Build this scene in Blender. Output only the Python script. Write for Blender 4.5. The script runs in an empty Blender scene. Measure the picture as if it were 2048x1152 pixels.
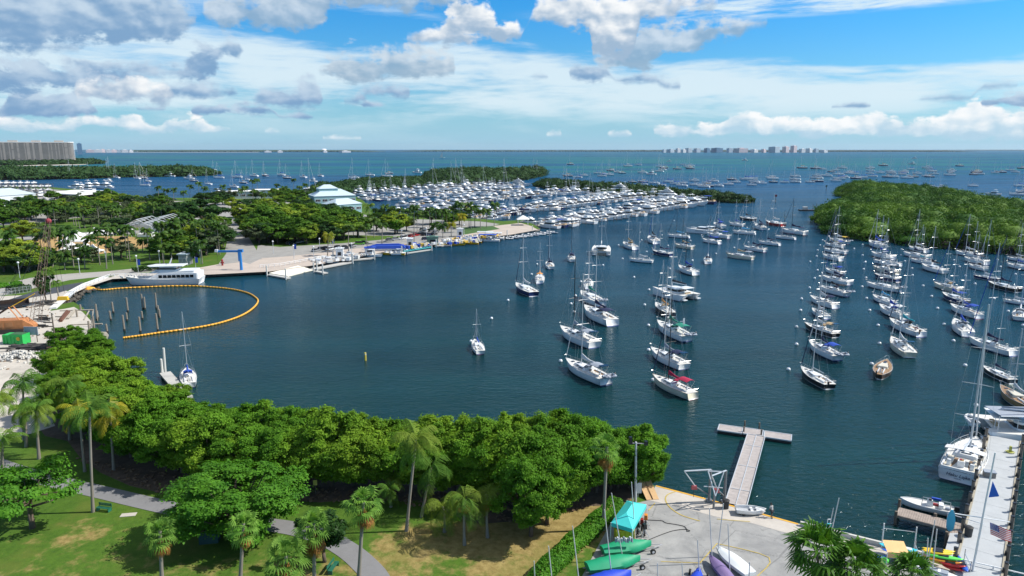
import bpy, bmesh, math, random
import numpy as np
from mathutils import Vector, Matrix
R = math.radians
random.seed(7)
scn = bpy.context.scene
COL = scn.collection
# ---------------------------------------------------------------- camera
F = 1400.0; HCAM = 44.0; HOR = 297.0
PIT = math.atan((576 - HOR) / F)
cd = bpy.data.cameras.new('camera'); cam = bpy.data.objects.new('camera', cd); COL.objects.link(cam)
cam.location = (0, 0, HCAM); cam.rotation_euler = (math.pi / 2 - PIT, 0, 0)
cd.sensor_width = 36; cd.lens = F / 2048 * 36; cd.clip_start = 1; cd.clip_end = 120000
scn.camera = cam
scn.render.engine = 'CYCLES'
scn.cycles.use_denoising = True
scn.cycles.max_bounces = 5; scn.cycles.diffuse_bounces = 2; scn.cycles.glossy_bounces = 3
scn.cycles.transmission_bounces = 3; scn.cycles.transparent_max_bounces = 8; scn.cycles.volume_bounces = 0
scn.cycles.caustics_reflective = False; scn.cycles.caustics_refractive = False
scn.view_settings.view_transform = 'Standard'; scn.view_settings.look = 'None'
scn.view_settings.exposure = 0.3; scn.view_settings.gamma = 1.0; scn.view_settings.use_curve_mapping = False
CP, SP = math.cos(PIT), math.sin(PIT)
def ray(px, py):
 a = (px - 1024) / F; b = (576 - py) / F
 return Vector((a, CP + b * SP, b * CP - SP))
def W(px, py, z=0.0):
 d = ray(px, py); t = (z - HCAM) / d.z
 return Vector((d.x * t, d.y * t, z))
def Zat(p, py):
 c = (576 - py) / F
 return HCAM + p.y * (c * CP - SP) / (CP + c * SP)
def PX(p):
 dz = p.z - HCAM; zc = p.y * CP - dz * SP
 return 1024 + F * p.x / zc, 576 - F * (p.y * SP + dz * CP) / zc
# ---------------------------------------------------------------- sun
SAZ, SEL = R(4), R(46)          # degrees past the right hand side, and height
sd = Vector((math.cos(SAZ) * math.cos(SEL), math.sin(SAZ) * math.cos(SEL), math.sin(SEL)))
sl = bpy.data.lights.new('sun', 'SUN'); so = bpy.data.objects.new('sun', sl); COL.objects.link(so)
sl.energy = 4.8; sl.angle = R(0.6); sl.color = (1, .955, .88)
so.rotation_euler = sd.to_track_quat('Z', 'Y').to_euler(); so.location = (200, 50, 300)
# ---------------------------------------------------------------- world
class NT:
 def __init__(s, t): s.t = t
 def n(s, ty, **k):
  o = s.t.nodes.new(ty)
  for a, b in k.items(): setattr(o, a, b)
  return o
 def put(s, sock, v):
  if isinstance(v, (int, float)): sock.default_value = v
  elif isinstance(v, (tuple, list, Vector)):
   v = tuple(v)
   if len(sock.default_value) == 4 and len(v) == 3: v = v + (1,)
   sock.default_value = v
  else: s.t.links.new(v, sock)
 def m(s, op, a, b=0.0, c=None, clamp=False):
  o = s.n('ShaderNodeMath', operation=op, use_clamp=clamp)
  s.put(o.inputs[0], a); s.put(o.inputs[1], b)
  if c is not None: s.put(o.inputs[2], c)
  return o.outputs[0]
 def vm(s, op, a, b=(0, 0, 0), out=0):
  o = s.n('ShaderNodeVectorMath', operation=op); s.put(o.inputs[0], a)
  if op == 'SCALE': s.put(o.inputs[3], b)
  else: s.put(o.inputs[1], b)
  return o.outputs[out]
 def ss(s, x, a, b):
  o = s.n('ShaderNodeMapRange', interpolation_type='SMOOTHSTEP')
  s.put(o.inputs[0], x); o.inputs[1].default_value = a; o.inputs[2].default_value = b
  return o.outputs[0]
 def mr(s, x, a, b, c=0., d=1.):
  o = s.n('ShaderNodeMapRange'); s.put(o.inputs[0], x)
  for i, v in enumerate((a, b, c, d)): o.inputs[i + 1].default_value = v
  return o.outputs[0]
 def noise(s, vec, sc=1, det=4, ro=.55, dist=0.):
  o = s.n('ShaderNodeTexNoise'); s.put(o.inputs['Vector'], vec)
  o.inputs['Scale'].default_value = sc; o.inputs['Detail'].default_value = det
  o.inputs['Roughness'].default_value = ro; o.inputs['Distortion'].default_value = dist
  return o.outputs[0]
 def mix(s, f, a, b, bt='MIX'):
  o = s.n('ShaderNodeMix', data_type='RGBA', blend_type=bt)
  s.put(o.inputs[0], f); s.put(o.inputs[6], a); s.put(o.inputs[7], b)
  return o.outputs[2]
 def mixf(s, f, a, b):
  o = s.n('ShaderNodeMix', data_type='FLOAT')
  s.put(o.inputs[0], f); s.put(o.inputs[2], a); s.put(o.inputs[3], b)
  return o.outputs[0]
 def xyz(s, x=0., y=0., z=0.):
  o = s.n('ShaderNodeCombineXYZ')
  for i, v in enumerate((x, y, z)): s.put(o.inputs[i], v)
  return o.outputs[0]
 def sep(s, v):
  o = s.n('ShaderNodeSeparateXYZ'); s.put(o.inputs[0], v); return o.outputs
def lin(r, g, b):
 return tuple(((c / 255 + .055) / 1.055) ** 2.4 if c > 10 else c / 255 / 12.92 for c in (r, g, b))
world = bpy.data.worlds.new('World'); scn.world = world; world.use_nodes = True
world.node_tree.nodes.clear()
g = NT(world.node_tree)
tc = g.n('ShaderNodeTexCoord')
D = tc.outputs['Generated']
dx, dy, dz = g.sep(D)
U = g.m('MULTIPLY', g.m('ARCTAN2', dx, dy), F)          # px-sized units of azimuth
V = g.m('MULTIPLY', g.m('ARCSINE', dz), F)              # and of elevation
UV = g.xyz(U, V, 0.)
sky = g.n('ShaderNodeTexSky', sky_type='NISHITA', sun_disc=False)
sky.sun_elevation = SEL; sky.sun_rotation = math.pi / 2 - SAZ
sky.altitude = 0; sky.air_density = 1.0; sky.dust_density = .6; sky.ozone_density = 2.0
# deepen the blue with elevation (polarised look of the photograph)
tint = g.mix(g.ss(V, 60, 330), (.42, .84, 1.14), (.13, .8, 1.32))
tint = g.mix(g.ss(V, 380, 800), tint, (.95, .98, 1.02))
base = g.mix(1.0, sky.outputs[0], tint, 'MULTIPLY')
K = 10.0
def kc(r, gg, b, s=.82):
 c = lin(r, gg, b); return tuple(x * K * s for x in c)
# soft warp shared by all layers
w1 = g.n('ShaderNodeTexNoise'); g.put(w1.inputs['Vector'], g.vm('MULTIPLY', UV, (.007, .012, 1)))
w1.inputs['Detail'].default_value = 1; w1.inputs['Scale'].default_value = 1
warp = g.vm('SCALE', g.vm('SUBTRACT', w1.outputs['Color'], (.5, .5, .5)), 34.)
warp = g.vm('MULTIPLY', warp, (1, .6, 0))
UVw = g.vm('ADD', UV, warp)
# thin high cloud sheet
UVs = g.vm('ADD', UV, g.vm('SCALE', warp, 1.0))
c1 = g.noise(g.vm('MULTIPLY', UVs, (.0019, .010, 1)), 1, 4, .5)
c2 = g.noise(g.vm('MULTIPLY', UVs, (.0055, .045, 1)), 1, 6, .62)
cir = g.m('ADD', g.m('MULTIPLY', c1, .5), g.m('MULTIPLY', c2, .5))
band = g.m('MULTIPLY', g.ss(V, 10, 90), g.ss(V, 330, 175))
# clearer blue window in the upper right and upper middle
def win(px, py, rx, ry):
 e, a = pdir(px, py)
 d = g.vm('MULTIPLY', g.vm('SUBTRACT', UV, (a, e, 0)), (1 / rx, 1 / ry, 1))
 return g.ss(g.vm('LENGTH', d, out=1), 1.15, .55)
def pdir(px, py):
 d = ray(px, py).normalized()
 return math.asin(d.z) * F, math.atan2(d.x, d.y) * F
blue = g.m('MAXIMUM', win(1760, 66, 440, 62), g.m('MULTIPLY', win(640, 60, 260, 38), .75))
blue = g.m('MAXIMUM', blue, g.m('MULTIPLY', win(1060, 60, 160, 60), .9))
veil = g.m('MAXIMUM', win(300, 115, 420, 75), win(1500, 178, 620, 62))
veil = g.m('MAXIMUM', veil, g.m('MULTIPLY', win(960, 150, 200, 90), .8))
gaps = g.noise(g.vm('MULTIPLY', UVs, (.0034, .02, 1)), 1, 5, .6)
thr = g.m('SUBTRACT', g.m('ADD', cir, g.m('MULTIPLY', veil, .19)), g.m('MULTIPLY', blue, .24))
cov = g.m('MULTIPLY', g.ss(g.m('ADD', thr, g.m('MULTIPLY', g.m('SUBTRACT', gaps, .5), .75)), .4, .72), g.m('ADD', g.m('MULTIPLY', band, .85), .12), clamp=True)
streak = g.m('MULTIPLY', win(1700, 2, 560, 20), g.ss(c2, .38, .62))
cov = g.m('MAXIMUM', cov, streak)
# horizon light
hz = g.ss(V, 130, -10)
base = g.mix(g.m('MULTIPLY', hz, .75), base, kc(166, 213, 241))
col = g.mix(g.m('MULTIPLY', cov, .93), base, kc(222, 240, 249))
# cumulus: blobs in (azimuth, elevation), edges broken by noise
fb = g.noise(g.vm('MULTIPLY', UVw, (.022, .034, 1)), 1, 8, .6)
fs = g.noise(g.vm('MULTIPLY', UVw, (.017, .027, 1)), 1, 4, .5)
fb2 = g.noise(g.vm('MULTIPLY', g.vm('ADD', UVw, (-10, -9, 0)), (.017, .027, 1)), 1, 4, .5)
fbl = g.noise(g.vm('MULTIPLY', UV, (.011, .02, 2)), 1, 3, .5)
def curve(fn, lo, hi, x0=-1100., x1=1100., n=150):
 """a float curve over azimuth: fn gives elevation (px units) for azimuth (px units)"""
 c = g.n('ShaderNodeFloatCurve'); cv = c.mapping.curves[0]
 for i in range(n):
  x = i / (n - 1); y = (fn(x0 + (x1 - x0) * x) - lo) / (hi - lo); y = max(0., min(1., y))
  if i == 0: cv.points[0].location = (0, y)
  elif i == n - 1: cv.points[len(cv.points) - 1].location = (1, y)
  else: cv.points.new(x, y)
 for p in cv.points: p.handle_type = 'AUTO'
 c.mapping.update(); g.put(c.inputs['Value'], g.mr(U, x0, x1));
 return g.m('ADD', g.m('MULTIPLY', c.outputs[0], hi - lo), lo)
def cumulus(col, blobs, ctop, cbase, soft=11., amp=30., op=1.0, flatb=.55):
 B_ = [(pdir(px, py)[1], pdir(px, py)[0], rx, ry) for px, py, rx, ry in blobs]
 def ext(u, sgn):
  best = None
  for a, e, rx, ry in B_:
   k = 1 - ((u - a) / rx) ** 2
   if k > 0:
    v = e + sgn * ry * (k ** .5 if sgn > 0 else min(1, k ** .4) * flatb)
    if best is None or sgn * v > sgn * best: best = v
  if best is None:
   a, e, rx, ry = min(B_, key=lambda b: abs(u - b[0]) - b[2]); best = e - sgn * 25
  return best
 T = curve(lambda u: ext(u, 1), -60, 360); Bo = curve(lambda u: ext(u, -1), -60, 360)
 up_ = g.m('SUBTRACT', T, V); dn = g.m('MULTIPLY', g.m('SUBTRACT', V, Bo), 1.5)
 th = g.m('MAXIMUM', g.m('SUBTRACT', T, Bo), 6.)
 vr = g.m('DIVIDE', g.m('SUBTRACT', V, Bo), th)
 f = g.m('MINIMUM', up_, dn)
 am = g.m('MINIMUM', g.m('MULTIPLY', th, 2.6), amp * 4.2)
 fld = g.m('ADD', f, g.m('MULTIPLY', g.m('SUBTRACT', fb, .5), am))
 a = g.m('MULTIPLY', g.ss(fld, -soft * .5, soft * 1.6), op)
 lit = g.m('ADD', g.m('MULTIPLY', g.m('SUBTRACT', fs, fb2), 2.4), g.m('MULTIPLY', g.m('SUBTRACT', vr, .55), .95))
 lit = g.m('ADD', lit, g.m('MULTIPLY', g.m('SUBTRACT', fbl, .5), .9))
 return g.mix(a, col, g.mix(g.ss(lit, -.6, .62), cbase, ctop))
HZ = (kc(252, 254, 255), kc(178, 212, 232)); GR = (kc(196, 216, 234), kc(128, 166, 204)); LG = (kc(216, 227, 236), kc(146, 176, 202)); WH = (kc(250, 252, 253), kc(160, 186, 212))
col = cumulus(col, [(1240, 268, 30, 10), (1350, 262, 50, 16), (1400, 264, 60, 16), (1495, 252, 42, 28), (1570, 258, 55, 22), (1650, 262, 65, 22),
 (1740, 258, 60, 26), (1830, 260, 60, 22), (1960, 254, 62, 40), (2060, 258, 60, 32), (1110, 270, 24, 9), (30, 248, 60, 14), (170, 246, 40, 12),
 (250, 248, 35, 16), (370, 248, 40, 14), (90, 258, 60, 10), (320, 262, 50, 8), (680, 277, 45, 7), (545, 264, 16, 6), (420, 260, 40, 8)], *HZ, soft=5, amp=16)
col = cumulus(col, [(100, 196, 60, 14), (60, 228, 70, 12), (172, 223, 22, 8), (300, 218, 24, 5), (490, 220, 56, 16), (415, 223, 36, 10), (590, 234, 34, 8), (742, 210, 32, 9), (2024, 203, 46, 14), (1705, 213, 36, 7)], *GR, soft=5, amp=14)
col = cumulus(col, [(20, 95, 55, 20), (100, 94, 45, 13), (390, 184, 78, 20), (580, 202, 66, 26), (620, 188, 24, 26), (770, 185, 58, 20), (705, 204, 26, 10),
 (1180, 146, 44, 24), (1280, 160, 48, 14), (1342, 174, 28, 12), (1080, 153, 20, 8), (1995, 172, 32, 8), (1890, 197, 40, 10)], *GR, amp=20)
col = cumulus(col, [(30, 162, 66, 38), (150, 156, 74, 30), (278, 144, 66, 20), (350, 148, 44, 20), (408, 124, 28, 32), (460, 100, 30, 24)], *GR, amp=30)
col = cumulus(col, [(-60, 14, 160, 58), (110, 10, 215, 56), (240, 34, 95, 34)], *GR, amp=30, soft=12, flatb=1.)
col = cumulus(col, [(715, 142, 72, 38), (832, 136, 84, 40)], *LG, op=.88, amp=26)
col = cumulus(col, [(740, -5, 190, 34), (530, 34, 110, 40), (1330, 88, 74, 40), (1250, 118, 60, 34), (1430, 68, 56, 30), (1510, 48, 34, 12)], *LG, op=.85, soft=12)
col = cumulus(col, [(250, 188, 80, 30), (940, 54, 60, 52), (862, 78, 48, 20), (1010, 66, 36, 26), (1140, 30, 76, 42), (1250, 22, 115, 34), (1350, 12, 80, 26), (1225, 94, 50, 40)], *WH, amp=28)
# broken cloud added out of view overhead: whitens the fill, mirrored by the water
up = g.ss(V, 330, 520)
ov = g.m('MULTIPLY', g.ss(g.noise(g.vm('MULTIPLY', D, (3, 3, 6)), 1, 6, .55), .45, .62), up)
col = g.mix(g.m('MULTIPLY', ov, .85), col, kc(214, 220, 226))
bg = g.n('ShaderNodeBackground'); g.put(bg.inputs[0], col); bg.inputs[1].default_value = 0.1
wo = g.n('ShaderNodeOutputWorld'); g.t.links.new(bg.outputs[0], wo.inputs[0])
world.cycles.sampling_method = 'MANUAL'; world.cycles.sample_map_resolution = 512
# ---------------------------------------------------------------- materials
MATS = {}
def pm(name, c, rough=.55, var=.18, sc=1.5, metal=0., bump=0., bsc=8., spec=.5, world_sc=False):
 """plain painted / weathered surface: colour varies with two scales of noise"""
 if name in MATS: return MATS[name]
 m = bpy.data.materials.new(name); m.use_nodes = True; MATS[name] = m
 t = NT(m.node_tree); b = m.node_tree.nodes['Principled BSDF']
 co = t.n('ShaderNodeTexCoord').outputs['Object'] if not world_sc else t.n('ShaderNodeNewGeometry').outputs['Position']
 n1 = t.noise(co, sc, 4, .6); n2 = t.noise(co, sc * 6.3, 3, .6)
 f = t.m('ADD', t.m('MULTIPLY', n1, .7), t.m('MULTIPLY', n2, .3))
 f = t.mr(f, .3, .7)
 a = tuple(x * (1 - var) for x in c); d = tuple(min(1, x * (1 + var * .6)) for x in c)
 t.put(b.inputs['Base Color'], t.mix(f, a, d))
 b.inputs['Roughness'].default_value = rough; b.inputs['Metallic'].default_value = metal
 b.inputs['Specular IOR Level'].default_value = spec
 if bump:
  bn = t.n('ShaderNodeBump'); t.put(bn.inputs['Height'], t.noise(co, bsc, 4, .6))
  bn.inputs['Strength'].default_value = bump; t.put(b.inputs['Normal'], bn.outputs[0])
 return m
def leafmat(name, dark, light, yellow=None, sc=.25, rough=.45, transl=.3, yel=.25):
 if name in MATS: return MATS[name]
 m = bpy.data.materials.new(name); m.use_nodes = True; MATS[name] = m
 t = NT(m.node_tree); b = m.node_tree.nodes['Principled BSDF']; out = m.node_tree.nodes['Material Output']
 geo = t.n('ShaderNodeNewGeometry'); oi = t.n('ShaderNodeObjectInfo')
 n1 = t.noise(geo.outputs['Position'], sc, 4, .6); n2 = t.noise(geo.outputs['Position'], sc * 9, 2, .5)
 f = t.mr(t.m('ADD', t.m('MULTIPLY', n1, .6), t.m('MULTIPLY', n2, .4)), .34, .66)
 c = t.mix(f, dark, light)
 if yellow:
  n3 = t.noise(geo.outputs['Position'], sc * .35, 2, .5)
  yf = t.m('MULTIPLY', t.ss(t.m('ADD', n3, t.m('MULTIPLY', oi.outputs['Random'], .16)), .52, .76), yel * 2)
  c = t.mix(yf, c, yellow)
 hs = t.n('ShaderNodeHueSaturation'); t.put(hs.inputs['Color'], c)
 t.put(hs.inputs['Value'], t.mr(oi.outputs['Random'], 0, 1, .85, 1.12)); c = hs.outputs[0]
 t.put(b.inputs['Base Color'], c); b.inputs['Roughness'].default_value = rough; b.inputs['Specular IOR Level'].default_value = .12
 tr = t.n('ShaderNodeBsdfTranslucent'); t.put(tr.inputs[0], t.mix(1., c, (1.2, 1.3, .5), 'MULTIPLY'))
 mx = t.n('ShaderNodeMixShader'); mx.inputs[0].default_value = transl
 t.put(mx.inputs[1], b.outputs[0]); t.put(mx.inputs[2], tr.outputs[0]); t.put(out.inputs[0], mx.outputs[0])
 return m
WHITE = pm('gelcoat_white', (.78, .79, .79), .25, .06, .8)
DECKW = pm('deck_offwhite', (.68, .67, .63), .6, .08, 2)
CREAM = pm('gelcoat_cream', (.7, .64, .5), .3, .1, .8)
GLASSD = pm('dark_glass', (.012, .016, .022), .12, .3, 2)
ALU = pm('aluminium', (.62, .64, .66), .35, .1, 1, metal=.3)
STEEL = pm('stainless', (.6, .6, .6), .3, .1, 1, metal=.6)
TEAK = pm('teak', (.33, .2, .1), .65, .3, 3)
BLACKP = pm('black_paint', (.016, .017, .02), .3, .3, 2)
NAVYP = pm('navy_paint', (.012, .025, .1), .25, .3, 2)
REDP = pm('red_paint', (.3, .03, .03), .35, .3, 2)
BROWNP = pm('brown_paint', (.05, .03, .02), .4, .3, 2)
RUBBER = pm('black_rubber', (.02, .02, .02), .7, .3, 2)
BOTTOM = {k: pm('bottom_paint_' + k, c, .6, .2, 2) for k, c in dict(blue=(.02, .05, .2), black=(.02, .02, .025), red=(.22, .03, .03), green=(.02, .1, .06)).items()}
CANV = {k: pm('canvas_' + k, c, .85, .2, 3) for k, c in dict(blue=(.015, .07, .42), navy=(.012, .02, .07), grey=(.3, .34, .4), tan=(.5, .36, .2), red=(.4, .015, .06),
 green=(.02, .25, .17), black=(.02, .02, .025), white=(.66, .67, .68), teal=(.03, .38, .45), lightblue=(.08, .4, .7), yellow=(.6, .4, .05), orange=(.6, .25, .05), purple=(.2, .13, .3)).items()}
HULLC = {'white': WHITE, 'navy': NAVYP, 'black': BLACKP, 'cream': CREAM, 'red': REDP, 'brown': BROWNP, 'tan': pm('varnished_wood', (.36, .22, .1), .35, .3, 2),
 'blue': pm('blue_paint', (.1, .22, .4), .3, .2, 2), 'grey': pm('grey_paint', (.2, .24, .28), .35, .2, 2)}
# ---------------------------------------------------------------- objects
def tag(o, label=None, cat=None, group=None, kind=None):
 if label: o['label'] = label
 if cat: o['category'] = cat
 if group: o['group'] = group
 if kind: o['kind'] = kind
 return o
def link(o, parent=None):
 COL.objects.link(o)
 if parent is not None: o.parent = parent
 return o
def empty(name, loc=(0, 0, 0), rz=0., label=None, cat=None, group=None):
 o = bpy.data.objects.new(name, None); o.empty_display_size = .5
 COL.objects.link(o); o.location = loc; o.rotation_euler = (0, 0, rz)
 return tag(o, label, cat, group)
def copy_tree(o, parent=None, name=None):
 c = o.copy(); COL.objects.link(c); c.parent = parent
 for ch in list(o.children): copy_tree(ch, c)
 return c
class MB:
 def __init__(s): s.v = []; s.f = []; s.mi = []; s.mats = []
 def mat(s, m):
  if m not in s.mats: s.mats.append(m)
  return s.mats.index(m)
 def add(s, vs, fs, m):
  k = len(s.v); s.v += [tuple(v) for v in vs]; i = s.mat(m)
  for f in fs: s.f.append(tuple(k + j for j in f)); s.mi.append(i)
 def box(s, c, d, m, rz=0., taper=1.):
  ca, sa = math.cos(rz), math.sin(rz); vs = []
  for z in (-1, 1):
   k = taper if z > 0 else 1.
   for x, y in ((-1, -1), (1, -1), (1, 1), (-1, 1)):
    X, Y = x * d[0] / 2 * k, y * d[1] / 2 * k
    vs.append((c[0] + X * ca - Y * sa, c[1] + X * sa + Y * ca, c[2] + z * d[2] / 2))
  s.add(vs, [(3, 2, 1, 0), (4, 5, 6, 7), (0, 1, 5, 4), (1, 2, 6, 5), (2, 3, 7, 6), (3, 0, 4, 7)], m)
  return s
 def cyl(s, a, b, r, m, r2=None, n=6, cap=True):
  a, b = Vector(a), Vector(b); r2 = r if r2 is None else r2
  d = (b - a)
  if d.length < 1e-6: return s
  q = d.normalized().to_track_quat('Z', 'Y'); vs = []
  for p, rr in ((a, r), (b, r2)):
   for i in range(n):
    an = 2 * math.pi * i / n
    vs.append(p + q @ Vector((math.cos(an) * rr, math.sin(an) * rr, 0)))
  fs = [(i, (i + 1) % n, n + (i + 1) % n, n + i) for i in range(n)]
  if cap: fs += [tuple(reversed(range(n))), tuple(range(n, 2 * n))]
  s.add(vs, fs, m); return s
 def tube(s, pts, r, m, n=6, closed=False):
  P = [Vector(p) for p in pts]; k = len(P)
  for i in range(k - 1 + (1 if closed else 0)):
   s.cyl(P[i], P[(i + 1) % k], r if not isinstance(r, list) else r[i], m, r2=None if not isinstance(r, list) else r[min(i + 1, k - 1)], n=n)
  return s
 def loft(s, rings, m, cap0=True, cap1=True, closed=True, ms=None):
  n = len(rings[0]); k = len(s.v)
  for rg in rings: s.v += [tuple(p) for p in rg]
  for j in range(len(rings) - 1):
   i_m = s.mat(ms[j] if ms else m)
   for i in range(n if closed else n - 1):
    i2 = (i + 1) % n
    s.f.append((k + j * n + i, k + j * n + i2, k + (j + 1) * n + i2, k + (j + 1) * n + i)); s.mi.append(i_m)
  if cap0: s.f.append(tuple(k + i for i in reversed(range(n)))); s.mi.append(s.mat(ms[0] if ms else m))
  if cap1: s.f.append(tuple(k + (len(rings) - 1) * n + i for i in range(n))); s.mi.append(s.mat(ms[-1] if ms else m))
  return s
 def sphere(s, c, r, m, n=10, k=6, sq=(1, 1, 1), z0=-1.):
  rings = []
  for j in range(k + 1):
   z = z0 + (1 - z0) * j / k; z = max(-.999, min(.999, z)); rr = math.sqrt(1 - z * z)
   rings.append([(c[0] + r * sq[0] * rr * math.cos(2 * math.pi * i / n), c[1] + r * sq[1] * rr * math.sin(2 * math.pi * i / n), c[2] + r * sq[2] * z) for i in range(n)])
  return s.loft(rings, m)
 def prism(s, pts, z0, z1, m):
  n = len(pts)
  return s.loft([[(p[0], p[1], z0) for p in pts], [(p[0], p[1], z1) for p in pts]], m)
 def mesh(s, name, smooth=False):
  me = bpy.data.meshes.new(name); me.from_pydata(s.v, [], s.f)
  for m in s.mats: me.materials.append(m)
  me.polygons.foreach_set('material_index', s.mi)
  if smooth: me.polygons.foreach_set('use_smooth', [True] * len(s.f))
  me.update(); return me
 def build(s, name, parent=None, smooth=False, bevel=0., loc=None):
  o = bpy.data.objects.new(name, s.mesh(name, smooth)); link(o, parent)
  if loc is not None: o.location = loc
  if bevel:
   b = o.modifiers.new('bevel', 'BEVEL'); b.width = bevel; b.segments = 2; b.limit_method = 'ANGLE'
  return o
def rrect(x0, x1, w0, w1, z, r=.25, n=3):
 """rounded plan outline, width w0 at x0 and w1 at x1 (x forward)"""
 out = []; r = min(r, (x1 - x0) * .45, w0 * .45 + .01, w1 * .45 + .01)
 for cx, cy, a0 in ((x1 - r, w1 / 2 - r, 0), (x0 + r, w0 / 2 - r, 90), (x0 + r, -w0 / 2 + r, 180), (x1 - r, -w1 / 2 + r, 270)):
  for i in range(n + 1):
   a = R(a0 + 90 * i / n); out.append((cx + r * math.cos(a), cy + r * math.sin(a), z))
 return out
ORD = ['first', 'second', 'third', 'fourth', 'fifth', 'sixth', 'seventh', 'eighth', 'ninth', 'tenth', 'eleventh', 'twelfth']
def ordn(i):
 if i < 12: return ORD[i]
 k = i + 1; return str(k) + ('st' if k % 10 == 1 and k != 11 else 'nd' if k % 10 == 2 and k != 12 else 'rd' if k % 10 == 3 and k != 13 else 'th')
def polysheet(name, pts, z, mat, depth=None, sidemat=None, kind='structure'):
 bm = bmesh.new(); vs = [bm.verts.new((p[0], p[1], z)) for p in pts]
 f = bm.faces.new(vs); f.normal_update()
 if f.normal.z < 0: f.normal_flip()
 if depth:
  n = len(vs); lo = [bm.verts.new((p[0], p[1], z - depth)) for p in pts]
  for i in range(n):
   ff = bm.faces.new((vs[i], vs[(i + 1) % n], lo[(i + 1) % n], lo[i])); ff.material_index = 1 if sidemat else 0
 bmesh.ops.triangulate(bm, faces=[f])
 bm.normal_update()
 me = bpy.data.meshes.new(name); bm.to_mesh(me); bm.free()
 me.materials.append(mat)
 if sidemat: me.materials.append(sidemat)
 o = bpy.data.objects.new(name, me); link(o); o['kind'] = kind
 return o
def strip(pts, w):
 """polygon of a band of width w along a polyline of Vectors"""
 L_, R_ = [], []
 for i, p in enumerate(pts):
  a = pts[max(0, i - 1)]; b = pts[min(len(pts) - 1, i + 1)]
  d = Vector((b.x - a.x, b.y - a.y, 0)).normalized(); nn = Vector((-d.y, d.x, 0)) * w / 2
  L_.append(p + nn); R_.append(p - nn)
 return L_ + R_[::-1]
def smooth_path(pts, k=6):
 out = []
 P = [pts[0]] + list(pts) + [pts[-1]]
 for i in range(1, len(P) - 2):
  for j in range(k):
   t = j / k; a, b, c, d = P[i - 1], P[i], P[i + 1], P[i + 2]
   out.append(.5 * ((2 * b) + (c - a) * t + (2 * a - 5 * b + 4 * c - d) * t * t + (3 * b - a - 3 * c + d) * t ** 3))
 out.append(pts[-1]); return out
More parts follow.
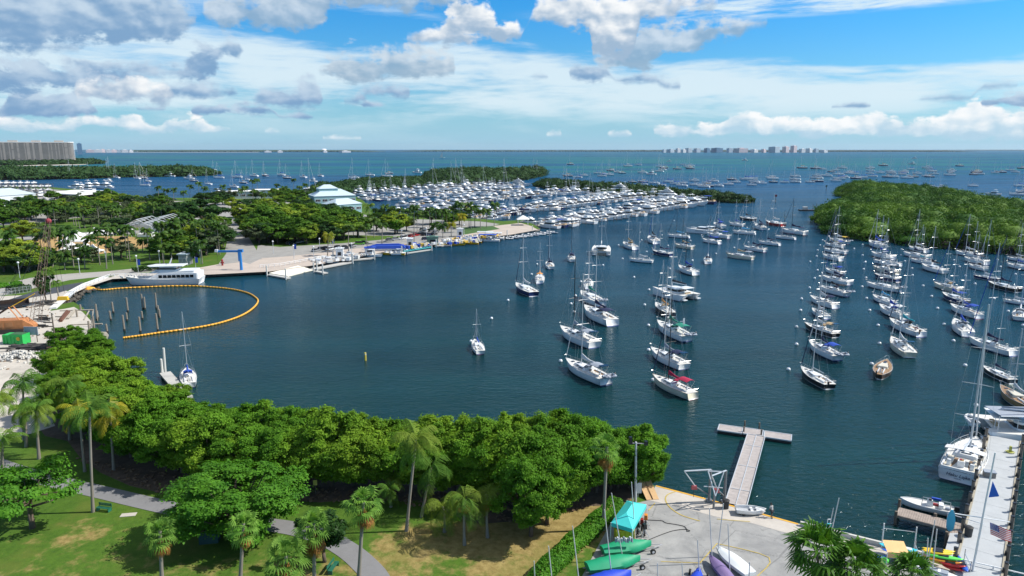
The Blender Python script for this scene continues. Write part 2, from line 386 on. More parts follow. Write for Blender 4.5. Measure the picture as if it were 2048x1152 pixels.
# ================================================================ WATER AND GROUND
LZ = 1.2
def water_mat():
 m = bpy.data.materials.new('water'); m.use_nodes = True
 t = NT(m.node_tree); b = m.node_tree.nodes['Principled BSDF']
 P = t.n('ShaderNodeNewGeometry').outputs['Position']; X, Y, Z = t.sep(P)
 lane2 = t.noise(t.vm('MULTIPLY', P, (.006, .03, 9)), 1, 4, .6)
 # the sea floor: harbour mud close in, deeper blue channel, pale sand and seagrass banks in the open bay
 big = t.noise(t.vm('MULTIPLY', P, (.0007, .0028, 0)), 1, 4, .55)
 wide = t.noise(t.vm('MULTIPLY', P, (.00022, .0011, 3)), 1, 3, .5)
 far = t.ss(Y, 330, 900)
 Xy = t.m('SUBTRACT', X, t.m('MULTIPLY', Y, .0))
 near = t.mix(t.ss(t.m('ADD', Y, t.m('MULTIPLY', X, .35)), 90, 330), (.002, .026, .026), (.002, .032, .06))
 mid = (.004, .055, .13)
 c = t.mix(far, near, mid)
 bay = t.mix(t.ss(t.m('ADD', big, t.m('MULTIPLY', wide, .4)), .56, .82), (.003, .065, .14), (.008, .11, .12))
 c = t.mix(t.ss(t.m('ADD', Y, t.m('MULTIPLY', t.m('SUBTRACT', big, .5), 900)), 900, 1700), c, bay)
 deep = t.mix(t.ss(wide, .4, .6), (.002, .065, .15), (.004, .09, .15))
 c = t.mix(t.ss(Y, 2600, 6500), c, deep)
 hv_ = t.n('ShaderNodeHueSaturation'); t.put(hv_.inputs['Color'], c); t.put(hv_.inputs['Value'], t.mr(lane2, .35, .65, .78, 1.25)); c = hv_.outputs[0]  # wind-streak sheen put into the diffuse colour as lighter and darker lanes
 out = m.node_tree.nodes['Material Output']; m.node_tree.nodes.remove(b)
 # wind patches: calmer lanes are smoother
 wp = t.noise(t.vm('MULTIPLY', P, (.012, .028, 0)), 1, 3, .5)
 lane = t.noise(t.vm('MULTIPLY', P, (.004, .02, 5)), 1, 4, .6)
 rgh = t.mr(wp, .35, .65, .08, .2)
 n1 = t.noise(t.vm('MULTIPLY', P, (.55, 1.05, 1)), 1, 3, .55, .6)
 n2 = t.noise(t.vm('MULTIPLY', P, (1.7, 2.9, 1)), 1, 3, .6, .3)
 n3 = t.noise(t.vm('MULTIPLY', P, (.09, .2, 1)), 1, 2, .5)
 h = t.m('ADD', t.m('MULTIPLY', n1, 1.15), t.m('MULTIPLY', n2, .34)); h = t.m('ADD', h, t.m('MULTIPLY', n3, .7))
 # sheltered corner by the charter yacht is calm
 calm = t.m('MULTIPLY', t.ss(X, -20, -95), t.ss(Y, 330, 235))
 amp = t.mr(lane, .35, .65, .55, 1.0)
 amp = t.m('MULTIPLY', amp, t.mr(calm, 0, 1, 1., .4))
 amp = t.m('MULTIPLY', amp, t.mr(t.ss(Y, 120, 420), 0, 1, .75, 1.25))
 bn = t.n('ShaderNodeBump'); t.put(bn.inputs['Height'], h); t.put(bn.inputs['Strength'], 1.0); t.put(bn.inputs['Distance'], t.m('MULTIPLY', amp, .46))
 # wave faces tilted towards the viewer mirror less of the low sky than a flat sheet would
 fr = t.n('ShaderNodeFresnel'); fr.inputs['IOR'].default_value = 1.33; t.put(fr.inputs['Normal'], bn.outputs[0])
 fac = t.m('DIVIDE', fr.outputs[0], t.m('ADD', 1.0, t.m('MULTIPLY', fr.outputs[0], t.m('ADD', t.mr(calm, 0, 1, 2.0, 1.1), t.m('MULTIPLY', t.ss(Y, 500, 1600), 2.8)))))
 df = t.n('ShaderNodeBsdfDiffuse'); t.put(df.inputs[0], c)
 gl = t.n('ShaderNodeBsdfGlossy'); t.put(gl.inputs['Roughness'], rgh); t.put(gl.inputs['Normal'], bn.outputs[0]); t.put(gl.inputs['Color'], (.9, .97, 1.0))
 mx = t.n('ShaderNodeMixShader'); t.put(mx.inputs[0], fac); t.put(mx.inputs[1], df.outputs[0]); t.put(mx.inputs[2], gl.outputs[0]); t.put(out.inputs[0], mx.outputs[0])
 return m
WATER = water_mat()
def sheet(name, x0, x1, y0, y1, z, m):
 b = MB(); b.add([(x0, y0, z), (x1, y0, z), (x1, y1, z), (x0, y1, z)], [(0, 1, 2, 3)], m); o = b.build(name); o['kind'] = 'structure'; return o
sheet('water', -40000, 40000, -300, 26000, 0, WATER)
bed = sheet('sea_floor', -40000, 40000, -300, 26000, -6, pm('seabed', (.02, .04, .04), .9))
def grass_mat():
 m = bpy.data.materials.new('lawn_grass'); m.use_nodes = True
 t = NT(m.node_tree); b = m.node_tree.nodes['Principled BSDF']
 P = t.n('ShaderNodeNewGeometry').outputs['Position']
 f1 = t.noise(P, .12, 5, .6); f2 = t.noise(P, 1.4, 5, .7); f3 = t.noise(P, 9, 3, .7)
 g_ = t.mix(t.mr(f2, .3, .7), (.028, .078, .007), (.07, .15, .014))
 g_ = t.mix(t.m('MULTIPLY', t.mr(f3, .3, .7), .5), g_, (.11, .18, .03))
 dry = None
 for (px, py, r, k) in [(150, 1075, 7, .38), (60, 1130, 10, .35), (185, 1065, 3.2, .6), (330, 1150, 8, .35), (450, 1160, 10, .4), (620, 1160, 8, .55), (800, 1130, 8, .6), (850, 1085, 7, .8),
      (960, 1075, 8, .9), (1060, 1070, 9, 1.), (1140, 1040, 9, 1.), (1170, 1010, 8, 1.), (1010, 1130, 7, .8), (1100, 1100, 6, .8), (900, 1170, 10, .5), (780, 1160, 6, .6), (240, 1110, 5, .35), (790, 1090, 4, .7), (360, 1100, 4, .4)]:
  w = W(px, py, LZ)
  d = t.vm('MULTIPLY', t.vm('SUBTRACT', P, tuple(w)), (1 / r, 1 / r / .8, 0))
  v = t.m('MULTIPLY', t.ss(t.vm('LENGTH', d, out=1), 1.35, .2), k)
  dry = v if dry is None else t.m('MAXIMUM', dry, v)
 dn = t.noise(P, .5, 6, .65)
 dm = t.ss(t.m('ADD', dry, t.m('MULTIPLY', t.m('SUBTRACT', dn, .5), 1.8)), .3, .8)
 sand = t.mix(t.mr(f2, .3, .7), (.19, .14, .045), (.36, .28, .11))
 c = t.mix(dm, g_, sand)
 c = t.mix(t.m('MULTIPLY', t.ss(f1, .5, .68), .5), c, (.13, .15, .03))
 t.put(b.inputs['Base Color'], c); b.inputs['Roughness'].default_value = .9; b.inputs['Specular IOR Level'].default_value = .15
 bn = t.n('ShaderNodeBump'); t.put(bn.inputs['Height'], t.noise(P, 5, 4, .7)); bn.inputs['Strength'].default_value = .6; bn.inputs['Distance'].default_value = .1
 t.put(b.inputs['Normal'], bn.outputs[0]); return m
GRASS = grass_mat()
SEAWALL = pm('seawall_concrete', (.22, .2, .17), .9, .3, .6, bump=.4, world_sc=True)
SAND = pm('building_site_sand', (.5, .46, .4), .95, .22, .25, bump=.5, bsc=2, world_sc=True)
SOIL = pm('leaf_litter', (.12, .085, .06), .95, .5, .9, bump=.8, bsc=4, world_sc=True)
PATHM = pm('path_asphalt', (.2, .2, .205), .9, .14, .5, bump=.2, world_sc=True)
ASPH = pm('dark_asphalt', (.05, .058, .07), .9, .25, .4, world_sc=True)
CONC = pm('pale_concrete', (.5, .46, .41), .9, .15, .4, bump=.2, world_sc=True)
ROADM = pm('road_grey', (.3, .29, .27), .9, .2, .3, world_sc=True)
def apron_mat():
 m = bpy.data.materials.new('worn_apron'); m.use_nodes = True
 t = NT(m.node_tree); b = m.node_tree.nodes['Principled BSDF']
 P = t.n('ShaderNodeNewGeometry').outputs['Position']
 f = t.noise(P, .35, 6, .65, .5); f2 = t.noise(P, 4, 4, .7); st = t.noise(t.vm('MULTIPLY', P, (.5, .5, 1)), 1, 5, .7, 1.5)
 c = t.mix(t.mr(f, .35, .65), (.25, .25, .245), (.37, .365, .35))
 c = t.mix(t.m('MULTIPLY', t.mr(f2, .3, .7), .25), c, (.2, .2, .2))
 c = t.mix(t.m('MULTIPLY', t.ss(st, .58, .72), .45), c, (.12, .12, .12))
 cr = t.n('ShaderNodeTexVoronoi', feature='DISTANCE_TO_EDGE'); t.put(cr.inputs['Vector'], t.vm('ADD', P, t.vm('SCALE', t.xyz(f2, f2, 0), 1.2))); cr.inputs['Scale'].default_value = .16
 c = t.mix(t.m('MULTIPLY', t.ss(cr.outputs['Distance'], .012, .003), .45), c, (.1, .1, .1))
 t.put(b.inputs['Base Color'], c); b.inputs['Roughness'].default_value = .9
 return m
APRON = apron_mat()
def pix(l, z=0.0): return [W(x, y, z) for x, y in l]
main_px = [(2330, 1226), (1940, 1133.5), (1760, 1088.5), (1598, 1047.5), (1452, 1007.5), (1310, 971), (1200, 950), (1050, 937), (900, 932), (700, 927), (550, 899), (420, 874), (330, 838), (270, 795), (215, 748),
 (188, 705), (178, 672), (182, 640), (165, 622), (148, 612), (128, 616), (112, 620), (120, 606), (152, 588), (152, 584), (172, 577), (222, 560), (300, 557), (420, 553), (540, 546), (625, 534), (692, 522), (735, 513), (780, 505), (805, 500), (860, 494),
 (900, 487), (950, 481), (985, 477), (1024, 472), (1080, 461.5), (1066, 452), (1044, 444), (1004, 446), (960, 441), (880, 437), (800, 434), (748, 430), (728, 405), (706, 392), (690, 384), (652, 383), (560, 387), (470, 392), (400, 398), (300, 399), (232, 388),
 (130, 379), (100, 376), (-60, 374), (-420, 374)]
main_w = [W(x, y, LZ if i < 6 else 0) for i, (x, y) in enumerate(main_px)]
main_w += [Vector((-700, 200, 0)), Vector((-500, -60, 0)), Vector((200, -60, 0))]
polysheet('ground', main_w, LZ, GRASS, 3.5, SEAWALL)
_k = [0]
def overlay(name, px, mat, lvl=1):
 return polysheet(name, pix(px, LZ), LZ + .012 * lvl + .0001 * (_k.__setitem__(0, _k[0] + 1) or _k[0]), mat)
# foreground park
overlay('planting_bed', [(90, 872), (135, 882), (160, 915), (200, 945), (260, 972), (340, 990), (400, 985), (470, 990), (560, 1000), (640, 1005), (720, 998), (800, 1002), (870, 1000), (900, 1030), (960, 1048), (1040, 1042), (1075, 1020), (1110, 1028), (1180, 1012), (1240, 1010),
 (1302, 978), (1305, 971), (1200, 953), (1050, 940), (900, 935), (700, 930), (550, 902), (420, 877), (330, 841), (270, 798), (215, 752), (192, 706), (150, 700), (90, 760), (60, 830)], SOIL, 1)
overlay('sand_track', [(-140, 905), (0, 882), (60, 868), (110, 852), (90, 800), (100, 740), (130, 700), (188, 703), (182, 672), (182, 642), (165, 624), (148, 614), (128, 618), (100, 622), (118, 604), (148, 586), (120, 578), (60, 590), (-300, 605)], SAND, 2)
pth = smooth_path(pix([(-140, 860), (-40, 915), (60, 950), (130, 968), (200, 984), (280, 1003), (360, 1021), (450, 1040), (540, 1050), (600, 1060), (655, 1078), (697, 1102), (728, 1128), (752, 1156), (772, 1200), (790, 1260)], LZ), 5)
polysheet('path', strip(pth, 2.7), LZ + .04, PATHM)
overlay('apron', [(1238, 1015), (1300, 1000), (1310, 972), (1452, 1009), (1598, 1049), (1760, 1090), (1940, 1135), (2330, 1228), (2330, 1500), (1100, 1500), (1150, 1180), (1195, 1095)], APRON, 3)
overlay('pavement', [(1298, 1001), (1312, 971), (1452, 1008), (1598, 1048), (1760, 1089), (1940, 1134), (2330, 1227), (2330, 1262), (1940, 1160), (1750, 1112), (1620, 1080), (1500, 1046), (1456, 1040), (1420, 1031), (1395, 1024)], CONC, 4)
YEL = pm('road_marking_yellow', (.5, .38, .1), .8, .35, 3, world_sc=True)
YELB = pm('quay_edge_yellow', (.72, .38, .03), .7, .25, 2, world_sc=True)
def line(name, px, w, mat=YEL, lvl=6): return polysheet(name, strip(smooth_path(pix(px, LZ), 4), w), LZ + .012 * lvl, mat)
line('quay_edge_marking', [(1312, 972.5), (1452, 1009.5), (1596, 1049)], .3, YELB)
line('road_marking', [(1352, 984), (1337, 989), (1331, 997), (1334, 1008), (1345, 1020), (1365, 1032), (1400, 1043)], .16)
line('road_marking', [(1434, 1039), (1470, 1042), (1500, 1044)], .12)
line('road_marking', [(1297, 1022), (1310, 1007)], .12)
line('road_marking', [(1434, 1088), (1400, 1127)], .12)
line('road_marking', [(1434, 1088), (1538, 1116), (1512, 1156)], .12)
line('road_marking', [(1322, 1124), (1400, 1127)], .1)
# far shore of the basin: quay, roads, park
overlay('quay', [(300, 552), (420, 549), (540, 543), (625, 531), (692, 519), (735, 510), (780, 502), (805, 497), (860, 491), (900, 484), (950, 478), (985, 474), (1024, 469), (1076, 459.5), (1062, 452), (1042, 446), (985, 452), (930, 463), (905, 476), (850, 485), (760, 490), (690, 497), (640, 505), (560, 513), (520, 516), (505, 520), (440, 528), (400, 535), (330, 548)],
 pm('quay_paving', (.47, .4, .34), .9, .14, .2, world_sc=True), 1)
overlay('road', [(520, 518), (492, 516), (470, 505), (465, 470), (452, 440), (372, 418), (360, 425), (362, 432), (440, 452), (455, 480), (450, 500), (470, 520), (500, 528)], ROADM, 2)
overlay('road', [(510, 517), (560, 514), (640, 506), (700, 498), (770, 490), (860, 484), (905, 476), (935, 462), (900, 462), (830, 470), (760, 480), (680, 487), (610, 491), (560, 494), (516, 490)], ROADM, 3)
overlay('road', [(-120, 600), (0, 570), (60, 556), (130, 548), (210, 543), (290, 535), (330, 534), (330, 541), (290, 544), (215, 552), (140, 560), (70, 576), (0, 592), (-120, 625)], pm('pale_road', (.36, .34, .31), .9, .15, .3, world_sc=True), 2)
overlay('car_park', [(-120, 632), (0, 605), (60, 586), (130, 570), (168, 564), (150, 576), (120, 585), (60, 596), (0, 618), (-120, 650)], ASPH, 3)
overlay('pavement', [(120, 603), (152, 585), (178, 573), (225, 558), (300, 554), (335, 549), (325, 544), (240, 549), (200, 560), (168, 572), (140, 584), (108, 604)], CONC, 4)
overlay('sports_field', [(-100, 488), (0, 484), (110, 474), (250, 472), (290, 478), (300, 495), (200, 508), (110, 516), (0, 520), (-120, 528)], pm('worn_turf', (.42, .27, .1), .95, .3, .06, world_sc=True), 1)
overlay('road', [(-120, 492), (0, 478), (120, 466), (260, 462), (370, 455), (372, 460), (262, 468), (120, 473), (0, 486), (-120, 502)], ROADM, 2)
overlay('car_park', [(-100, 455), (60, 448), (150, 436), (330, 432), (360, 425), (372, 418), (250, 412), (60, 420), (-100, 430)], ROADM, 1)
overlay('yard', [(-400, 376), (-60, 376), (100, 378), (130, 381), (232, 390), (300, 401), (370, 402), (300, 410), (60, 418), (-400, 425)], pm('boatyard_ground', (.3, .28, .25), .9, .2, .1, world_sc=True), 1)
overlay('car_park', [(760, 436), (880, 440), (960, 443), (1000, 448), (985, 452), (940, 463), (900, 470), (860, 474), (700, 470), (560, 450), (560, 430), (640, 425), (740, 430)], ROADM, 2)
overlay('planting_bed', [(925, 455), (985, 452), (1000, 458), (960, 464), (925, 470)], pm('quay_lawn', (.05, .12, .02), .9, .3, .3, world_sc=True), 3)
overlay('road', [(560, 430), (400, 436), (372, 420), (360, 408), (400, 404), (560, 400), (700, 404), (730, 430)], ROADM, 1)
overlay('road', [(436, 530), (452, 508), (462, 472), (450, 440), (468, 436), (484, 452), (502, 482), (524, 518)], ROADM, 4)
# ================================================================ FAR LAND
def islemat(n, c, yc=None): return leafmat(n, tuple(x * .55 for x in c), c, yc, .09, .7, .15, .3)
MANG = islemat('mangrove_leaves', (.045, .125, .015), (.14, .235, .026))
MANGD = islemat('mangrove_leaves_far', (.045, .1, .03))
MUD = pm('mangrove_mud', (.03, .035, .025), .9, .3, .3, world_sc=True)
KEYS = pm('far_key_trees', (.03, .065, .04), .95, .3, .01, world_sc=True)
def canopy(name, pts, height, step, leaf, dens, mat, lab, cat, seed=1, kind='stuff', base=-.3, edge=6., lump=None):
 """lumpy mass of crowns over a plan outline: many overlapping domes clothed with leaf-sized faces"""
 rg = np.random.default_rng(seed); P = np.array([(p[0], p[1]) for p in pts])
 mn, mx_ = P.min(0), P.max(0)
 def inside(q):
  x, y = q[:, 0], q[:, 1]; r = np.zeros(len(q), bool); n = len(P)
  for i in range(n):
   a, b = P[i], P[(i + 1) % n]
   c = ((a[1] > y) != (b[1] > y)) & (x < (b[0] - a[0]) * (y - a[1]) / (b[1] - a[1] + 1e-9) + a[0]); r ^= c
  return r
 def edist(q):
  d = np.full(len(q), 1e9); n = len(P)
  for i in range(n):
   a, b = P[i], P[(i + 1) % n]; ab = b - a; L2 = (ab ** 2).sum() + 1e-9
   tt = np.clip(((q - a) @ ab) / L2, 0, 1); d = np.minimum(d, np.sqrt(((q - a - tt[:, None] * ab) ** 2).sum(1)))
  return d
 gx = np.arange(mn[0], mx_[0], step); gy = np.arange(mn[1], mx_[1], step)
 G = np.array(np.meshgrid(gx, gy)).reshape(2, -1).T + rg.uniform(-.5, .5, (len(gx) * len(gy), 2)) * step
 G = G[inside(G)]
 if len(G) == 0: return None
 e = edist(G); big_ = .5 + .5 * np.sin(G[:, 0] * .021 + 2 * np.sin(G[:, 1] * .017)) * np.sin(G[:, 1] * .026 + 1)
 hh = height * (.5 + .5 * np.clip(e / edge, 0, 1)) * (rg.uniform(.5, 1.15, len(G)) * .8 + .28 * big_)
 r = step * rg.choice([.5, .65, .8, 1.0, 1.3], len(G))
 V, Fq = [], []
 # opaque dark cores
 cores_v, cores_f = [], []
 ico = []
 for j in range(3):
  z = (-.1, .55, .93)[j]; k = (1, .8, .3)[j]
  ico += [(k * math.cos(a), k * math.sin(a), z) for a in np.arange(6) * math.pi / 3]
 ico = np.array(ico)
 fc = [(j * 6 + i, j * 6 + (i + 1) % 6, j * 6 + 6 + (i + 1) % 6, j * 6 + 6 + i) for j in range(2) for i in range(6)]
 n = len(G)
 ch = hh * .62
 cv = ico[None] * np.stack([r * .82, r * .82, ch * .5], 1)[:, None] + np.stack([G[:, 0], G[:, 1], hh - ch * .58 - .2], 1)[:, None]
 skirt = cv.copy();
 cvv = cv.reshape(-1, 3)
 cf = np.array(fc)[None] + (np.arange(n) * 18)[:, None, None]
 # leaves on the domes
 m_ = int(dens * n)
 idx = rg.integers(0, n, m_)
 th = rg.uniform(0, 2 * math.pi, m_); zz = rg.uniform(-.75, 1, m_); rr = np.sqrt(1 - zz ** 2)
 nr = np.stack([rr * np.cos(th), rr * np.sin(th), zz], 1)
 sc_ = np.stack([r[idx], r[idx], ch[idx] * .55], 1) * rg.uniform(.6, 1.22, m_)[:, None]
 C = np.stack([G[idx, 0], G[idx, 1], hh[idx] - ch[idx] * .55], 1) + nr * sc_
 nn = nr * .7 + rg.normal(0, .55, (m_, 3)); nn[:, 2] += .12; nn /= np.linalg.norm(nn, axis=1)[:, None]
 lv, lf = leafquads(C, nn, leaf * rg.uniform(.6, 1.3, m_), rg)
 # low hanging skirt of leaves round the shore edge
 ei = np.where(e < step * 1.1)[0]; k = int(len(ei) * dens * .5)
 if k:
  q = rg.choice(ei, k); C2 = np.stack([G[q, 0], G[q, 1], rg.uniform(0, 1, k) ** 1.2 * hh[q] * .7], 1)
  a = rg.uniform(0, 6.28, k); C2[:, 0] += np.cos(a) * r[q] * .95; C2[:, 1] += np.sin(a) * r[q] * .95
  n2 = np.stack([np.cos(a), np.sin(a), np.full(k, .4)], 1) + rg.normal(0, .4, (k, 3)); n2 /= np.linalg.norm(n2, axis=1)[:, None]
  lv2, lf2 = leafquads(C2, n2, leaf * rg.uniform(.6, 1.3, k), rg)
  lf2 = lf2 + len(lv); lv = np.vstack([lv, lv2]); lf = np.vstack([lf, lf2])
 AV = np.vstack([cvv, lv]); AF = np.vstack([cf.reshape(-1, 4), lf + len(cvv)])
 o = npmesh(name, AV, AF, [mat]); link(o)
 tag(o, lab, cat, None, kind)
 polysheet('island_ground', [Vector((p[0], p[1], 0)) for p in pts], .25, MUD, 1.0) if base else None
 return o
def npmesh(name, V, Fq, mats, mi=None):
 me = bpy.data.meshes.new(name); nv, nf = len(V), len(Fq)
 me.vertices.add(nv); me.vertices.foreach_set('co', np.asarray(V, np.float32).ravel())
 me.loops.add(nf * 4); me.loops.foreach_set('vertex_index', np.asarray(Fq, np.int32).ravel())
 me.polygons.add(nf); me.polygons.foreach_set('loop_start', np.arange(nf, dtype=np.int32) * 4)
 if mi is not None: me.polygons.foreach_set('material_index', np.asarray(mi, np.int32))
 for m in mats: me.materials.append(m)
 me.update(calc_edges=True)
 return bpy.data.objects.new(name, me)
def leafquads(C, N, S, rg):
 m = len(C); t = rg.normal(0, 1, (m, 3)); t -= (t * N).sum(1)[:, None] * N; t /= np.linalg.norm(t, axis=1)[:, None] + 1e-9
 b = np.cross(N, t); S = S[:, None]
 V = np.stack([C - t * S * .6, C + b * S * .36 + t * S * .05, C + t * S * .62 - N * S * .12, C - b * S * .36 + t * S * .05], 1).reshape(-1, 3)
 return V, np.arange(m * 4).reshape(-1, 4)
def wpx(l): return pix(l, 0)
canopy('mangrove_island', wpx([(1632, 447), (1640, 432), (1668, 420), (1690, 412), (1716, 404), (1700, 398), (1682, 394), (1678, 386), (1700, 381), (1740, 383), (1800, 385), (1850, 390), (1900, 396), (1935, 403), (1970, 417), (2048, 430), (2140, 440), (2260, 520), (2160, 530), (2048, 512), (1990, 507), (1900, 498), (1820, 489), (1750, 481), (1690, 474), (1655, 464)]),
 12, 6.6, .8, 430, MANG, 'large dense mangrove island behind the right hand moorings', 'mangroves', 3, edge=9)
canopy('mangrove_islet', wpx([(1072, 372), (1090, 364), (1130, 372), (1200, 380), (1260, 384), (1330, 388), (1400, 394), (1470, 400), (1505, 404), (1500, 407), (1440, 405), (1380, 401), (1300, 397), (1220, 391), (1150, 384), (1090, 378)]),
 10, 6, 1.3, 150, MANGD, 'long low mangrove spoil islet beyond the marina berths', 'mangroves', 4, edge=12)
canopy('mangrove_spit', wpx([(850, 366), (848, 358), (900, 354), (960, 354), (1020, 352), (1060, 348), (1090, 346), (1086, 352), (1050, 360), (1000, 366), (930, 372), (870, 376)]),
 16, 8, 1.6, 150, MANGD, 'wooded spit with taller trees at the far end of the marina', 'mangroves', 5, edge=14)
canopy('mangrove_spit', wpx([(610, 390), (625, 380), (680, 372), (720, 368), (800, 364), (850, 362), (858, 372), (800, 378), (740, 384), (700, 389), (650, 396)]),
 9, 7, 1.3, 150, MANGD, 'green wooded strip behind the blue roofed restaurant building', 'mangroves', 6, edge=10)
canopy('mangrove_islet', wpx([(-150, 350), (-40, 347), (60, 347), (200, 347), (320, 347), (400, 347), (436, 349), (428, 351), (380, 353), (250, 355), (160, 358), (60, 360), (-150, 362)]),
 15, 10, 2.6, 90, MANGD, 'long dark green mangrove islet crossing the left of the bay', 'mangroves', 7, edge=16)
canopy('condo_island_trees', wpx([(-200, 327), (0, 327), (100, 326), (158, 325), (200, 325), (200, 328), (150, 329.5), (60, 331), (40, 332), (-200, 334)]),
 14, 14, 4.5, 60, MANGD, 'belt of trees round the grey apartment slabs on the left', 'trees', 8, edge=20)
polysheet('condo_island', wpx([(-250, 322), (0, 322), (150, 321), (204, 327), (150, 330.5), (60, 332), (-250, 336)]), 1.2, SAND, 2)
def key(name, x0, x1, y, h, mat, thick, seed, lab):
 """far low island: ragged tree line standing on the water"""
 rg = np.random.default_rng(seed); a = W(x0, y); b = W(x1, y); n = int(abs(x1 - x0) / 2.2) + 3
 m = MB(); rings = []
 hs = h * (.55 + .45 * np.convolve(rg.uniform(0, 1, n + 8), np.ones(5) / 5, 'same')[4:n + 4] + rg.uniform(-.1, .25, n))
 for i in range(n):
  t = i / (n - 1); p = a.lerp(b, t); H = max(.6, hs[i] * min(1, 8 * t + .12, 8 * (1 - t) + .12)); dy = thick
  p.y += rg.uniform(-.1, .1) * thick
  rings.append([(p.x, p.y, -1), (p.x, p.y, H * .5), (p.x, p.y + dy * .2, H), (p.x, p.y + dy, H * .9), (p.x, p.y + dy, -1)])
 m.loft(rings, mat)
 o = m.build(name); tag(o, lab, 'far shore', None, 'structure'); return o
key('far_shore', 195, 760, 303.6, 24, KEYS, 500, 11, 'low green key along the horizon on the left')
key('far_shore', 780, 1420, 303.0, 20, KEYS, 500, 12, 'low green key along the horizon in the middle')
key('far_shore', 1380, 1960, 303.4, 20, KEYS, 500, 13, 'low green key along the horizon on the right')
key('far_shore', 1900, 2300, 300.6, 14, KEYS, 700, 14, 'faint distant shore at the right end of the horizon')
bs = wpx([(240, 305), (360, 304.9), (520, 304.7), (515, 304.3), (360, 304.5), (240, 304.6)])
polysheet('beach', bs, .6, SAND, .5)
# ================================================================ TREES
LEAFN = leafmat('mangrove_bush_leaves', (.05, .145, .01), (.15, .33, .026), (.25, .37, .03), .22, .7, .34, .3)
LEAFM = leafmat('broadleaf_leaves', (.03, .085, .01), (.11, .23, .022), (.25, .32, .03), .12, .7, .25, .5)
LEAFB = leafmat('bright_leaves', (.04, .15, .014), (.14, .34, .03), None, .3, .55, .35)
LEAFD = leafmat('dark_leaves', (.014, .045, .01), (.04, .1, .018), None, .3, .45, .2)
PALMG = leafmat('palm_frond', (.03, .1, .012), (.13, .26, .035), (.28, .3, .04), .5, .7, .25, .2)
PALMY = leafmat('palm_frond_yellow', (.12, .17, .012), (.3, .32, .03), (.4, .3, .02), .8, .4, .3, .3)
FANG = leafmat('fan_frond', (.05, .15, .02), (.22, .38, .06), None, .8, .6, .3)
DEADF = leafmat('dead_frond', (.18, .08, .02), (.4, .2, .06), None, 1.5, .7, .15)
BARK = pm('bark', (.12, .09, .065), .9, .35, 3, bump=.5)
PBARK = pm('palm_bark', (.25, .225, .19), .9, .25, 4, bump=.5)
def np_from_mb(mb):
 return mb
def crown_mesh(name, W_, H_, nl, n, leaf, mat, seed, flat=0., thick=.5, up=.4):
 """crown of leaf faces gathered in nl clumps inside an ellipsoid W_ wide and H_ high, base at z=0"""
 rg = np.random.default_rng(seed)
 # clump centres: fill the upper shell of the crown
 c = []
 while len(c) < nl:
  p = rg.uniform(-1, 1, 3); r = np.linalg.norm(p)
  if r > 1 or r < .35: continue
  if flat and abs(p[2]) > .6: continue
  if p[2] < -.75: continue
  if all(np.linalg.norm(p - q) > .9 / nl ** .42 for q in c) or rg.random() < .05: c.append(p)
 c = np.array(c); rad = rg.uniform(.16, .34, nl) * (14 / nl) ** .3
 # every clump is a handful of sprays set on its outer side; leaves scatter softly round each spray
 ns = 9; idx = rg.choice(nl, n, p=rad ** 2 / (rad ** 2).sum())
 tw = rg.normal(0, 1, (nl * ns, 3)) + np.repeat(c, ns, 0) * 1.1; tw[:, 2] += .35; tw /= np.linalg.norm(tw, axis=1)[:, None]
 tl = rg.uniform(.45, 1.25, nl * ns); ts = rg.uniform(.16, .42, nl * ns)
 k = idx * ns + rg.integers(0, ns, n)
 g3 = rg.normal(0, 1, (n, 3)) * np.array([1, 1, .6])
 off = tw[k] * tl[k][:, None] + g3 * ts[k][:, None]
 P = c[idx] * .86 + off * (rad[idx] * 1.05)[:, None]
 d = off / (np.linalg.norm(off, axis=1)[:, None] + 1e-6)
 N = d * .6 + P * .35 + rg.normal(0, .5, (n, 3)); N[:, 2] += up; N /= np.linalg.norm(N, axis=1)[:, None]
 C = P * np.array([W_ / 2, W_ / 2, H_ / 2]); C[:, 2] += H_ / 2
 V, Fq = leafquads(C, N, leaf * rg.uniform(.6, 1.35, n), rg)
 o = npmesh(name, V, Fq, [mat]); me = o.data; bpy.data.objects.remove(o)
 return me, c * np.array([W_ / 2, W_ / 2, H_ / 2]) + np.array([0, 0, H_ / 2])
def trunk_mesh(name, H_, r, tips, mat, seed=1, lean=.3):
 rg = random.Random(seed); m = MB(); top = Vector((rg.uniform(-lean, lean), rg.uniform(-lean, lean), H_))
 pts = [Vector((0, 0, -.3)), Vector((rg.uniform(-.1, .1), 0, H_ * .4)), top]
 m.tube(pts, [r * 1.25, r, r * .75], mat, 7)
 for t in tips:
  t = Vector(t); s = pts[1].lerp(top, rg.uniform(.2, 1)); mid = s.lerp(t, .5) + Vector((0, 0, -abs(t.z - s.z) * .12 + rg.uniform(-.2, .2)))
  m.tube([s, mid, s.lerp(t, .92)], [r * .5, r * .3, r * .12], mat, 5)
 return m.mesh(name, True)
class Kind: pass
def broad(name, W_, H_, trunk, nl, n, leaf, mat, seed, **k):
 q = Kind(); q.W = W_; q.H = H_; q.T = trunk
 q.crown, cs = crown_mesh('crown', W_, H_, nl, n, leaf, mat, seed, **k)
 tips = [(a, b, c + trunk) for a, b, c in cs]
 q.trunk = trunk_mesh('trunk', trunk + H_ * .25, .018 * W_ + .08, tips, BARK, seed); return q
BK = {}
for i in range(5): BK['near%d' % i] = broad('n', 9, 7.8, 1.2, 64, 62000, .22, LEAFN, 20 + i)
for i in range(4): BK['mid%d' % i] = broad('m', 11, 6.8, 2.2, 34, 9000, .58, LEAFM, 40 + i)
for i in range(2): BK['bright%d' % i] = broad('b', 8, 5, 2.2, 18, 6000, .5, LEAFB, 50 + i)
for i in range(2): BK['dark%d' % i] = broad('d', 12, 5.5, 3, 22, 6500, .62, LEAFD, 60 + i)
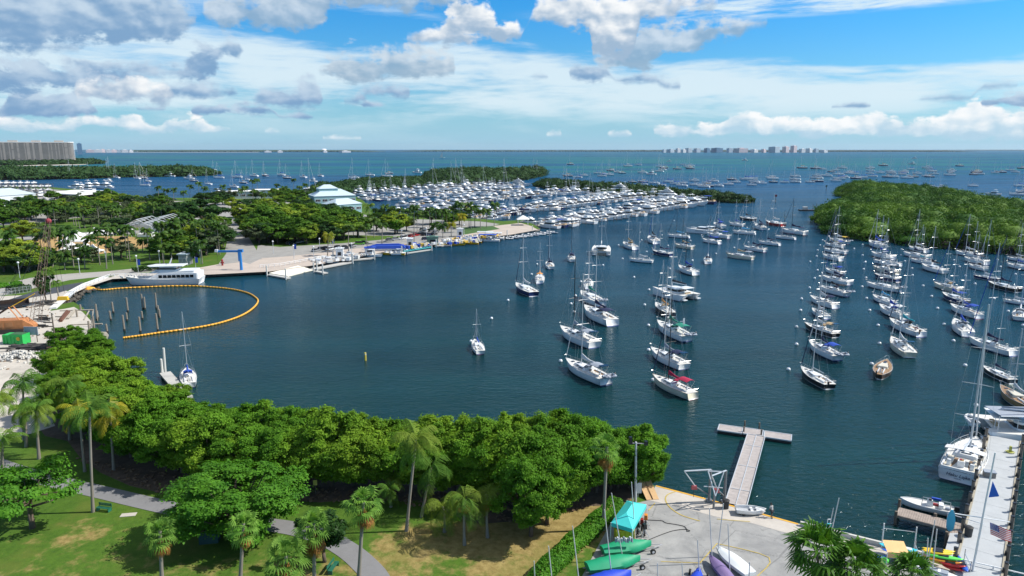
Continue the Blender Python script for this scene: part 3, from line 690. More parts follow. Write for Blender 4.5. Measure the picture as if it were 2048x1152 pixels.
BK['umbrella'] = broad('u', 13, 3.4, 3.2, 26, 8000, .34, LEAFB, 70, flat=1, up=.9)
BK['dome'] = broad('p', 15, 8.5, 1.0, 80, 70000, .27, LEAFB, 71, up=.9)
BK['small'] = broad('s', 4, 4.6, 1.6, 14, 6500, .26, LEAFD, 72)
BK['grey'] = broad('g', 10, 6, 2, 20, 5200, .6, leafmat('grey_green_leaves', (.05, .08, .035), (.13, .16, .08), None, .2, .6, .2), 73)
BK['near_mound'] = broad('nm', 9, 6.2, .6, 24, 22000, .36, LEAFN, 77)
def tree(kind, p, s=1., sz=None, rz=None, label=None, group=None, cat='tree', name='broadleaf_tree', mat=None):
 q = BK[kind]; e = empty(name, p, random.uniform(0, 6.28) if rz is None else rz, label, cat, group)
 e.scale = (s, s, sz or s)
 t = bpy.data.objects.new('trunk', q.trunk); link(t, e)
 c = bpy.data.objects.new('crown', q.crown); link(c, e); c.location = (0, 0, q.T)
 if mat: c.material_slots[0].link = 'OBJECT'; c.material_slots[0].material = mat
 return e
# --- palms
def feather_crown(name, nf, L, mat, seed, droop=1., leaflet=.85, lw=.055):
 rg = np.random.default_rng(seed); V = []; Fq = []; MI = []
 for f in range(nf):
  az = f * 2.39996 + rg.uniform(-.2, .2); el = R(rg.uniform(-28, 72)) if f > nf * .25 else R(rg.uniform(45, 82))
  l = L * rg.uniform(.82, 1.08); ns = 22
  d = np.array([math.cos(az), math.sin(az), 0.]); s = np.array([-math.sin(az), math.cos(az), 0.])
  p = np.array([0, 0, .1]); e = el; prev = p; tw = rg.uniform(-.35, .35)
  for i in range(ns):
   t = i / ns; e -= droop * (.035 + .1 * t) * (1.1 if el > 0 else .6)
   nx = prev + (d * math.cos(e) + np.array([0, 0, math.sin(e)])) * l / ns
   # rachis
   wv = s * (.03 * (1 - t) + .008); k = len(V); V += [prev - wv, prev + wv, nx + wv, nx - wv]; Fq.append((k, k + 1, k + 2, k + 3)); MI.append(0)
   if t > .12:
    ll = leaflet * math.sin(math.pi * min(1, .15 + t * .88)) ** .6 * rg.uniform(.85, 1.1)
    fw = d * math.cos(e) + np.array([0, 0, math.sin(e)])
    for sg in (-1, 1):
     dn = -.45 - .3 * rg.random() + sg * tw
     v = (s * sg * .8 + fw * .5 + np.array([0, 0, dn])); v /= np.linalg.norm(v)
     tip = prev + v * ll; w = fw * lw
     k = len(V); V += [prev - w, prev + w, tip + w * .4 + np.array([0, 0, -.06]), tip - w * .4 + np.array([0, 0, -.06])]
     Fq.append((k, k + 1, k + 2, k + 3)); MI.append(0)
   prev = nx
 o = npmesh(name, np.array(V), np.array(Fq), [mat], MI); me = o.data; bpy.data.objects.remove(o); return me
def fan_crown(name, nf, L, mat, seed, e0=-30, e1=80, blade=1.0):
 rg = np.random.default_rng(seed); V = []; Fq = []
 for f in range(nf):
  az = f * 2.39996 + rg.uniform(-.25, .25); el = R(e0 + (e1 - e0) * (f + .5) / nf + rg.uniform(-10, 10)); l = L * rg.uniform(.75, 1.1)
  d = np.array([math.cos(az) * math.cos(el), math.sin(az) * math.cos(el), math.sin(el)]); s = np.array([-math.sin(az), math.cos(az), 0.]); u = np.cross(d, s) * -1
  if u[2] < 0: u = -u
  c = d * l * .55 + np.array([0, 0, -.12 * l]); w = s * .03
  k = len(V); V += [-w, w, c + w, c - w]; Fq.append((k, k + 1, k + 2, k + 3))
  nb = 11
  for b in range(nb):
   a = R(-88 + 176 * b / (nb - 1)); v = d * math.cos(a) + s * math.sin(a); bl = blade * l * .5 * (.75 + .25 * math.cos(a * .8)) * rg.uniform(.9, 1.08)
   q = -s * math.sin(a) * 0 + (s * math.cos(a) - d * math.sin(a)) * .075 * bl
   mid = c + v * bl * .6 + u * .08; tip = c + v * bl + np.array([0, 0, -.32 * bl * rg.uniform(.6, 1.3)])
   k = len(V); V += [c - q * .2, c + q * .2, mid + q, mid - q]; Fq.append((k, k + 1, k + 2, k + 3))
   k = len(V); V += [mid - q, mid + q, tip + q * .15, tip - q * .15]; Fq.append((k, k + 1, k + 2, k + 3))
 o = npmesh(name, np.array(V), np.array(Fq), [mat]); me = o.data; bpy.data.objects.remove(o); return me
def palm_trunk(name, curve, r, seed, mat=PBARK):
 m = MB(); n = 9; pts = []; rs = []
 for i in range(n):
  t = i / (n - 1); pts.append((curve * math.sin(t * 1.57) ** 2 * .1, curve * .05 * math.sin(t * 3.1), t)); rs.append(r * (1.35 - .35 * min(1, t * 5)) * (1 - .22 * t))
 rings = [[(p[0] + rr * math.cos(a), p[1] + rr * math.sin(a), p[2]) for a in np.arange(8) * math.pi / 4] for p, rr in zip(pts, rs)]
 return m.loft(rings, mat).mesh(name, True), pts[-1]
PALMC = {('coco', i): feather_crown('fronds', 15 + 2 * i, 3.4, PALMG, 80 + i, 1.15 + .15 * i) for i in range(3)}
PALMF = leafmat('palm_frond_far', (.015, .055, .008), (.07, .15, .02), (.16, .2, .03), .5, .5, .2, .15)
PALMC.update({('park', i): feather_crown('fronds', 17, 3.1, PALMF, 85 + i, 1.2, .9, .1) for i in range(3)})
PALMC.update({('royal', i): feather_crown('fronds', 18, 3.9, PALMG, 90 + i, 1.35, 1.05) for i in range(2)})
PALMC.update({('yellow', i): feather_crown('fronds', 20, 3.2, PALMY, 95 + i, 1.25) for i in range(2)})
PALMC.update({('queen', i): feather_crown('fronds', 16, 4.6, PALMG, 98 + i, 1.7, 1.3) for i in range(2)})
PALMC.update({('big', 0): fan_crown('fronds', 40, 2.4, leafmat('big_fan', (.025, .09, .012), (.12, .26, .03), None, .8, .5, .25), 120, -55, 80, 1.25)})
PALMC.update({('fan', i): fan_crown('fronds', 24, 2.3, FANG, 100 + i, -42, 80) for i in range(3)})
SKIRT = fan_crown('dead_fronds', 26, 1.9, DEADF, 110, -86, -50, .8)
PT = [palm_trunk('trunk', c, r, 1) for c, r in ((.6, .17), (1.6, .16), (.1, .2))]
def palm(kind, base, H_, s=1., skirt=False, label=None, group=None, top=None, name='palm_tree', variant=None):
 i = random.randrange(10); i = variant if variant is not None else i
 keys = [k for k in PALMC if k[0] == kind]; cm = PALMC[keys[i % len(keys)]]
 tm, tp = PT[i % 3] if kind != 'fan' else PT[2]
 e = empty(name, base, 0, label, 'palm tree', group)
 t = bpy.data.objects.new('trunk', tm); link(t, e)
 dxy = (top[0] - base[0], top[1] - base[1]) if top is not None else (random.uniform(-.3, .3), random.uniform(-.3, .3))
 # shear the trunk towards its crown by tilting it
 v = Vector((dxy[0], dxy[1], H_)); q = v.to_track_quat('Z', 'Y')
 t.rotation_mode = 'QUATERNION'; t.rotation_quaternion = q; t.scale = (1, 1, v.length)
 tip = q @ Vector((tp[0], tp[1], v.length))
 c = bpy.data.objects.new('fronds', cm); link(c, e); c.location = tip - Vector((0, 0, .15)); c.rotation_euler = (random.uniform(-.1, .1), random.uniform(-.1, .1), random.uniform(0, 6.28)); c.scale = (s, s, s)
 if skirt:
  k = bpy.data.objects.new('dead_fronds', SKIRT); link(k, e); k.location = tip - Vector((0, 0, .4)); k.scale = (s * .95, s * .95, s * 1.25 * skirt); k.rotation_euler = (0, 0, random.uniform(0, 6))
 return e
def palm_px(kind, cx, cy, bx=None, by=None, H_=10., **k):
 """crown centre and base read off the photograph; the height follows"""
 if bx is not None:
  b = W(bx, by, LZ); h = Zat(b, cy) - LZ
  tp = W(cx, cy, LZ + h); tp.y = b.y
  zc = b.y * CP + (HCAM - LZ - h) * SP; tx = (cx - 1024) / F * zc
  return palm(kind, b, h, top=(tx, b.y), **k)
 p = W(cx, cy, LZ + H_); p.z = LZ
 return palm(kind, p, H_, **k)
def side(i): return ''
# near belt of mangroves: from the photograph's tree line (px of crown top centre, crown height)
rnd = random.Random(5)
def top_tree(kind, px, py_top, H_, s, **k):
 """tree whose crown top shows at (px,py_top) and is H_ high"""
 q = BK[kind]; p = W(px, py_top, LZ + H_); p.z = LZ - .2
 return tree(kind, p, s, H_ / (q.T + q.H), **k)
BELT = [ # x, y of top, height, scale
 (128, 652, 6.5, .8), (172, 660, 6.5, .85), (196, 676, 4.5, .7), (110, 690, 7.5, .9), (160, 700, 8.5, 1.0), (118, 735, 8.5, 1), (190, 712, 8.5, 1.), (236, 716, 8, .95), (160, 748, 9, 1.05), (215, 752, 9, 1.05), (262, 762, 8.5, 1.),
 (300, 776, 8.5, .95), (345, 764, 6.5, .7), (190, 790, 9.5, 1.1), (250, 800, 9.5, 1.1), (318, 808, 9.5, 1.1), (385, 800, 8.5, 1), (352, 832, 9.5, 1.1), (425, 805, 8.5, 1.), (470, 808, 8.5, .95), (410, 842, 9.8, 1.1), (280, 846, 9.8, 1.1), (232, 862, 9, 1.),
 (522, 802, 10, 1.05), (560, 806, 10, 1.05), (480, 850, 10, 1.15), (340, 884, 9, 1.), (415, 886, 9.5, 1.05), (555, 850, 10, 1.15), (610, 824, 9.8, 1.05), (655, 828, 10, 1.05), (500, 896, 9.5, 1.05), (630, 868, 10, 1.15), (700, 838, 10, 1.05),
 (745, 850, 9.5, 1.05), (580, 900, 9.5, 1.05), (700, 888, 10, 1.15), (790, 858, 9.5, 1.05), (660, 920, 9, 1.), (768, 898, 10, 1.15), (840, 852, 10, 1.05), (740, 925, 9, 1.), (885, 848, 10.2, 1.1), (835, 900, 10, 1.1), (925, 850, 10, 1.), (905, 896, 10, 1.1),
 (968, 842, 10.5, 1.05), (985, 880, 11, 1.15), (1010, 826, 11, 1.1), (1052, 824, 11.3, 1.15), (1040, 868, 11.5, 1.2), (1090, 852, 11, 1.1), (1135, 838, 11, 1.1), (1100, 896, 11, 1.15), (1165, 850, 10.8, 1.05), (1160, 886, 10.5, 1.1), (1195, 866, 10, 1.),
 (1240, 872, 9.5, .95), (1282, 870, 9, .9), (1225, 905, 9, 1.), (1290, 904, 7.5, .75), (1262, 925, 6.5, .7), (960, 925, 9, 1.), (1040, 925, 9.5, 1.05), (1150, 925, 8, .95), (1298, 938, 4.5, .5)]
tn = 0
for i, (x, y, h, s) in enumerate(BELT):
 where = 'the far left end of the belt' if x < 240 else 'behind the lawn at left' if x < 480 else 'behind the domed tree' if x < 640 else 'behind the path bend' if x < 800 else 'by the tall leaning palm' if x < 950 else 'behind the bare sandy patch' if x < 1180 else 'at the apron end'
 BELT[i] = (x, y, h, s, where)
cnt = {}
for x, y, h, s, where in sorted(BELT):
 cnt[where] = cnt.get(where, 0) + 1
 tree_kind = 'near%d' % rnd.randrange(5); h *= rnd.uniform(.9, 1.09); y -= 3
 lim = float(np.interp(x, [0, 110, 180, 240, 330, 420, 600, 800, 900, 1050, 1180, 1300], [800, 830, 868, 912, 940, 962, 972, 972, 985, 1005, 985, 972])) + 2
 while True:
  pp = W(x, y, LZ + h); pp.z = LZ
  if PX(pp)[1] <= lim or h < 3: break
  y -= 3; h *= .995
 top_tree(tree_kind, x, y, h, s, label='dense green mangrove tree, %s from left %s' % (ordn(cnt[where] - 1), where), group='mangrove trees along the near shore', cat='mangrove tree', name='mangrove_tree')
# two clear-stemmed trees standing in the dirt
for x, y, bx, by, h, s, lab in [(1052, 905, 1062, 1072, 0, 1.05, 'bushy tree with a leafy trunk on bare dirt, left one of two'), (1098, 900, 1094, 1048, 0, .95, 'bushy tree with a leafy trunk on bare dirt, right one of two')]:
 b = W(bx, by, LZ); h = Zat(b, y) - LZ; q = BK['near1']
 tree('near1', b, s * .9, h / (q.T + q.H), label=lab)
def tree_at(kind, bx, by, topy, wpx_, label, **k):
 b = W(bx, by, LZ); h = Zat(b, topy) - LZ; q = BK[kind]; zc = b.y * CP + (HCAM - 4) * SP
 return tree(kind, b, wpx_ / F * zc / q.W, h / (q.T + q.H), label=label, **k)
tree_at('umbrella', 65, 1056, 935, 205, 'flat topped umbrella tree with pale trunk on the left lawn', rz=.5)
tree_at('dome', 470, 1072, 934, 285, 'wide domed bright green tree hiding the bend of the path', rz=1.)
tree_at('small', 650, 1124, 1012, 92, 'small dark leafy tree right of the path beside a fan palm')
# foreground palms
for kind, cx, cy, bx, by, s, sk, lab in [
 ('fan', 320, 1062, 324, 1165, 1.0, 1.0, 'fan palm with orange dead skirt, standing on the lawn left of the others'),
 ('fan', 487, 1048, 480, 1170, 1.0, .9, 'yellowish fan palm in front of the domed tree'),
 ('fan', 572, 1112, 570, 1230, 1.35, .7, 'big fan palm cut off by the bottom edge near the path'),
 ('fan', 627, 1048, 629, 1180, 1.12, 1.2, 'fan palm with hanging brown skirt beside the path'),
 ('fan', 727, 1004, 717, 1165, 1.2, .9, 'fan palm with slim straight trunk right of the path'),
 ('fan', 1214, 893, 1206, 1060, 1.1, 1.0, 'tall fan palm rising beside the hedge by the turquoise tent'),
 ('coco', 178, 822, 186, 1024, 1.25, 0, 'tall slender palm on the left lawn with pale green crown'),
 ('yellow', 158, 826, 170, 943, 1.15, 0, 'yellowing palm with slim trunk just left of the tallest lawn palm'),
 ('yellow', 220, 826, 228, 940, 1.15, 0, 'yellow fronded palm at the edge of the mangroves'),
 ('coco', 72, 822, 78, 918, 1.2, 0, 'dark green palm on grass beside the sand track'),
 ('coco', 50, 818, 53, 894, 1.1, 0, 'palm on grass farthest from the path by the sand track'),
 ('coco', 45, 768, 48, 880, 1.3, 0, 'bushy palm overlapping the sand track, left edge'),
 ('coco', 132, 772, 140, 880, 1.3, 0, 'dark palm against the left mangroves above the sand track'),
 ('coco', 4, 884, 6, 970, 1.15, 0, 'palm cut by the left edge beside the path'),
 ('coco', -10, 800, 0, 930, 1.2, 0, 'palm crown poking in at the left edge by the sand'),
 ('royal', 832, 880, 813, 1062, 1.12, 0, 'tallest leaning palm with thick pale trunk in front of the mangroves'),
 ('queen', 862, 935, 843, 1034, .95, 0, 'drooping feathery palm just right of the tallest leaning palm'),
 ('queen', 886, 1012, 889, 1064, .85, 0, 'low drooping palm on the shaded dirt'),
 ('queen', 930, 1000, 929, 1090, .85, .5, 'drooping palm with an orange dead frond on the dirt'),
 ('coco', 778, 975, 782, 1014, .8, 0, 'small thin palm in deep shade under the mangroves'),
 ('queen', 975, 990, 975, 1075, .7, .8, 'dead headed palm stump among the dirt patch trees')]:
 palm_px(kind, cx, cy, bx, by, s=s * (.82 if kind == 'fan' else .98), skirt=sk, label=lab)
for cx, cy, bx, by, s, lab in [(1632, 1096, 1640, 1235, 1.5, 'large glossy fan palm at the bottom edge of the apron'), (1712, 1134, 1705, 1260, 1.45, 'right hand fan palm of the pair at the bottom edge'), (1822, 1140, 1815, 1260, 1.1, 'fan palm tip in front of the kayak rack')]:
 palm_px('big', cx, cy, bx, by, s=s * .85, skirt=0, label=lab, variant=1)
# --- far bank: park and quay
P4 = [(505, 950, 505, 1062), (670, 1000, 680, 1150), (845, 930, 852, 1150), (125, 1000, 100, 1150), (30, 1000, 40, 1140), (1040, 680, 1045, 800), (890, 665, 895, 780), (930, 655, 930, 770), (610, 700, 640, 832), (715, 620, 715, 720), (290, 700, 290, 792),
  (150, 690, 155, 790), (230, 680, 235, 780), (1265, 500, 1272, 625), (1330, 520, 1330, 612), (1390, 515, 1390, 612), (1520, 490, 1520, 600), (1590, 468, 1590, 600), (1640, 505, 1640, 600), (1470, 540, 1470, 620), (1930, 520, 1940, 640), (2020, 450, 2025, 600), (1960, 500, 1965, 620),
  (1310, 970, 1310, 1112), (1375, 975, 1370, 1110), (1530, 1000, 1535, 1110), (1600, 940, 1620, 1112), (1140, 925, 1140, 1010), (1200, 930, 1200, 1010), (1290, 880, 1290, 960), (1780, 490, 1780, 600), (1120, 660, 1120, 760), (1180, 670, 1180, 770), (1320, 575, 1320, 640), (770, 620, 770, 720),
  (350, 480 + 560, 360, 1160), (510, 1040, 520, 1160), (420, 1060, 420, 1150)]
pl = []
for a, b, c, d in P4: pl.append((a / 4, 250 + b / 4, c / 4, 250 + d / 4, 'coco'))
Q4 = [(580, 890, 572, 1045, 'yellow'), (740, 820, 740, 1012, 'coco'), (775, 730, 780, 900, 'coco'), (870, 820, 892, 985, 'coco'), (1010, 800, 1008, 950, 'coco'), (905, 650, 905, 790, 'royal'), (1030, 660, 1035, 790, 'coco'), (1080, 672, 1080, 800, 'coco'), (1160, 680, 1165, 800, 'coco'), (1265, 665, 1265, 935, 'coco'),
  (1340, 700, 1332, 850, 'coco'), (1440, 690, 1440, 860, 'coco'), (1490, 690, 1490, 850, 'coco'), (1520, 700, 1530, 840, 'coco'), (1580, 665, 1585, 830, 'coco'), (1625, 635, 1625, 830, 'coco'), (1645, 730, 1645, 860, 'yellow'), (1700, 640, 1705, 820, 'coco'), (1720, 680, 1720, 830, 'coco'), (1750, 660, 1750, 820, 'coco'), (1795, 690, 1795, 830, 'coco'),
  (1845, 690, 1845, 820, 'coco'), (1910, 640, 1905, 812, 'coco'), (1495, 810, 1495, 905, 'coco'), (1560, 800, 1562, 895, 'yellow'), (1430, 800, 1430, 880, 'coco'), (940, 760, 945, 900, 'coco'), (690, 770, 700, 900, 'coco'), (1100, 690, 1110, 800, 'coco'), (1230, 690, 1235, 800, 'coco'), (1390, 680, 1390, 820, 'coco'),
  (300, 440, 300, 520, 'coco'), (10, 440, 10, 560, 'coco'), (130, 555, 130, 640, 'coco'), (60, 560, 60, 640, 'coco'), (395, 480, 395, 560, 'coco'), (475, 500, 475, 580, 'coco'), (350, 500, 350, 580, 'coco'), (230, 500, 230, 580, 'coco'), (170, 480, 170, 560, 'coco'), (1285, 720, 1290, 870, 'coco'), (820, 760, 822, 900, 'coco')]
for a, b, c, d, k in Q4: pl.append((512 + a / 4, 250 + b / 4, 512 + c / 4, 250 + d / 4, k))
pl.sort()
pn = {}
for a, b, c, d, k in pl:
 if c > 700: w = 'in the row before the marina' if d < 462 else 'along the quay promenade'
 elif c > 512: w = 'beside the blue roofed restaurant' if d < 405 else 'near the parked cars on the quay'
 elif c > 300: w = 'by the boatyard waterfront' if d < 412 else 'in the park behind the charter yacht'
 elif d > 500: w = 'beside the road behind the building site'
 else: w = 'around the sports field'
 pn[w] = pn.get(w, 0) + 1
 palm_px('park' if k == 'coco' else k, a, b, c, d, s=1.25 if d > 480 else 1.4, label='%s palm, %s from left %s' % ('yellowish' if k == 'yellow' else 'green', ordn(pn[w] - 1), w), group='palms of the far bank')
T4 = [(60, 700, 'mid', 1.), (170, 830, 'mid', 1.), (40, 850, 'bright', 1.1), (370, 650, 'mid', 1.4), (460, 690, 'mid', 1), (500, 800, 'grey', 1), (400, 800, 'mid', .9), (760, 780, 'yel', 1.2), (860, 790, 'yel', 1.1), (930, 810, 'mid', 1.), (1290, 680, 'dark', 1.2), (1380, 690, 'dark', 1.2), (1620, 670, 'dark', 1.7), (1740, 780, 'mid', 1.1), (1830, 890, 'grey', 1.4),
  (1740, 980, 'mid', 1.3), (1800, 1010, 'mid', 1.1), (1660, 960, 'mid', 1.1), (1560, 810, 'mid', 1.), (880, 550, 'mid', 1.1), (800, 560, 'mid', .9), (1180, 590, 'dark', .9), (980, 590, 'mid', 1.), (1450, 650, 'dark', 1), (960, 960, 'grey', 1.), (1100, 1040, 'mid', 1.), (1000, 1060, 'mid', 1), (1640, 860, 'grey', 1.), (1900, 650, 'dark', 1.3), (2010, 640, 'dark', 1.3), (1500, 890, 'mid', .9), (1440, 930, 'grey', .8),
  (1200, 1020, 'mid', .9), (1400, 1040, 'mid', .9), (1500, 1050, 'mid', .8), (1880, 720, 'dark', 1.2), (1950, 700, 'mid', 1.2), (260, 660, 'mid', 1.1), (100, 740, 'mid', 1), (20, 740, 'mid', 1), (680, 770, 'mid', .9), (1100, 770, 'mid', .9), (1240, 740, 'mid', .9), (1340, 600, 'mid', .6), (1850, 620, 'mid', .9), (1720, 600, 'mid', .9), (560, 650, 'mid', .9), (650, 640, 'mid', .9), (780, 650, 'mid', .9),
  (20, 1060, 'mid', .9), (200, 1080, 'mid', .9), (330, 1060, 'mid', .8), (590, 1080, 'mid', .8), (1020, 700, 'mid', .8), (1130, 820, 'grey', .7), (1680, 1060, 'mid', .8), (1580, 1070, 'mid', .8), (1870, 970, 'bright', .7), (900, 870, 'grey', .6), (10, 620, 'mid', .8),
  (290, 820, 'grey', .8), (400, 900, 'mid', .5), (1640, 770, 'mid', 1), (1560, 740, 'dark', 1), (340, 960 + 80, 'mid', .7), (1960, 800, 'mid', .7)]
U4 = [(60, 900, 'bright', 1.2), (110, 960, 'bright', 1.1), (420, 930, 'bright', 1.), (120, 740, 'mid', 1.5), (280, 840, 'mid', 1.5), (210, 800, 'mid', 1.2), (370, 820, 'mid', 1.2), (250, 700, 'mid', 1.4), (40, 670, 'mid', 1.3), (500, 720, 'mid', 1.5), (600, 740, 'mid', 1.3), (420, 760, 'mid', 1.3), (330, 700, 'mid', 1.3), (640, 680, 'dark', 1.2), (560, 660, 'dark', 1.2),
  (820, 750, 'mid', 1.1), (700, 800, 'mid', 1.2), (640, 870, 'mid', 1.1), (560, 830, 'dark', 1.), (780, 860, 'mid', 1.), (860, 880, 'mid', 1.), (950, 830, 'mid', 1.1), (1020, 860, 'mid', 1.), (1110, 770, 'bright', 1.3), (1180, 760, 'dark', 1.3), (1240, 790, 'dark', 1.1), (1080, 830, 'mid', 1.1), (1150, 850, 'dark', 1.), (1330, 770, 'mid', 1.1), (1390, 800, 'dark', 1.),
  (960, 760, 'mid', 1.), (1470, 780, 'dark', .8), (0, 800, 'mid', 1.2), (20, 860, 'mid', 1.), (160, 690, 'mid', 1.2), (480, 660, 'mid', 1.), (720, 720, 'mid', 1.), (440, 690, 'mid', 1.2), (180, 850, 'dark', 1), (80, 620, 'mid', .9), (190, 590, 'mid', .9), (300, 590, 'mid', 1.), (380, 600, 'dark', .9), (270, 540, 'mid', .8), (440, 560, 'mid', .8), (350, 560, 'mid', .8), (160, 560, 'mid', .8),
  (1270, 850, 'mid', .8), (520, 790, 'mid', 1.1), (610, 800, 'mid', 1.1), (1540, 720, 'dark', .7), (1640, 690, 'dark', .7), (900, 700, 'mid', .9), (1000, 700, 'dark', .9), (1400, 720, 'dark', .9)]
bl = [(a / 4, 250 + b / 4, k, s) for a, b, k, s in T4] + [(512 + a / 4, 250 + b / 4, k, s) for a, b, k, s in U4]
YELM = leafmat('yellow_green_leaves', (.09, .15, .01), (.22, .3, .02), None, .2, .5, .3)
bn_ = {}
HOLE = [(636, 378, 745, 452)]
def inpoly(x, y, P_):
 r = False
 for i in range(len(P_)):
  a, b = P_[i], P_[(i + 1) % len(P_)]
  if (a[1] > y) != (b[1] > y) and x < (b[0] - a[0]) * (y - a[1]) / (b[1] - a[1]) + a[0]: r = not r
 return r
for poly, n in [([(505, 420), (620, 405), (640, 440), (740, 450), (900, 440), (985, 436), (960, 448), (880, 462), (760, 476), (640, 484), (600, 470), (520, 480), (500, 450)], 95),
    ([(340, 420), (372, 440), (440, 462), (450, 490), (470, 505), (455, 520), (330, 525), (320, 505), (345, 470), (380, 460)], 60), ([(0, 400), (240, 392), (350, 400), (360, 430), (240, 440), (0, 452)], 60),
    ([(0, 505), (110, 512), (240, 505), (330, 515), (330, 530), (200, 536), (100, 545), (0, 560)], 70), ([(400, 392), (560, 384), (650, 382), (630, 398), (500, 402), (400, 404)], 14), ([(120, 446), (330, 438), (340, 455), (120, 462)], 16), ([(380, 470), (455, 480), (450, 512), (330, 528), (320, 508)], 30)]:
 xs = [p[0] for p in poly]; ys = [p[1] for p in poly]; c_ = 0
 while c_ < n:
  x, y = rnd.uniform(min(xs), max(xs)), rnd.uniform(min(ys), max(ys))
  if inpoly(x, y, poly): bl.append((x, y - 8, rnd.choice(['mid', 'mid', 'mid', 'dark', 'grey']), rnd.uniform(.75, 1.15))); c_ += 1
QL = lambda x: float(np.interp(x, [0, 100, 330, 450, 520, 640, 760, 860, 985], [560, 540, 527, 512, 492, 490, 476, 462, 446])) - 3
def tree_ok(p):
 x, y = PX(p)
 if y > QL(x): return False
 if inpoly(x, y, [(440, 425), (470, 425), (530, 510), (440, 520), (462, 470)]): return False
 if inpoly(x, y, [(625, 395), (735, 395), (745, 444), (625, 436)]): return False
 if inpoly(x, y, [(120, 468), (225, 468), (228, 520), (120, 520)]) or inpoly(x, y, [(225, 478), (300, 478), (300, 500), (225, 500)]) or inpoly(x, y, [(0, 484), (110, 480), (110, 515), (0, 520)]): return False
 if inpoly(x, y, [(255, 455), (372, 450), (375, 482), (255, 488)]): return False
 return True
for a, b, k, s in sorted(bl):
 kind = {'mid': 'mid%d' % rnd.randrange(4), 'yel': 'mid0', 'bright': 'bright%d' % rnd.randrange(2), 'dark': 'dark%d' % rnd.randrange(2), 'grey': 'grey'}[k]
 if a < 470 and b > 430 and k in ('mid', 'dark') and rnd.random() < .45:
  pb = W(a, b + 14, LZ)
  if tree_ok(pb):
   npk = globals().get('npk', 0) + 1; palm('park', pb, rnd.uniform(8, 13), rnd.uniform(1.1, 1.4), label='dark green coconut palm, %s from left in the park trees' % ordn(npk - 1), group='palms among the park trees')
  continue
 q = BK[kind]; s = s * 1.22; p = W(a, b, LZ + (q.T + q.H * .5) * s * .85); p.z = LZ
 if not tree_ok(p): continue
 adj = {'mid': 'green', 'yel': 'yellow green', 'bright': 'bright green', 'dark': 'dark spreading', 'grey': 'grey green'}[k]
 w = ('behind the restaurant' if b < 412 else 'in the grove behind the quay cars' if b < 470 else 'at the quay edge of the grove') if a > 500 else ('near the boatyard roofs' if b < 412 else 'between boatyard and sports field' if b < 462 else 'around the white tents' if b < 495 else 'behind the charter yacht')
 bn_[(adj, w)] = bn_.get((adj, w), 0) + 1
 tree(kind, p, s, s * .85, mat=YELM if k == 'yel' else None, label='%s tree, %s of its colour from left %s' % (adj, ordn(bn_[(adj, w)] - 1), w), group='broadleaf trees of the far bank')
# hedge along the apron
def leafbox(name, pts, w, h, n, leaf, mat, seed, lab, cat='hedge'):
 rg = np.random.default_rng(seed); P_ = np.array([tuple(p) for p in pts]); seg = P_[1:] - P_[:-1]; sl_ = np.linalg.norm(seg, axis=1); k = rg.choice(len(seg), n, p=sl_ / sl_.sum()); t = rg.uniform(0, 1, n)
 c = P_[k] + seg[k] * t[:, None]; nv = np.stack([-seg[k][:, 1], seg[k][:, 0]], 1) / sl_[k][:, None]
 a = rg.uniform(0, math.pi, n); rr = rg.uniform(.75, 1.08, n)
 ox = np.sign(np.cos(a)) * np.abs(np.cos(a)) ** .45 * w / 2 * rr; oz = np.abs(np.sin(a)) ** .45 * h * rr
 C = np.stack([c[:, 0] + nv[:, 0] * ox, c[:, 1] + nv[:, 1] * ox, LZ + oz + .15 * np.sin(c[:, 0] * 2.1)], 1)
 N = np.stack([nv[:, 0] * np.cos(a), nv[:, 1] * np.cos(a), np.sin(a)], 1) + rg.normal(0, .5, (n, 3)); N /= np.linalg.norm(N, axis=1)[:, None]
 V, Fq = leafquads(C, N, leaf * rg.uniform(.6, 1.3, n), rg)
 o = npmesh(name, V, Fq, [mat]); link(o); return tag(o, lab, cat)
leafbox('hedge', pix([(1232, 1020), (1190, 1060), (1140, 1105), (1085, 1160), (1040, 1215)], LZ), 2.0, 1.5, 26000, .24, LEAFB, 9, 'long clipped bright green hedge between dirt and apron')
leafbox('hedge', pix([(266, 545), (300, 541), (340, 539)], LZ), 2.4, 1.6, 2500, .4, LEAFD, 10, 'dark low hedge on the grass behind the charter yacht')
leafbox('shrub_bed', pix([(-10, 576), (20, 572), (44, 570)], LZ), 5, 1., 2500, .4, LEAFB, 12, 'bright planted traffic island at the left edge')
leafbox('shrub_bed', pix([(20, 586), (38, 583), (54, 580)], LZ), 4.5, 1.8, 2500, .4, LEAFD, 13, 'dark rounded shrub bed beside the asphalt car park', 'shrubs')
leafbox('shore_plants', pix([(186, 700), (205, 740), (262, 790), (320, 832), (420, 868), (550, 894), (700, 922), (900, 928), (1050, 932), (1200, 946), (1305, 964)], 0), 4, 2.5, 26000, .42, LEAFN, 14, 'low green growth overhanging the water below the mangroves', 'shrubs')['kind'] = 'stuff'
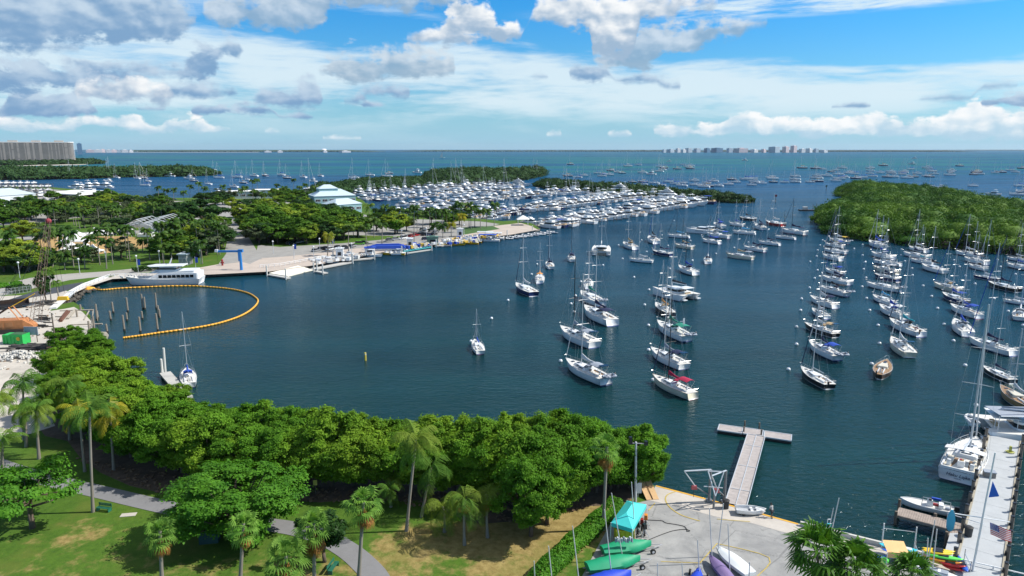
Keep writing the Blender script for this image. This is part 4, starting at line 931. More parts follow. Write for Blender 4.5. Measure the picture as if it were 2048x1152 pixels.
# loose twigs and leaf litter on the planting bed
def litter(name, poly, n, mat, z, seed, smin, smax, lab):
 rg = random.Random(seed); m = MB(); P_ = pix(poly, z); xs = [p.x for p in P_]; ys = [p.y for p in P_]; c = 0; t = 0
 def ins(x, y):
  r = False
  for i in range(len(P_)):
   a, b = P_[i], P_[(i + 1) % len(P_)]
   if (a.y > y) != (b.y > y) and x < (b.x - a.x) * (y - a.y) / (b.y - a.y) + a.x: r = not r
  return r
 while c < n and t < n * 20:
  t += 1; x = rg.uniform(min(xs), max(xs)); y = rg.uniform(min(ys), max(ys))
  if not ins(x, y): continue
  c += 1; s = rg.uniform(smin, smax); m.box((x, y, z + s * .2), (s, s * rg.uniform(.15, .8), s * .4), mat, rg.uniform(0, 3))
 o = m.build(name); return tag(o, lab, 'debris', None, 'stuff')
litter('leaf_litter', [(150, 915), (250, 965), (330, 990), (480, 990), (640, 1005), (800, 1005), (900, 1035), (1040, 1045), (1180, 1015), (1100, 990), (900, 985), (600, 975), (400, 960), (250, 930)], 900, pm('dead_twigs', (.2, .13, .08), .9, .5, 2), LZ + .03, 3, .08, .45, 'scattered dry twigs and stones on the bare soil under the trees')
# ================================================================ BOATS
def hull_parts(L, B, fb, tr=.72, rise=.35, draft=.5, hullm=WHITE, stripe=None, bottom=None, rake=.07, n=12, vee=.87, sternrake=.03, fine=1.9, deckm=DECKW, camber=.04):
 """returns (hull MB, deck MB, deck height function). x forward, waterline z=0"""
 h = MB(); d = MB(); stripe = stripe or hullm; bottom = bottom or BOTTOM['blue']
 rings = []; edge = []
 def hb(t):
  if t < .42: return B / 2 * (tr + (1 - tr) * math.sin(math.pi / 2 * t / .42))
  return B / 2 * max(.012, 1 - ((t - .42) / .58) ** fine)
 def zs(t): return fb * (1 + rise * t * t + .06 * (1 - t) ** 3)
 for i in range(n + 1):
  t = i / n; t = t ** .9; x = -L / 2 + L * t; b = hb(t); z = zs(t)
  sec = [(1.0, z), (.985, z * .55), (.93, .22), (vee, .06), (.5, -draft * .6), (.02, -draft)]
  row = []
  for k, zz in sec:
   xx = x - (1 - (zz + draft) / (z + draft)) * rake * L * t ** 5 + (1 - (zz + draft) / (z + draft)) * sternrake * L * (1 - t) ** 5
   row.append((xx, b * k, zz))
  rings.append(row); edge.append((x, b, z))
 m = len(rings[0]); k0 = len(h.v)
 for sgn in (1, -1):
  for r in rings: h.v += [(p[0], p[1] * sgn, p[2]) for p in r]
 cols = [hullm, hullm, stripe, bottom, bottom]
 for s_ in range(2):
  o = k0 + s_ * (n + 1) * m
  for i in range(n):
   for j in range(m - 1):
    q = (o + i * m + j, o + (i + 1) * m + j, o + (i + 1) * m + j + 1, o + i * m + j + 1)
    h.f.append(q if s_ else q[::-1]); h.mi.append(h.mat(cols[j]))
 o2 = k0 + (n + 1) * m
 for j in range(m - 1):
  h.f.append((k0 + j, k0 + j + 1, o2 + j + 1, o2 + j)); h.mi.append(h.mat(cols[j]))
 # deck with toe rail
 kd = len(d.v)
 for (x, b, z) in edge: d.v += [(x, b * .985, z + .005), (x, 0, z + camber * b + .005), (x, -b * .985, z + .005)]
 for i in range(n):
  a = kd + i * 3
  d.f += [(a, a + 1, a + 4, a + 3), (a + 1, a + 2, a + 5, a + 4)]; d.mi += [d.mat(deckm)] * 2
 def zd(x): t = max(0, min(1, (x + L / 2) / L)); return zs(t)
 def hw(x): t = max(0, min(1, (x + L / 2) / L)); return hb(t)
 return h, d, zd, hw, edge
def cabin_mb(x0, x1, w0, w1, z0, h, m, inset=.12, rakef=.5, rakea=.1):
 b = MB(); a = rrect(x0, x1, w0, w1, z0, .3); n = len(a)
 top = []
 for (x, y, z) in a:
  t = (x - x0) / (x1 - x0); top.append((x - rakef * t ** 2 * 1.0 + rakea * (1 - t) ** 3, y * (1 - inset), z0 + h * (1 - .12 * t)))
 mid = [((p[0] * .35 + q[0] * .65), p[1] * .4 + q[1] * .6, p[2] * .15 + q[2] * .85) for p, q in zip(a, top)]
 return b.loft([a, mid, top], m, cap0=False)
def sailboat(name, L, hullc='white', cover='blue', bimini=None, dodger=None, mast=None, label='', group=None, stripe=None, canoe=False, furl=True, boom=True, detail=2, jibc='white', mastc=ALU, teak=False, extras=(), kick=0):
 B = L * (.30 if L > 8 else .32); fb = .09 * L + .12
 e = empty(name, (0, 0, 0), 0, label, 'sailboat', group)
 bp = BOTTOM[random.choice(['blue', 'black', 'red', 'blue', 'green'])]
 hm = HULLC[hullc]; dm = TEAK if teak else DECKW
 st = stripe or (BOTTOM['blue'] if hullc == 'white' and random.random() < .5 else (CANV['navy'] if hullc == 'white' else WHITE))
 h, d, zd, hw, edge = hull_parts(L, B, fb, tr=.3 if canoe else .74, hullm=hm, stripe=st, bottom=bp, rake=.1, deckm=dm, sternrake=-.03 if random.random() < .5 else .04)
 # rub rail
 for sg in (1, -1):
  h.tube([(x, y * sg, z + .02) for x, y, z in edge], .035, WHITE if hullc != 'cream' else TEAK, 4)
 ho = h.build('hull', e, True); do = d.build('deck', e)
 # trunk cabin
 x0, x1 = -.12 * L, .24 * L; zc = zd(0) + .02
 c = cabin_mb(x0, x1, hw(x0) * 1.25, hw(x1) * .95, zc, .042 * L, WHITE if not teak else CREAM, .14, .05 * L)
 co = c.build('cabin', e)
 w = MB()
 for sg in (1, -1):
  for a, b in ((x0 + .06 * L, x0 + .15 * L), (x0 + .18 * L, x0 + .25 * L)):
   y = (hw(x0) * .625 * .96) if a < 0 else (hw(x0) * .625 * .35 + hw(x1) * .475 * .65 + .0)
   w.box(((a + b) / 2, sg * (y * .965), zc + .024 * L), (b - a, .1, .016 * L), GLASSD)
 w.build('cabin_window', co)
 hb = MB()
 hb.box((x1 + .07 * L, 0, zd(x1 + .07 * L) + .07), (.05 * L, .05 * L, .05), GLASSD); hb.box((x1 - .08 * L, 0, zc + .04 * L), (.045 * L, .05 * L, .05), GLASSD)
 hb.build('hatch', e)
 # cockpit: coamings, seats and a dark plate for the shaded well, on solid deck
 k = MB(); cx0, cx1 = -.43 * L, -.14 * L; cw = min(hw(cx0), hw(cx1)) * 1.18; z = zd(cx0) + .02
 for sg in (1, -1): k.box(((cx0 + cx1) / 2, sg * cw / 2, z + .12), (cx1 - cx0, .16, .26), WHITE); k.box(((cx0 + cx1) / 2, sg * cw * .34, z + .03), (cx1 - cx0, cw * .26, .05), TEAK if teak or random.random() < .25 else DECKW)
 k.box(((cx0 + cx1) / 2, 0, z + .02), (cx1 - cx0 - .1, cw * .4, .02), pm('cockpit_sole', (.2, .19, .17), .8, .2, 3))
 k.box((cx1, 0, z + .2), (.06, cw * .25, .34), pm('companionway', (.16, .06, .03) if teak else (.07, .07, .07), .5, .2, 3))
 k.build('cockpit', e)
 wh = MB(); wx = cx0 + .07 * L
 wh.box((wx, 0, z + .4), (.22, .22, .75), WHITE); wh.tube([(wx + .16, .42 * math.cos(a), z + .75 + .42 * math.sin(a)) for a in np.arange(10) * math.pi / 5], .03, STEEL, 4, True)
 wh.build('steering_wheel', e)
 # rails
 r = MB(); zb = .6
 sts = [edge[i] for i in range(1, len(edge) - 1, 2)]
 for sg in (1, -1):
  pts = [(x, y * sg * .96, zz + zb) for x, y, zz in edge[:-1]]
  r.tube(pts, .014, STEEL, 3); r.tube([(p[0], p[1], p[2] - .3) for p in pts], .01, STEEL, 3)
  for x, y, zz in sts: r.cyl((x, y * sg * .96, zz), (x, y * sg * .96, zz + zb), .02, STEEL, n=3)
 bx, bz = edge[-1][0], edge[-1][2]
 r.tube([(bx - .09 * L, hw(bx - .09 * L) * .9, bz + .6), (bx + .1, .22, bz + .68), (bx + .1, -.22, bz + .68), (bx - .09 * L, -hw(bx - .09 * L) * .9, bz + .6)], .03, STEEL, 4)
 r.tube([(-L / 2, hw(-L / 2) * .95, fb + .7), (-L / 2, -hw(-L / 2) * .95, fb + .7)], .025, STEEL, 4)
 r.build('rail', e)
 # rig
 mx = .09 * L; H_ = mast or 1.32 * L; mz = zc + .04 * L
 if mast != 0:
  m = MB(); m.cyl((mx, 0, zc), (mx - kick * .02, 0, mz + H_ * .95), .011 * L ** .85 + .01, mastc, r2=.007 * L ** .85 + .008, n=6)
  m.box((mx, 0, mz + H_ * .955), (.5, .06, .06), mastc); mo = m.build('mast', e)
  sp = MB()
  for q, wd in ((.45, .72), (.72, .55)) if L > 9.5 else ((.55, .7),):
   zz = mz + H_ * .95 * q
   for sg in (1, -1): sp.cyl((mx, 0, zz), (mx - .25, sg * B / 2 * wd, zz + .05), .05, mastc, r2=.035, n=4)
  sp.build('spreader', mo)
  rg_ = MB(); topp = (mx, 0, mz + H_ * .94)
  for sg in (1, -1):
   for q, wd in ((.45, .72),):
    rg_.cyl((mx - .2, sg * hw(mx) * .92, zd(mx)), (mx - .25, sg * B / 2 * wd, mz + H_ * .95 * q), .012, STEEL, n=3); rg_.cyl((mx - .25, sg * B / 2 * wd, mz + H_ * .95 * q), topp, .012, STEEL, n=3)
   rg_.cyl((mx - .5, sg * hw(mx) * .92, zd(mx)), (mx, 0, mz + H_ * .45), .012, STEEL, n=3)
  rg_.cyl((-L / 2 + .05, 0, fb + .05), topp, .012, STEEL, n=3)
  rg_.build('rigging', e)
  if furl:
   fs_ = MB(); fs_.cyl((bx - .25, 0, bz + .5), (mx + .08, 0, mz + H_ * .9), .05 + .004 * L, CANV[jibc], r2=.035, n=6); fs_.build('furled_jib', e)
  else:
   rf = MB(); rf.cyl((bx - .1, 0, bz), (mx + .05, 0, mz + H_ * .92), .014, STEEL, n=3); rf.build('forestay', e)
  if boom:
   b = MB(); bl = .36 * L; zb_ = mz + .085 * L; b.cyl((mx - .08, 0, zb_), (mx - bl, 0, zb_ + .05), .06, mastc, n=6); bo = b.build('boom', e)
   if cover:
    cv = MB(); rings = []
    for i in range(9):
     t = i / 8; x = mx - .05 - bl * .97 * t; hh = (.6 * (1 - t) ** 2.2 + .28 + .05 * math.sin(9 * t)) * L / 12; ww = (.17 + .05 * math.sin(t * 3.1)) * L / 12
     rings.append([(x, ww * math.sin(a) * (1 if math.cos(a) < .3 else .6), zb_ + .05 + hh * .5 + hh * .55 * math.cos(a)) for a in np.arange(8) * math.pi / 4])
    cv.loft(rings, CANV[cover]); cv.build('sail_cover', bo, True)
 def canopy_(nm, xa, xb, wd, z0, rise, cm, legs=True, front=0):
  c = MB(); nn = 6; R1 = []
  for x in (xa, (xa + xb) / 2, xb):
   f = 1 if x != xb or not front else .0
   R1.append([(x, wd * (-.5 + j / nn), z0 + rise * math.sin(math.pi * j / nn) * (1 if x == (xa + xb) / 2 else .8) - (front if x == xb else 0)) for j in range(nn + 1)])
  for q in (0, .05): c.loft([[(p[0], p[1], p[2] - q) for p in rr] for rr in R1], cm, False, False, closed=False)
  o = c.build(nm, e, True)
  if legs:
   l = MB()
   for x in (xa, xb):
    for sg in (-.5, .5): l.cyl(((xa + xb) / 2, sg * wd * 1.02, z), (x, sg * wd, z0), .022, STEEL, n=4)
   l.build('frame', o)
 if bimini: canopy_('bimini', cx0 - .01 * L, cx0 + .2 * L, cw * 1.22, z + 1.9, .34, CANV[bimini])
 if dodger: canopy_('dodger', cx1 - .07 * L, cx1 + .09 * L, cw * 1.12, z + 1.35, .25, CANV[dodger], False, .85)
 for x in extras:
  if x == 'dinghy':
   dg = dinghy_mb(2.8, 'grey'); o = dg.build('dinghy_on_davits', e, True); o.location = (-L / 2 - .75, 0, fb + .35); o.rotation_euler = (0, 0, math.pi / 2)
  if x == 'solar':
   s_ = MB(); s_.box((cx0 - .02 * L, 0, z + 2.25), (1.1, cw * .9, .06), GLASSD)
   for sg in (-1, 1): s_.cyl((cx0, sg * cw * .4, z), (cx0 - .02 * L, sg * cw * .4, z + 2.2), .03, STEEL, n=4)
   s_.build('solar_panel', e)
  if x == 'outboard':
   s_ = MB(); s_.box((-L / 2 - .12, .5, fb + .45), (.35, .28, .5), BLACKP, taper=.8); s_.box((-L / 2 - .12, .5, fb - .1), (.15, .15, .7), BLACKP); s_.build('outboard', e)
  if x == 'ring':
   s_ = MB(); s_.tube([(-L / 2 + .15, hw(-L / 2) * .9 + .3 * math.cos(a), fb + .85 + .35 * math.sin(a)) for a in np.arange(10) * math.pi / 5], .11, REDP, 6, True); s_.build('life_ring', e)
  if x == 'windgen':
   s_ = MB(); s_.cyl((-L / 2 + .2, hw(-L / 2) * .8, fb), (-L / 2 + .2, hw(-L / 2) * .8, fb + 3.6), .04, STEEL, n=5)
   for a in (0, 2.1, 4.2): s_.box((-L / 2 + .35, hw(-L / 2) * .8 + .4 * math.cos(a), fb + 3.6 + .4 * math.sin(a)), (.04, .12 + .7 * abs(math.cos(a)), .12 + .7 * abs(math.sin(a))), WHITE)
   s_.build('wind_generator', e)
  if x == 'mizzen':
   s_ = MB(); s_.cyl((-.3 * L, 0, fb), (-.3 * L, 0, fb + .8 * L), .07, mastc, r2=.05, n=6); s_.cyl((-.3 * L, 0, fb + 1.6), (-.5 * L, 0, fb + 1.7), .05, mastc, n=5); s_.build('mizzen_mast', e)
 return e
def dinghy_mb(L, c='grey', inner=True):
 b = MB(); m = CANV[c] if c in CANV else HULLC[c]
 pts = [(-L / 2, .62, .3), (0, .68, .3), (L * .25, .6, .33), (L * .43, .3, .42), (L * .5, 0, .45), (L * .43, -.3, .42), (L * .25, -.6, .33), (0, -.68, .3), (-L / 2, -.62, .3)]
 b.tube(pts, .2, m, 7); b.add([(p[0], p[1], .18) for p in pts], [tuple(range(len(pts)))], CANV['grey']); b.box((-L / 2 + .1, 0, .4), (.08, 1.1, .45), WHITE); b.box((0, 0, .38), (.3, 1.1, .05), WHITE)
 b.box((-L / 2 - .12, 0, .62), (.3, .25, .4), BLACKP, taper=.8)
 return b
def place(e, bow, stern, z=0.):
 """move a boat so that its bow and stern fall on two points read off the photograph"""
 c = (bow + stern) / 2; e.location = (c.x, c.y, z); e.rotation_euler = (0, 0, math.atan2(bow.y - stern.y, bow.x - stern.x)); return e
def catamaran(name, L, label, group=None, cover='black', mast=None, sail=True, detail=False):
 e = empty(name, (0, 0, 0), 0, label, 'catamaran' if sail else 'power catamaran', group); B = L * .52; fb = L * .13; hh = MB()
 h, d, zd, hw, edge = hull_parts(L, L * .14, fb, tr=.8, hullm=WHITE, stripe=WHITE, bottom=BOTTOM['blue'], rake=.03, sternrake=.14, fine=2.6)
 for sg in (1, -1):
  hh2 = MB(); hh2.v = [(x, y + sg * B * .38, z) for x, y, z in h.v]; hh2.f = list(h.f); hh2.mi = list(h.mi); hh2.mats = list(h.mats); o = hh2.build('hull', e, True)
  w = MB(); w.box((.0 * L, sg * (B * .38 + L * .07), fb * .72), (L * .3, .03, .22), GLASSD); w.build('hull_window', o)
  dd = MB(); dd.v = [(x, y + sg * B * .38, z) for x, y, z in d.v]; dd.f = list(d.f); dd.mi = list(d.mi); dd.mats = list(d.mats); dd.build('deck', e)
  s_ = MB(); s_.box((-L * .5 + .2, sg * B * .38, fb * .3), (.9, L * .1, .25), WHITE); s_.build('transom_step', e)
 b = MB(); b.box((-L * .06, 0, fb * .82), (L * .62, B * .66, fb * .45), WHITE); b.build('bridge_deck', e)
 c = MB(); a0, a1 = -L * .22, L * .2; zz = fb + .05
 R_ = [rrect(a0, a1, B * .62, B * .5, zz, 1.2, 4)];
 def sh(k, z, f): return [(x - f * max(0, (x - a0) / (a1 - a0)) ** 2, y * k, z) for x, y, _ in rrect(a0, a1, B * .62, B * .5, z, 1.2, 4)]
 R_ = [sh(1, zz, 0), sh(.98, zz + .35, .1), sh(.93, zz + 1.0, .75), sh(.9, zz + 1.3, 1.1)]
 c.loft(R_, WHITE, ms=[WHITE, GLASSD, WHITE]); c.build('cabin', e)
 t = MB(); t.box((-L * .3, 0, zz + 1.75), (L * .24, B * .56, .1), WHITE)
 for x in (-L * .4, -L * .2):
  for sg in (1, -1): t.cyl((x, sg * B * .26, fb), (x, sg * B * .26, zz + 1.75), .05, WHITE, n=5)
 t.build('hardtop', e)
 k = MB(); k.box((-L * .33, 0, fb + .12), (L * .18, B * .5, .05), DECKW); k.box((-L * .36, 0, fb + .3), (.6, B * .3, .35), CANV['tan']); k.build('cockpit', e)
 n = MB(); n.box((L * .32, 0, fb * .95), (L * .22, B * .6, .03), CANV['grey']); n.cyl((L * .44, -B * .38, fb), (L * .44, B * .38, fb), .1, ALU, n=6); n.build('trampoline', e)
 if sail:
  H_ = mast or L * 1.35; m = MB(); m.cyl((L * .1, 0, zz + 1.2), (L * .1, 0, zz + H_), .13, ALU, r2=.09, n=6)
  for sg in (1, -1): m.cyl((L * .1, 0, zz + H_ * .6), (L * .07, sg * 1.3, zz + H_ * .6), .05, ALU, n=4)
  m.build('mast', e); b = MB(); b.cyl((L * .09, 0, zz + 2.5), (-L * .32, 0, zz + 2.6), .1, ALU, n=6); bo = b.build('boom', e)
  s_ = MB(); s_.loft([[(L * .09 - L * .4 * t_, .22 * math.sin(a), zz + 2.75 + (.45 * (1 - t_) + .25) * (.5 + .5 * math.cos(a))) for a in np.arange(6) * math.pi / 3] for t_ in (0, .3, .6, 1)], CANV[cover]); s_.build('sail_cover', bo, True)
  r = MB(); top = (L * .1, 0, zz + H_ * .95)
  for q in ((L * .44, 0, fb), (-L * .02, B * .4, fb), (-L * .02, -B * .4, fb)): r.cyl(q, top, .02, STEEL, n=3)
  r.build('rigging', e)
 if detail:
  dg = dinghy_mb(3.2, 'white'); o = dg.build('dinghy_on_davits', e, True); o.location = (-L * .57, 0, fb + .2); o.rotation_euler = (0, 0, math.pi / 2)
 return e
MAIN = [ # bow, stern, hull, cover, bimini, dodger, mast, extras, where, extra words
 (1031, 573, 1069, 591, 'navy', 'white', None, None, 17, (), 'isolated pair nearest the open middle', 'navy hulled sloop'),
 (1080, 552, 1079, 566, 'white', 'orange', 'orange', None, 12, (), 'isolated pair nearest the open middle', 'small sloop under an orange tan awning'),
 (1094, 523, 1104, 541, 'white', 'navy', None, 'navy', 15, (), 'loose line of sterns', 'white sloop seen from astern'),
 (1142, 510, 1144, 526, 'white', 'navy', 'navy', 'navy', 16, (), 'loose line of sterns', 'white sloop with navy bimini seen from astern'),
 (1176, 561, 1177, 578, 'white', 'white', None, 'white', 14, (), 'middle column', 'white sloop seen from astern at the far end'),
 (1160, 589, 1203, 610, 'white', 'green', None, None, 13, ('dinghy',), 'middle column', 'white sloop with green cover and red brown cockpit'),
 (1167, 620, 1226, 649, 'white', 'navy', 'navy', 'navy', 17, (), 'middle column', 'white sloop with navy bimini and dodger'),
 (1119, 662, 1192, 694, 'white', 'grey', 'grey', 'grey', 18, ('solar',), 'middle column', 'white sloop with pale grey canopy second from the near end'),
 (1130, 727, 1213, 766, 'white', 'white', 'grey', 'grey', 19, ('solar', 'dinghy'), 'middle column', 'large white sloop with grey cockpit canopy'),
 (1310, 611, 1343, 631, 'black', 'orange', None, 'tan', 13, (), 'second column', 'dark bottomed ketch with peach canvas'),
 (1313, 650, 1377, 681, 'white', 'green', 'green', 'green', 17, ('windgen', 'dinghy'), 'second column', 'white sloop with green canvas and wind generator'),
 (1300, 703, 1371, 737, 'white', 'grey', 'navy', 'navy', 19, ('solar',), 'second column', 'white sloop with navy bimini and silver sail cover'),
 (1303, 757, 1387, 794, 'cream', 'red', 'red', 'red', 17, (), 'second column', 'cream sloop with crimson sail cover and bimini'),
 (1356, 536, 1392, 549, 'white', 'blue', None, 'navy', 13, (), 'second column', 'white sloop with blue sail cover at the far end'),
 (1415, 513, 1416, 532, 'white', 'white', None, 'navy', 15, (), 'upper middle cluster', 'white sloop seen exactly from astern'),
 (1257, 520, 1307, 524, 'white', 'white', None, 'grey', 15, (), 'upper middle cluster', 'long white sloop broadside on'),
 (1246, 489, 1271, 498, 'white', 'tan', None, 'tan', 14, (), 'upper middle cluster', 'white sloop with tan canvas'),
 (1297, 477, 1314, 487, 'white', 'black', None, 'grey', 14, (), 'upper middle cluster', 'short white sloop turned away'),
 (1304, 504, 1343, 511, 'navy', 'navy', 'navy', None, 12, (), 'upper middle cluster', 'dark slate blue hulled sloop'),
 (1334, 472, 1379, 475, 'white', 'lightblue', None, None, 14, (), 'upper middle cluster', 'white sloop with light blue cover'),
 (1349, 491, 1387, 497, 'cream', 'tan', None, 'navy', 12, (), 'upper middle cluster', 'cream sloop with brown cockpit'),
 (1404, 481, 1440, 487, 'white', 'blue', 'blue', None, 12, (), 'upper middle cluster', 'white sloop under a long blue awning'),
 (1412, 470, 1460, 476, 'white', 'white', 'blue', None, 15, (), 'upper middle cluster', 'big white sloop beside the power catamaran'),
 (1426, 449, 1449, 457, 'white', 'blue', 'blue', 'blue', 13, (), 'upper middle cluster', 'white sloop with blue bimini behind the power catamaran'),
 (1458, 448, 1488, 452, 'white', 'blue', None, None, 14, (), 'upper right cluster', 'white sloop next to the black schooner'),
 (1478, 437, 1510, 441, 'black', 'black', None, None, 15, ('mizzen',), 'upper right cluster', 'black hulled ketch'),
 (1464, 465, 1511, 468, 'white', 'lightblue', None, None, 14, (), 'upper right cluster', 'long white sloop with a light blue patch'),
 (1508, 451, 1531, 461, 'white', 'navy', 'navy', 'navy', 15, (), 'upper right cluster', 'white sloop with navy covers angled towards us'),
 (1486, 496, 1532, 503, 'white', 'navy', None, 'navy', 15, (), 'upper right cluster', 'white sloop with navy sail cover nearest of its cluster'),
 (1451, 511, 1508, 518, 'cream', 'tan', 'grey', None, 14, ('mizzen',), 'upper right cluster', 'cream ketch broadside on'),
 (1530, 446, 1567, 452, 'red', 'white', None, None, 17, (), 'upper right cluster', 'maroon hulled sloop with tall white mast'),
 (1562, 462, 1613, 469, 'white', 'navy', 'navy', None, 17, (), 'upper right cluster', 'white sloop with black rig near the mangroves'),
 (1549, 474, 1591, 478, 'white', 'navy', 'navy', 'navy', 13, (), 'upper right cluster', 'white sloop with navy dodger below the black rigged one'),
 (1516, 485, 1560, 490, 'white', 'navy', None, 'navy', 13, (), 'upper right cluster', 'white sloop just left of the empty channel'),
 (1657, 480, 1697, 487, 'white', 'white', 'yellow', None, 16, ('dinghy',), 'first long column', 'white sloop farthest away with a dinghy on its stern'),
 (1649, 489, 1688, 495, 'white', 'yellow', 'blue', None, 17, (), 'first long column', 'white sloop with yellow sail cover'),
 (1646, 500, 1694, 507, 'white', 'white', None, None, 15, (), 'first long column', 'plain white sloop with blue waterline'),
 (1644, 512, 1683, 521, 'white', 'white', 'grey', None, 14, (), 'first long column', 'white sloop with grey bimini far up'),
 (1650, 540, 1687, 550, 'white', 'blue', 'blue', 'navy', 14, (), 'first long column', 'white sloop with bright blue bimini'),
 (1643, 556, 1702, 569, 'white', 'navy', None, 'navy', 17, (), 'first long column', 'long white sloop with navy dodger'),
 (1637, 576, 1696, 591, 'white', 'black', 'black', 'navy', 17, ('dinghy',), 'first long column', 'white sloop with black canvas and stern dinghy'),
 (1619, 597, 1672, 615, 'white', 'white', 'navy', 'navy', 15, (), 'first long column', 'white sloop with small navy canopy'),
 (1623, 620, 1655, 636, 'white', 'white', None, 'grey', 11, (), 'first long column', 'smallest white sloop'),
 (1607, 651, 1674, 673, 'black', 'white', 'tan', 'tan', 14, ('solar',), 'first long column', 'black hulled cutter with tan awning'),
 (1616, 688, 1678, 719, 'white', 'navy', 'blue', 'blue', 15, ('dinghy',), 'first long column', 'white sloop with bright blue bimini near the end'),
 (1600, 740, 1661, 776, 'black', None, None, None, 15, ('outboard',), 'first long column', 'black hulled sloop with white deck and red hatch, nearest'),
 (1737, 486, 1768, 496, 'white', 'blue', 'blue', None, 15, (), 'second long column', 'white sloop with blue cover farthest up'),
 (1741, 508, 1787, 518, 'white', 'blue', None, 'blue', 16, (), 'second long column', 'white sloop with blue striped hull'),
 (1745, 523, 1802, 531, 'white', 'white', None, 'grey', 17, (), 'second long column', 'big white sloop with plain deck'),
 (1744, 536, 1796, 547, 'cream', 'white', 'white', 'white', 13, (), 'second long column', 'beige motorsailer with wheelhouse'),
 (1747, 551, 1797, 562, 'navy', 'navy', 'navy', 'navy', 14, (), 'second long column', 'navy hulled sloop'),
 (1731, 569, 1800, 582, 'white', 'navy', None, None, 16, ('dinghy',), 'second long column', 'long white sloop with navy stripe'),
 (1744, 594, 1789, 610, 'white', 'lightblue', None, None, 13, (), 'second long column', 'white sloop with pale blue sail cover'),
 (1757, 615, 1810, 637, 'white', 'blue', 'white', 'blue', 14, (), 'second long column', 'white sloop with royal blue sail cover'),
 (1777, 644, 1843, 671, 'white', 'teal', None, 'black', 17, ('ring', 'outboard'), 'second long column', 'white sloop with turquoise sail cover and red life ring'),
 (1781, 681, 1821, 713, 'cream', 'white', None, 'white', 15, ('solar',), 'second long column', 'cream sloop with grey stripe turned away'),
 (1774, 726, 1757, 757, 'brown', None, None, None, 0, ('outboard',), 'second long column', 'mastless dark brown boat with open red cockpit'),
 (1816, 496, 1853, 504, 'white', 'white', None, None, 17, ('mizzen',), 'third long column', 'white ketch farthest up'),
 (1805, 508, 1859, 517, 'white', 'navy', None, None, 17, (), 'third long column', 'long white sloop with tall twin spreaders'),
 (1819, 520, 1869, 528, 'white', 'teal', None, 'grey', 14, (), 'third long column', 'white sloop with teal awning'),
 (1842, 533, 1891, 546, 'white', 'black', None, None, 15, (), 'third long column', 'white sloop with black sail cover'),
 (1866, 569, 1922, 583, 'cream', 'white', None, 'tan', 14, (), 'third long column', 'cream sloop with teak cockpit'),
 (1883, 590, 1933, 607, 'navy', 'blue', 'blue', None, 13, (), 'third long column', 'navy hulled sloop with blue canvas'),
 (1899, 614, 1959, 635, 'white', 'blue', 'blue', 'blue', 17, (), 'third long column', 'white sloop with billowing blue covers'),
 (1908, 645, 1936, 671, 'white', 'blue', None, 'grey', 12, (), 'third long column', 'small white sloop with blue bundle at its mast'),
 (1935, 680, 2028, 709, 'white', 'navy', None, 'navy', 23, (), 'third long column', 'largest white racing sloop with navy boom cover'),
 (1963, 736, 2027, 764, 'black', 'navy', None, None, 16, (), 'third long column', 'black hulled racer with white deck'),
 (1998, 778, 2066, 822, 'tan', 'white', None, None, 12, (), 'third long column', 'varnished wooden gaff boat with red and tan deck'),
 (1909, 505, 1962, 514, 'white', 'white', None, None, 16, (), 'last column', 'white sloop under the mangroves'),
 (1927, 518, 1974, 528, 'white', 'navy', 'black', None, 15, ('mizzen',), 'last column', 'white ketch with dark stripes'),
 (1937, 531, 1972, 540, 'white', 'white', None, 'black', 12, (), 'last column', 'short white sloop'),
 (1945, 553, 2000, 560, 'navy', 'white', None, None, 20, (), 'last column', 'low navy racing sloop with tall mast'),
 (1974, 568, 2038, 583, 'black', 'navy', None, None, 16, ('outboard',), 'last column', 'black hulled sloop at the far right'),
 (2004, 600, 2062, 609, 'white', 'white', None, None, 17, (), 'last column', 'white sloop running out of frame'),
 (2041, 621, 2037, 641, 'white', 'white', None, 'grey', 14, (), 'last column', 'white sloop with its stern towards us at the right edge'),
 (2012, 516, 2060, 523, 'white', 'white', None, 'grey', 16, (), 'last column', 'white sloop at the frame edge by the mangroves'),
 (2012, 530, 2066, 540, 'white', 'blue', 'blue', None, 16, (), 'last column', 'white sloop with blue cover at the frame edge'),
 (948, 682, 962, 708, 'white', 'blue', None, None, 8, (), 'open water', 'lone small white open sloop with blue sail'),
]
random.seed(11)
for (bx, by, sx, sy, hc, cv, bi, do, mh, ex, where, words) in MAIN:
 a, b = W(bx, by, .5), W(sx, sy, .5); L = (a - b).length; L = max(6.5, min(17, L))
 # keep one scale for the real sizes: foreshortened sterns give the least certain lengths
 if abs(sx - bx) < 20 and abs(sx - bx) < abs(sy - by) * 1.5: L = min(L, 11.5)
 L *= .84 if where == 'open water' else .97
 e = sailboat('sailboat', L, hc, cv, bi, do, (mh if mh else 0) * 1.0, label=words + ', in the ' + where if len((words + ' ' + where).split()) <= 14 else words, group='sailboats on the mooring field', teak=hc in ('tan', 'brown'),
  extras=ex, furl=random.random() < .75, mastc=BLACKP if 'black' in words and 'rig' in words or random.random() < .15 else ALU, jibc=random.choice(['white', 'white', 'grey', 'navy', 'blue', 'white']), canoe=hc in ('tan', 'brown'))
 place(e, a, b)
def stern_cat(bx, by, sx, sy, label, **k):
 a, b = W(bx, by, .5), W(sx, sy, .5); return place(catamaran('catamaran', max(9, min(15, (a - b).length)), label, 'sailboats on the mooring field', **k), a, b)
stern_cat(1203, 497, 1202, 513, 'white cruising catamaran seen from astern', cover='white', mast=16)
stern_cat(1318, 583, 1384, 599, 'white catamaran with black boom cover near the two middle columns', cover='black', mast=17)
stern_cat(1376, 462, 1432, 466, 'mastless white power catamaran in the upper middle cluster', sail=False)
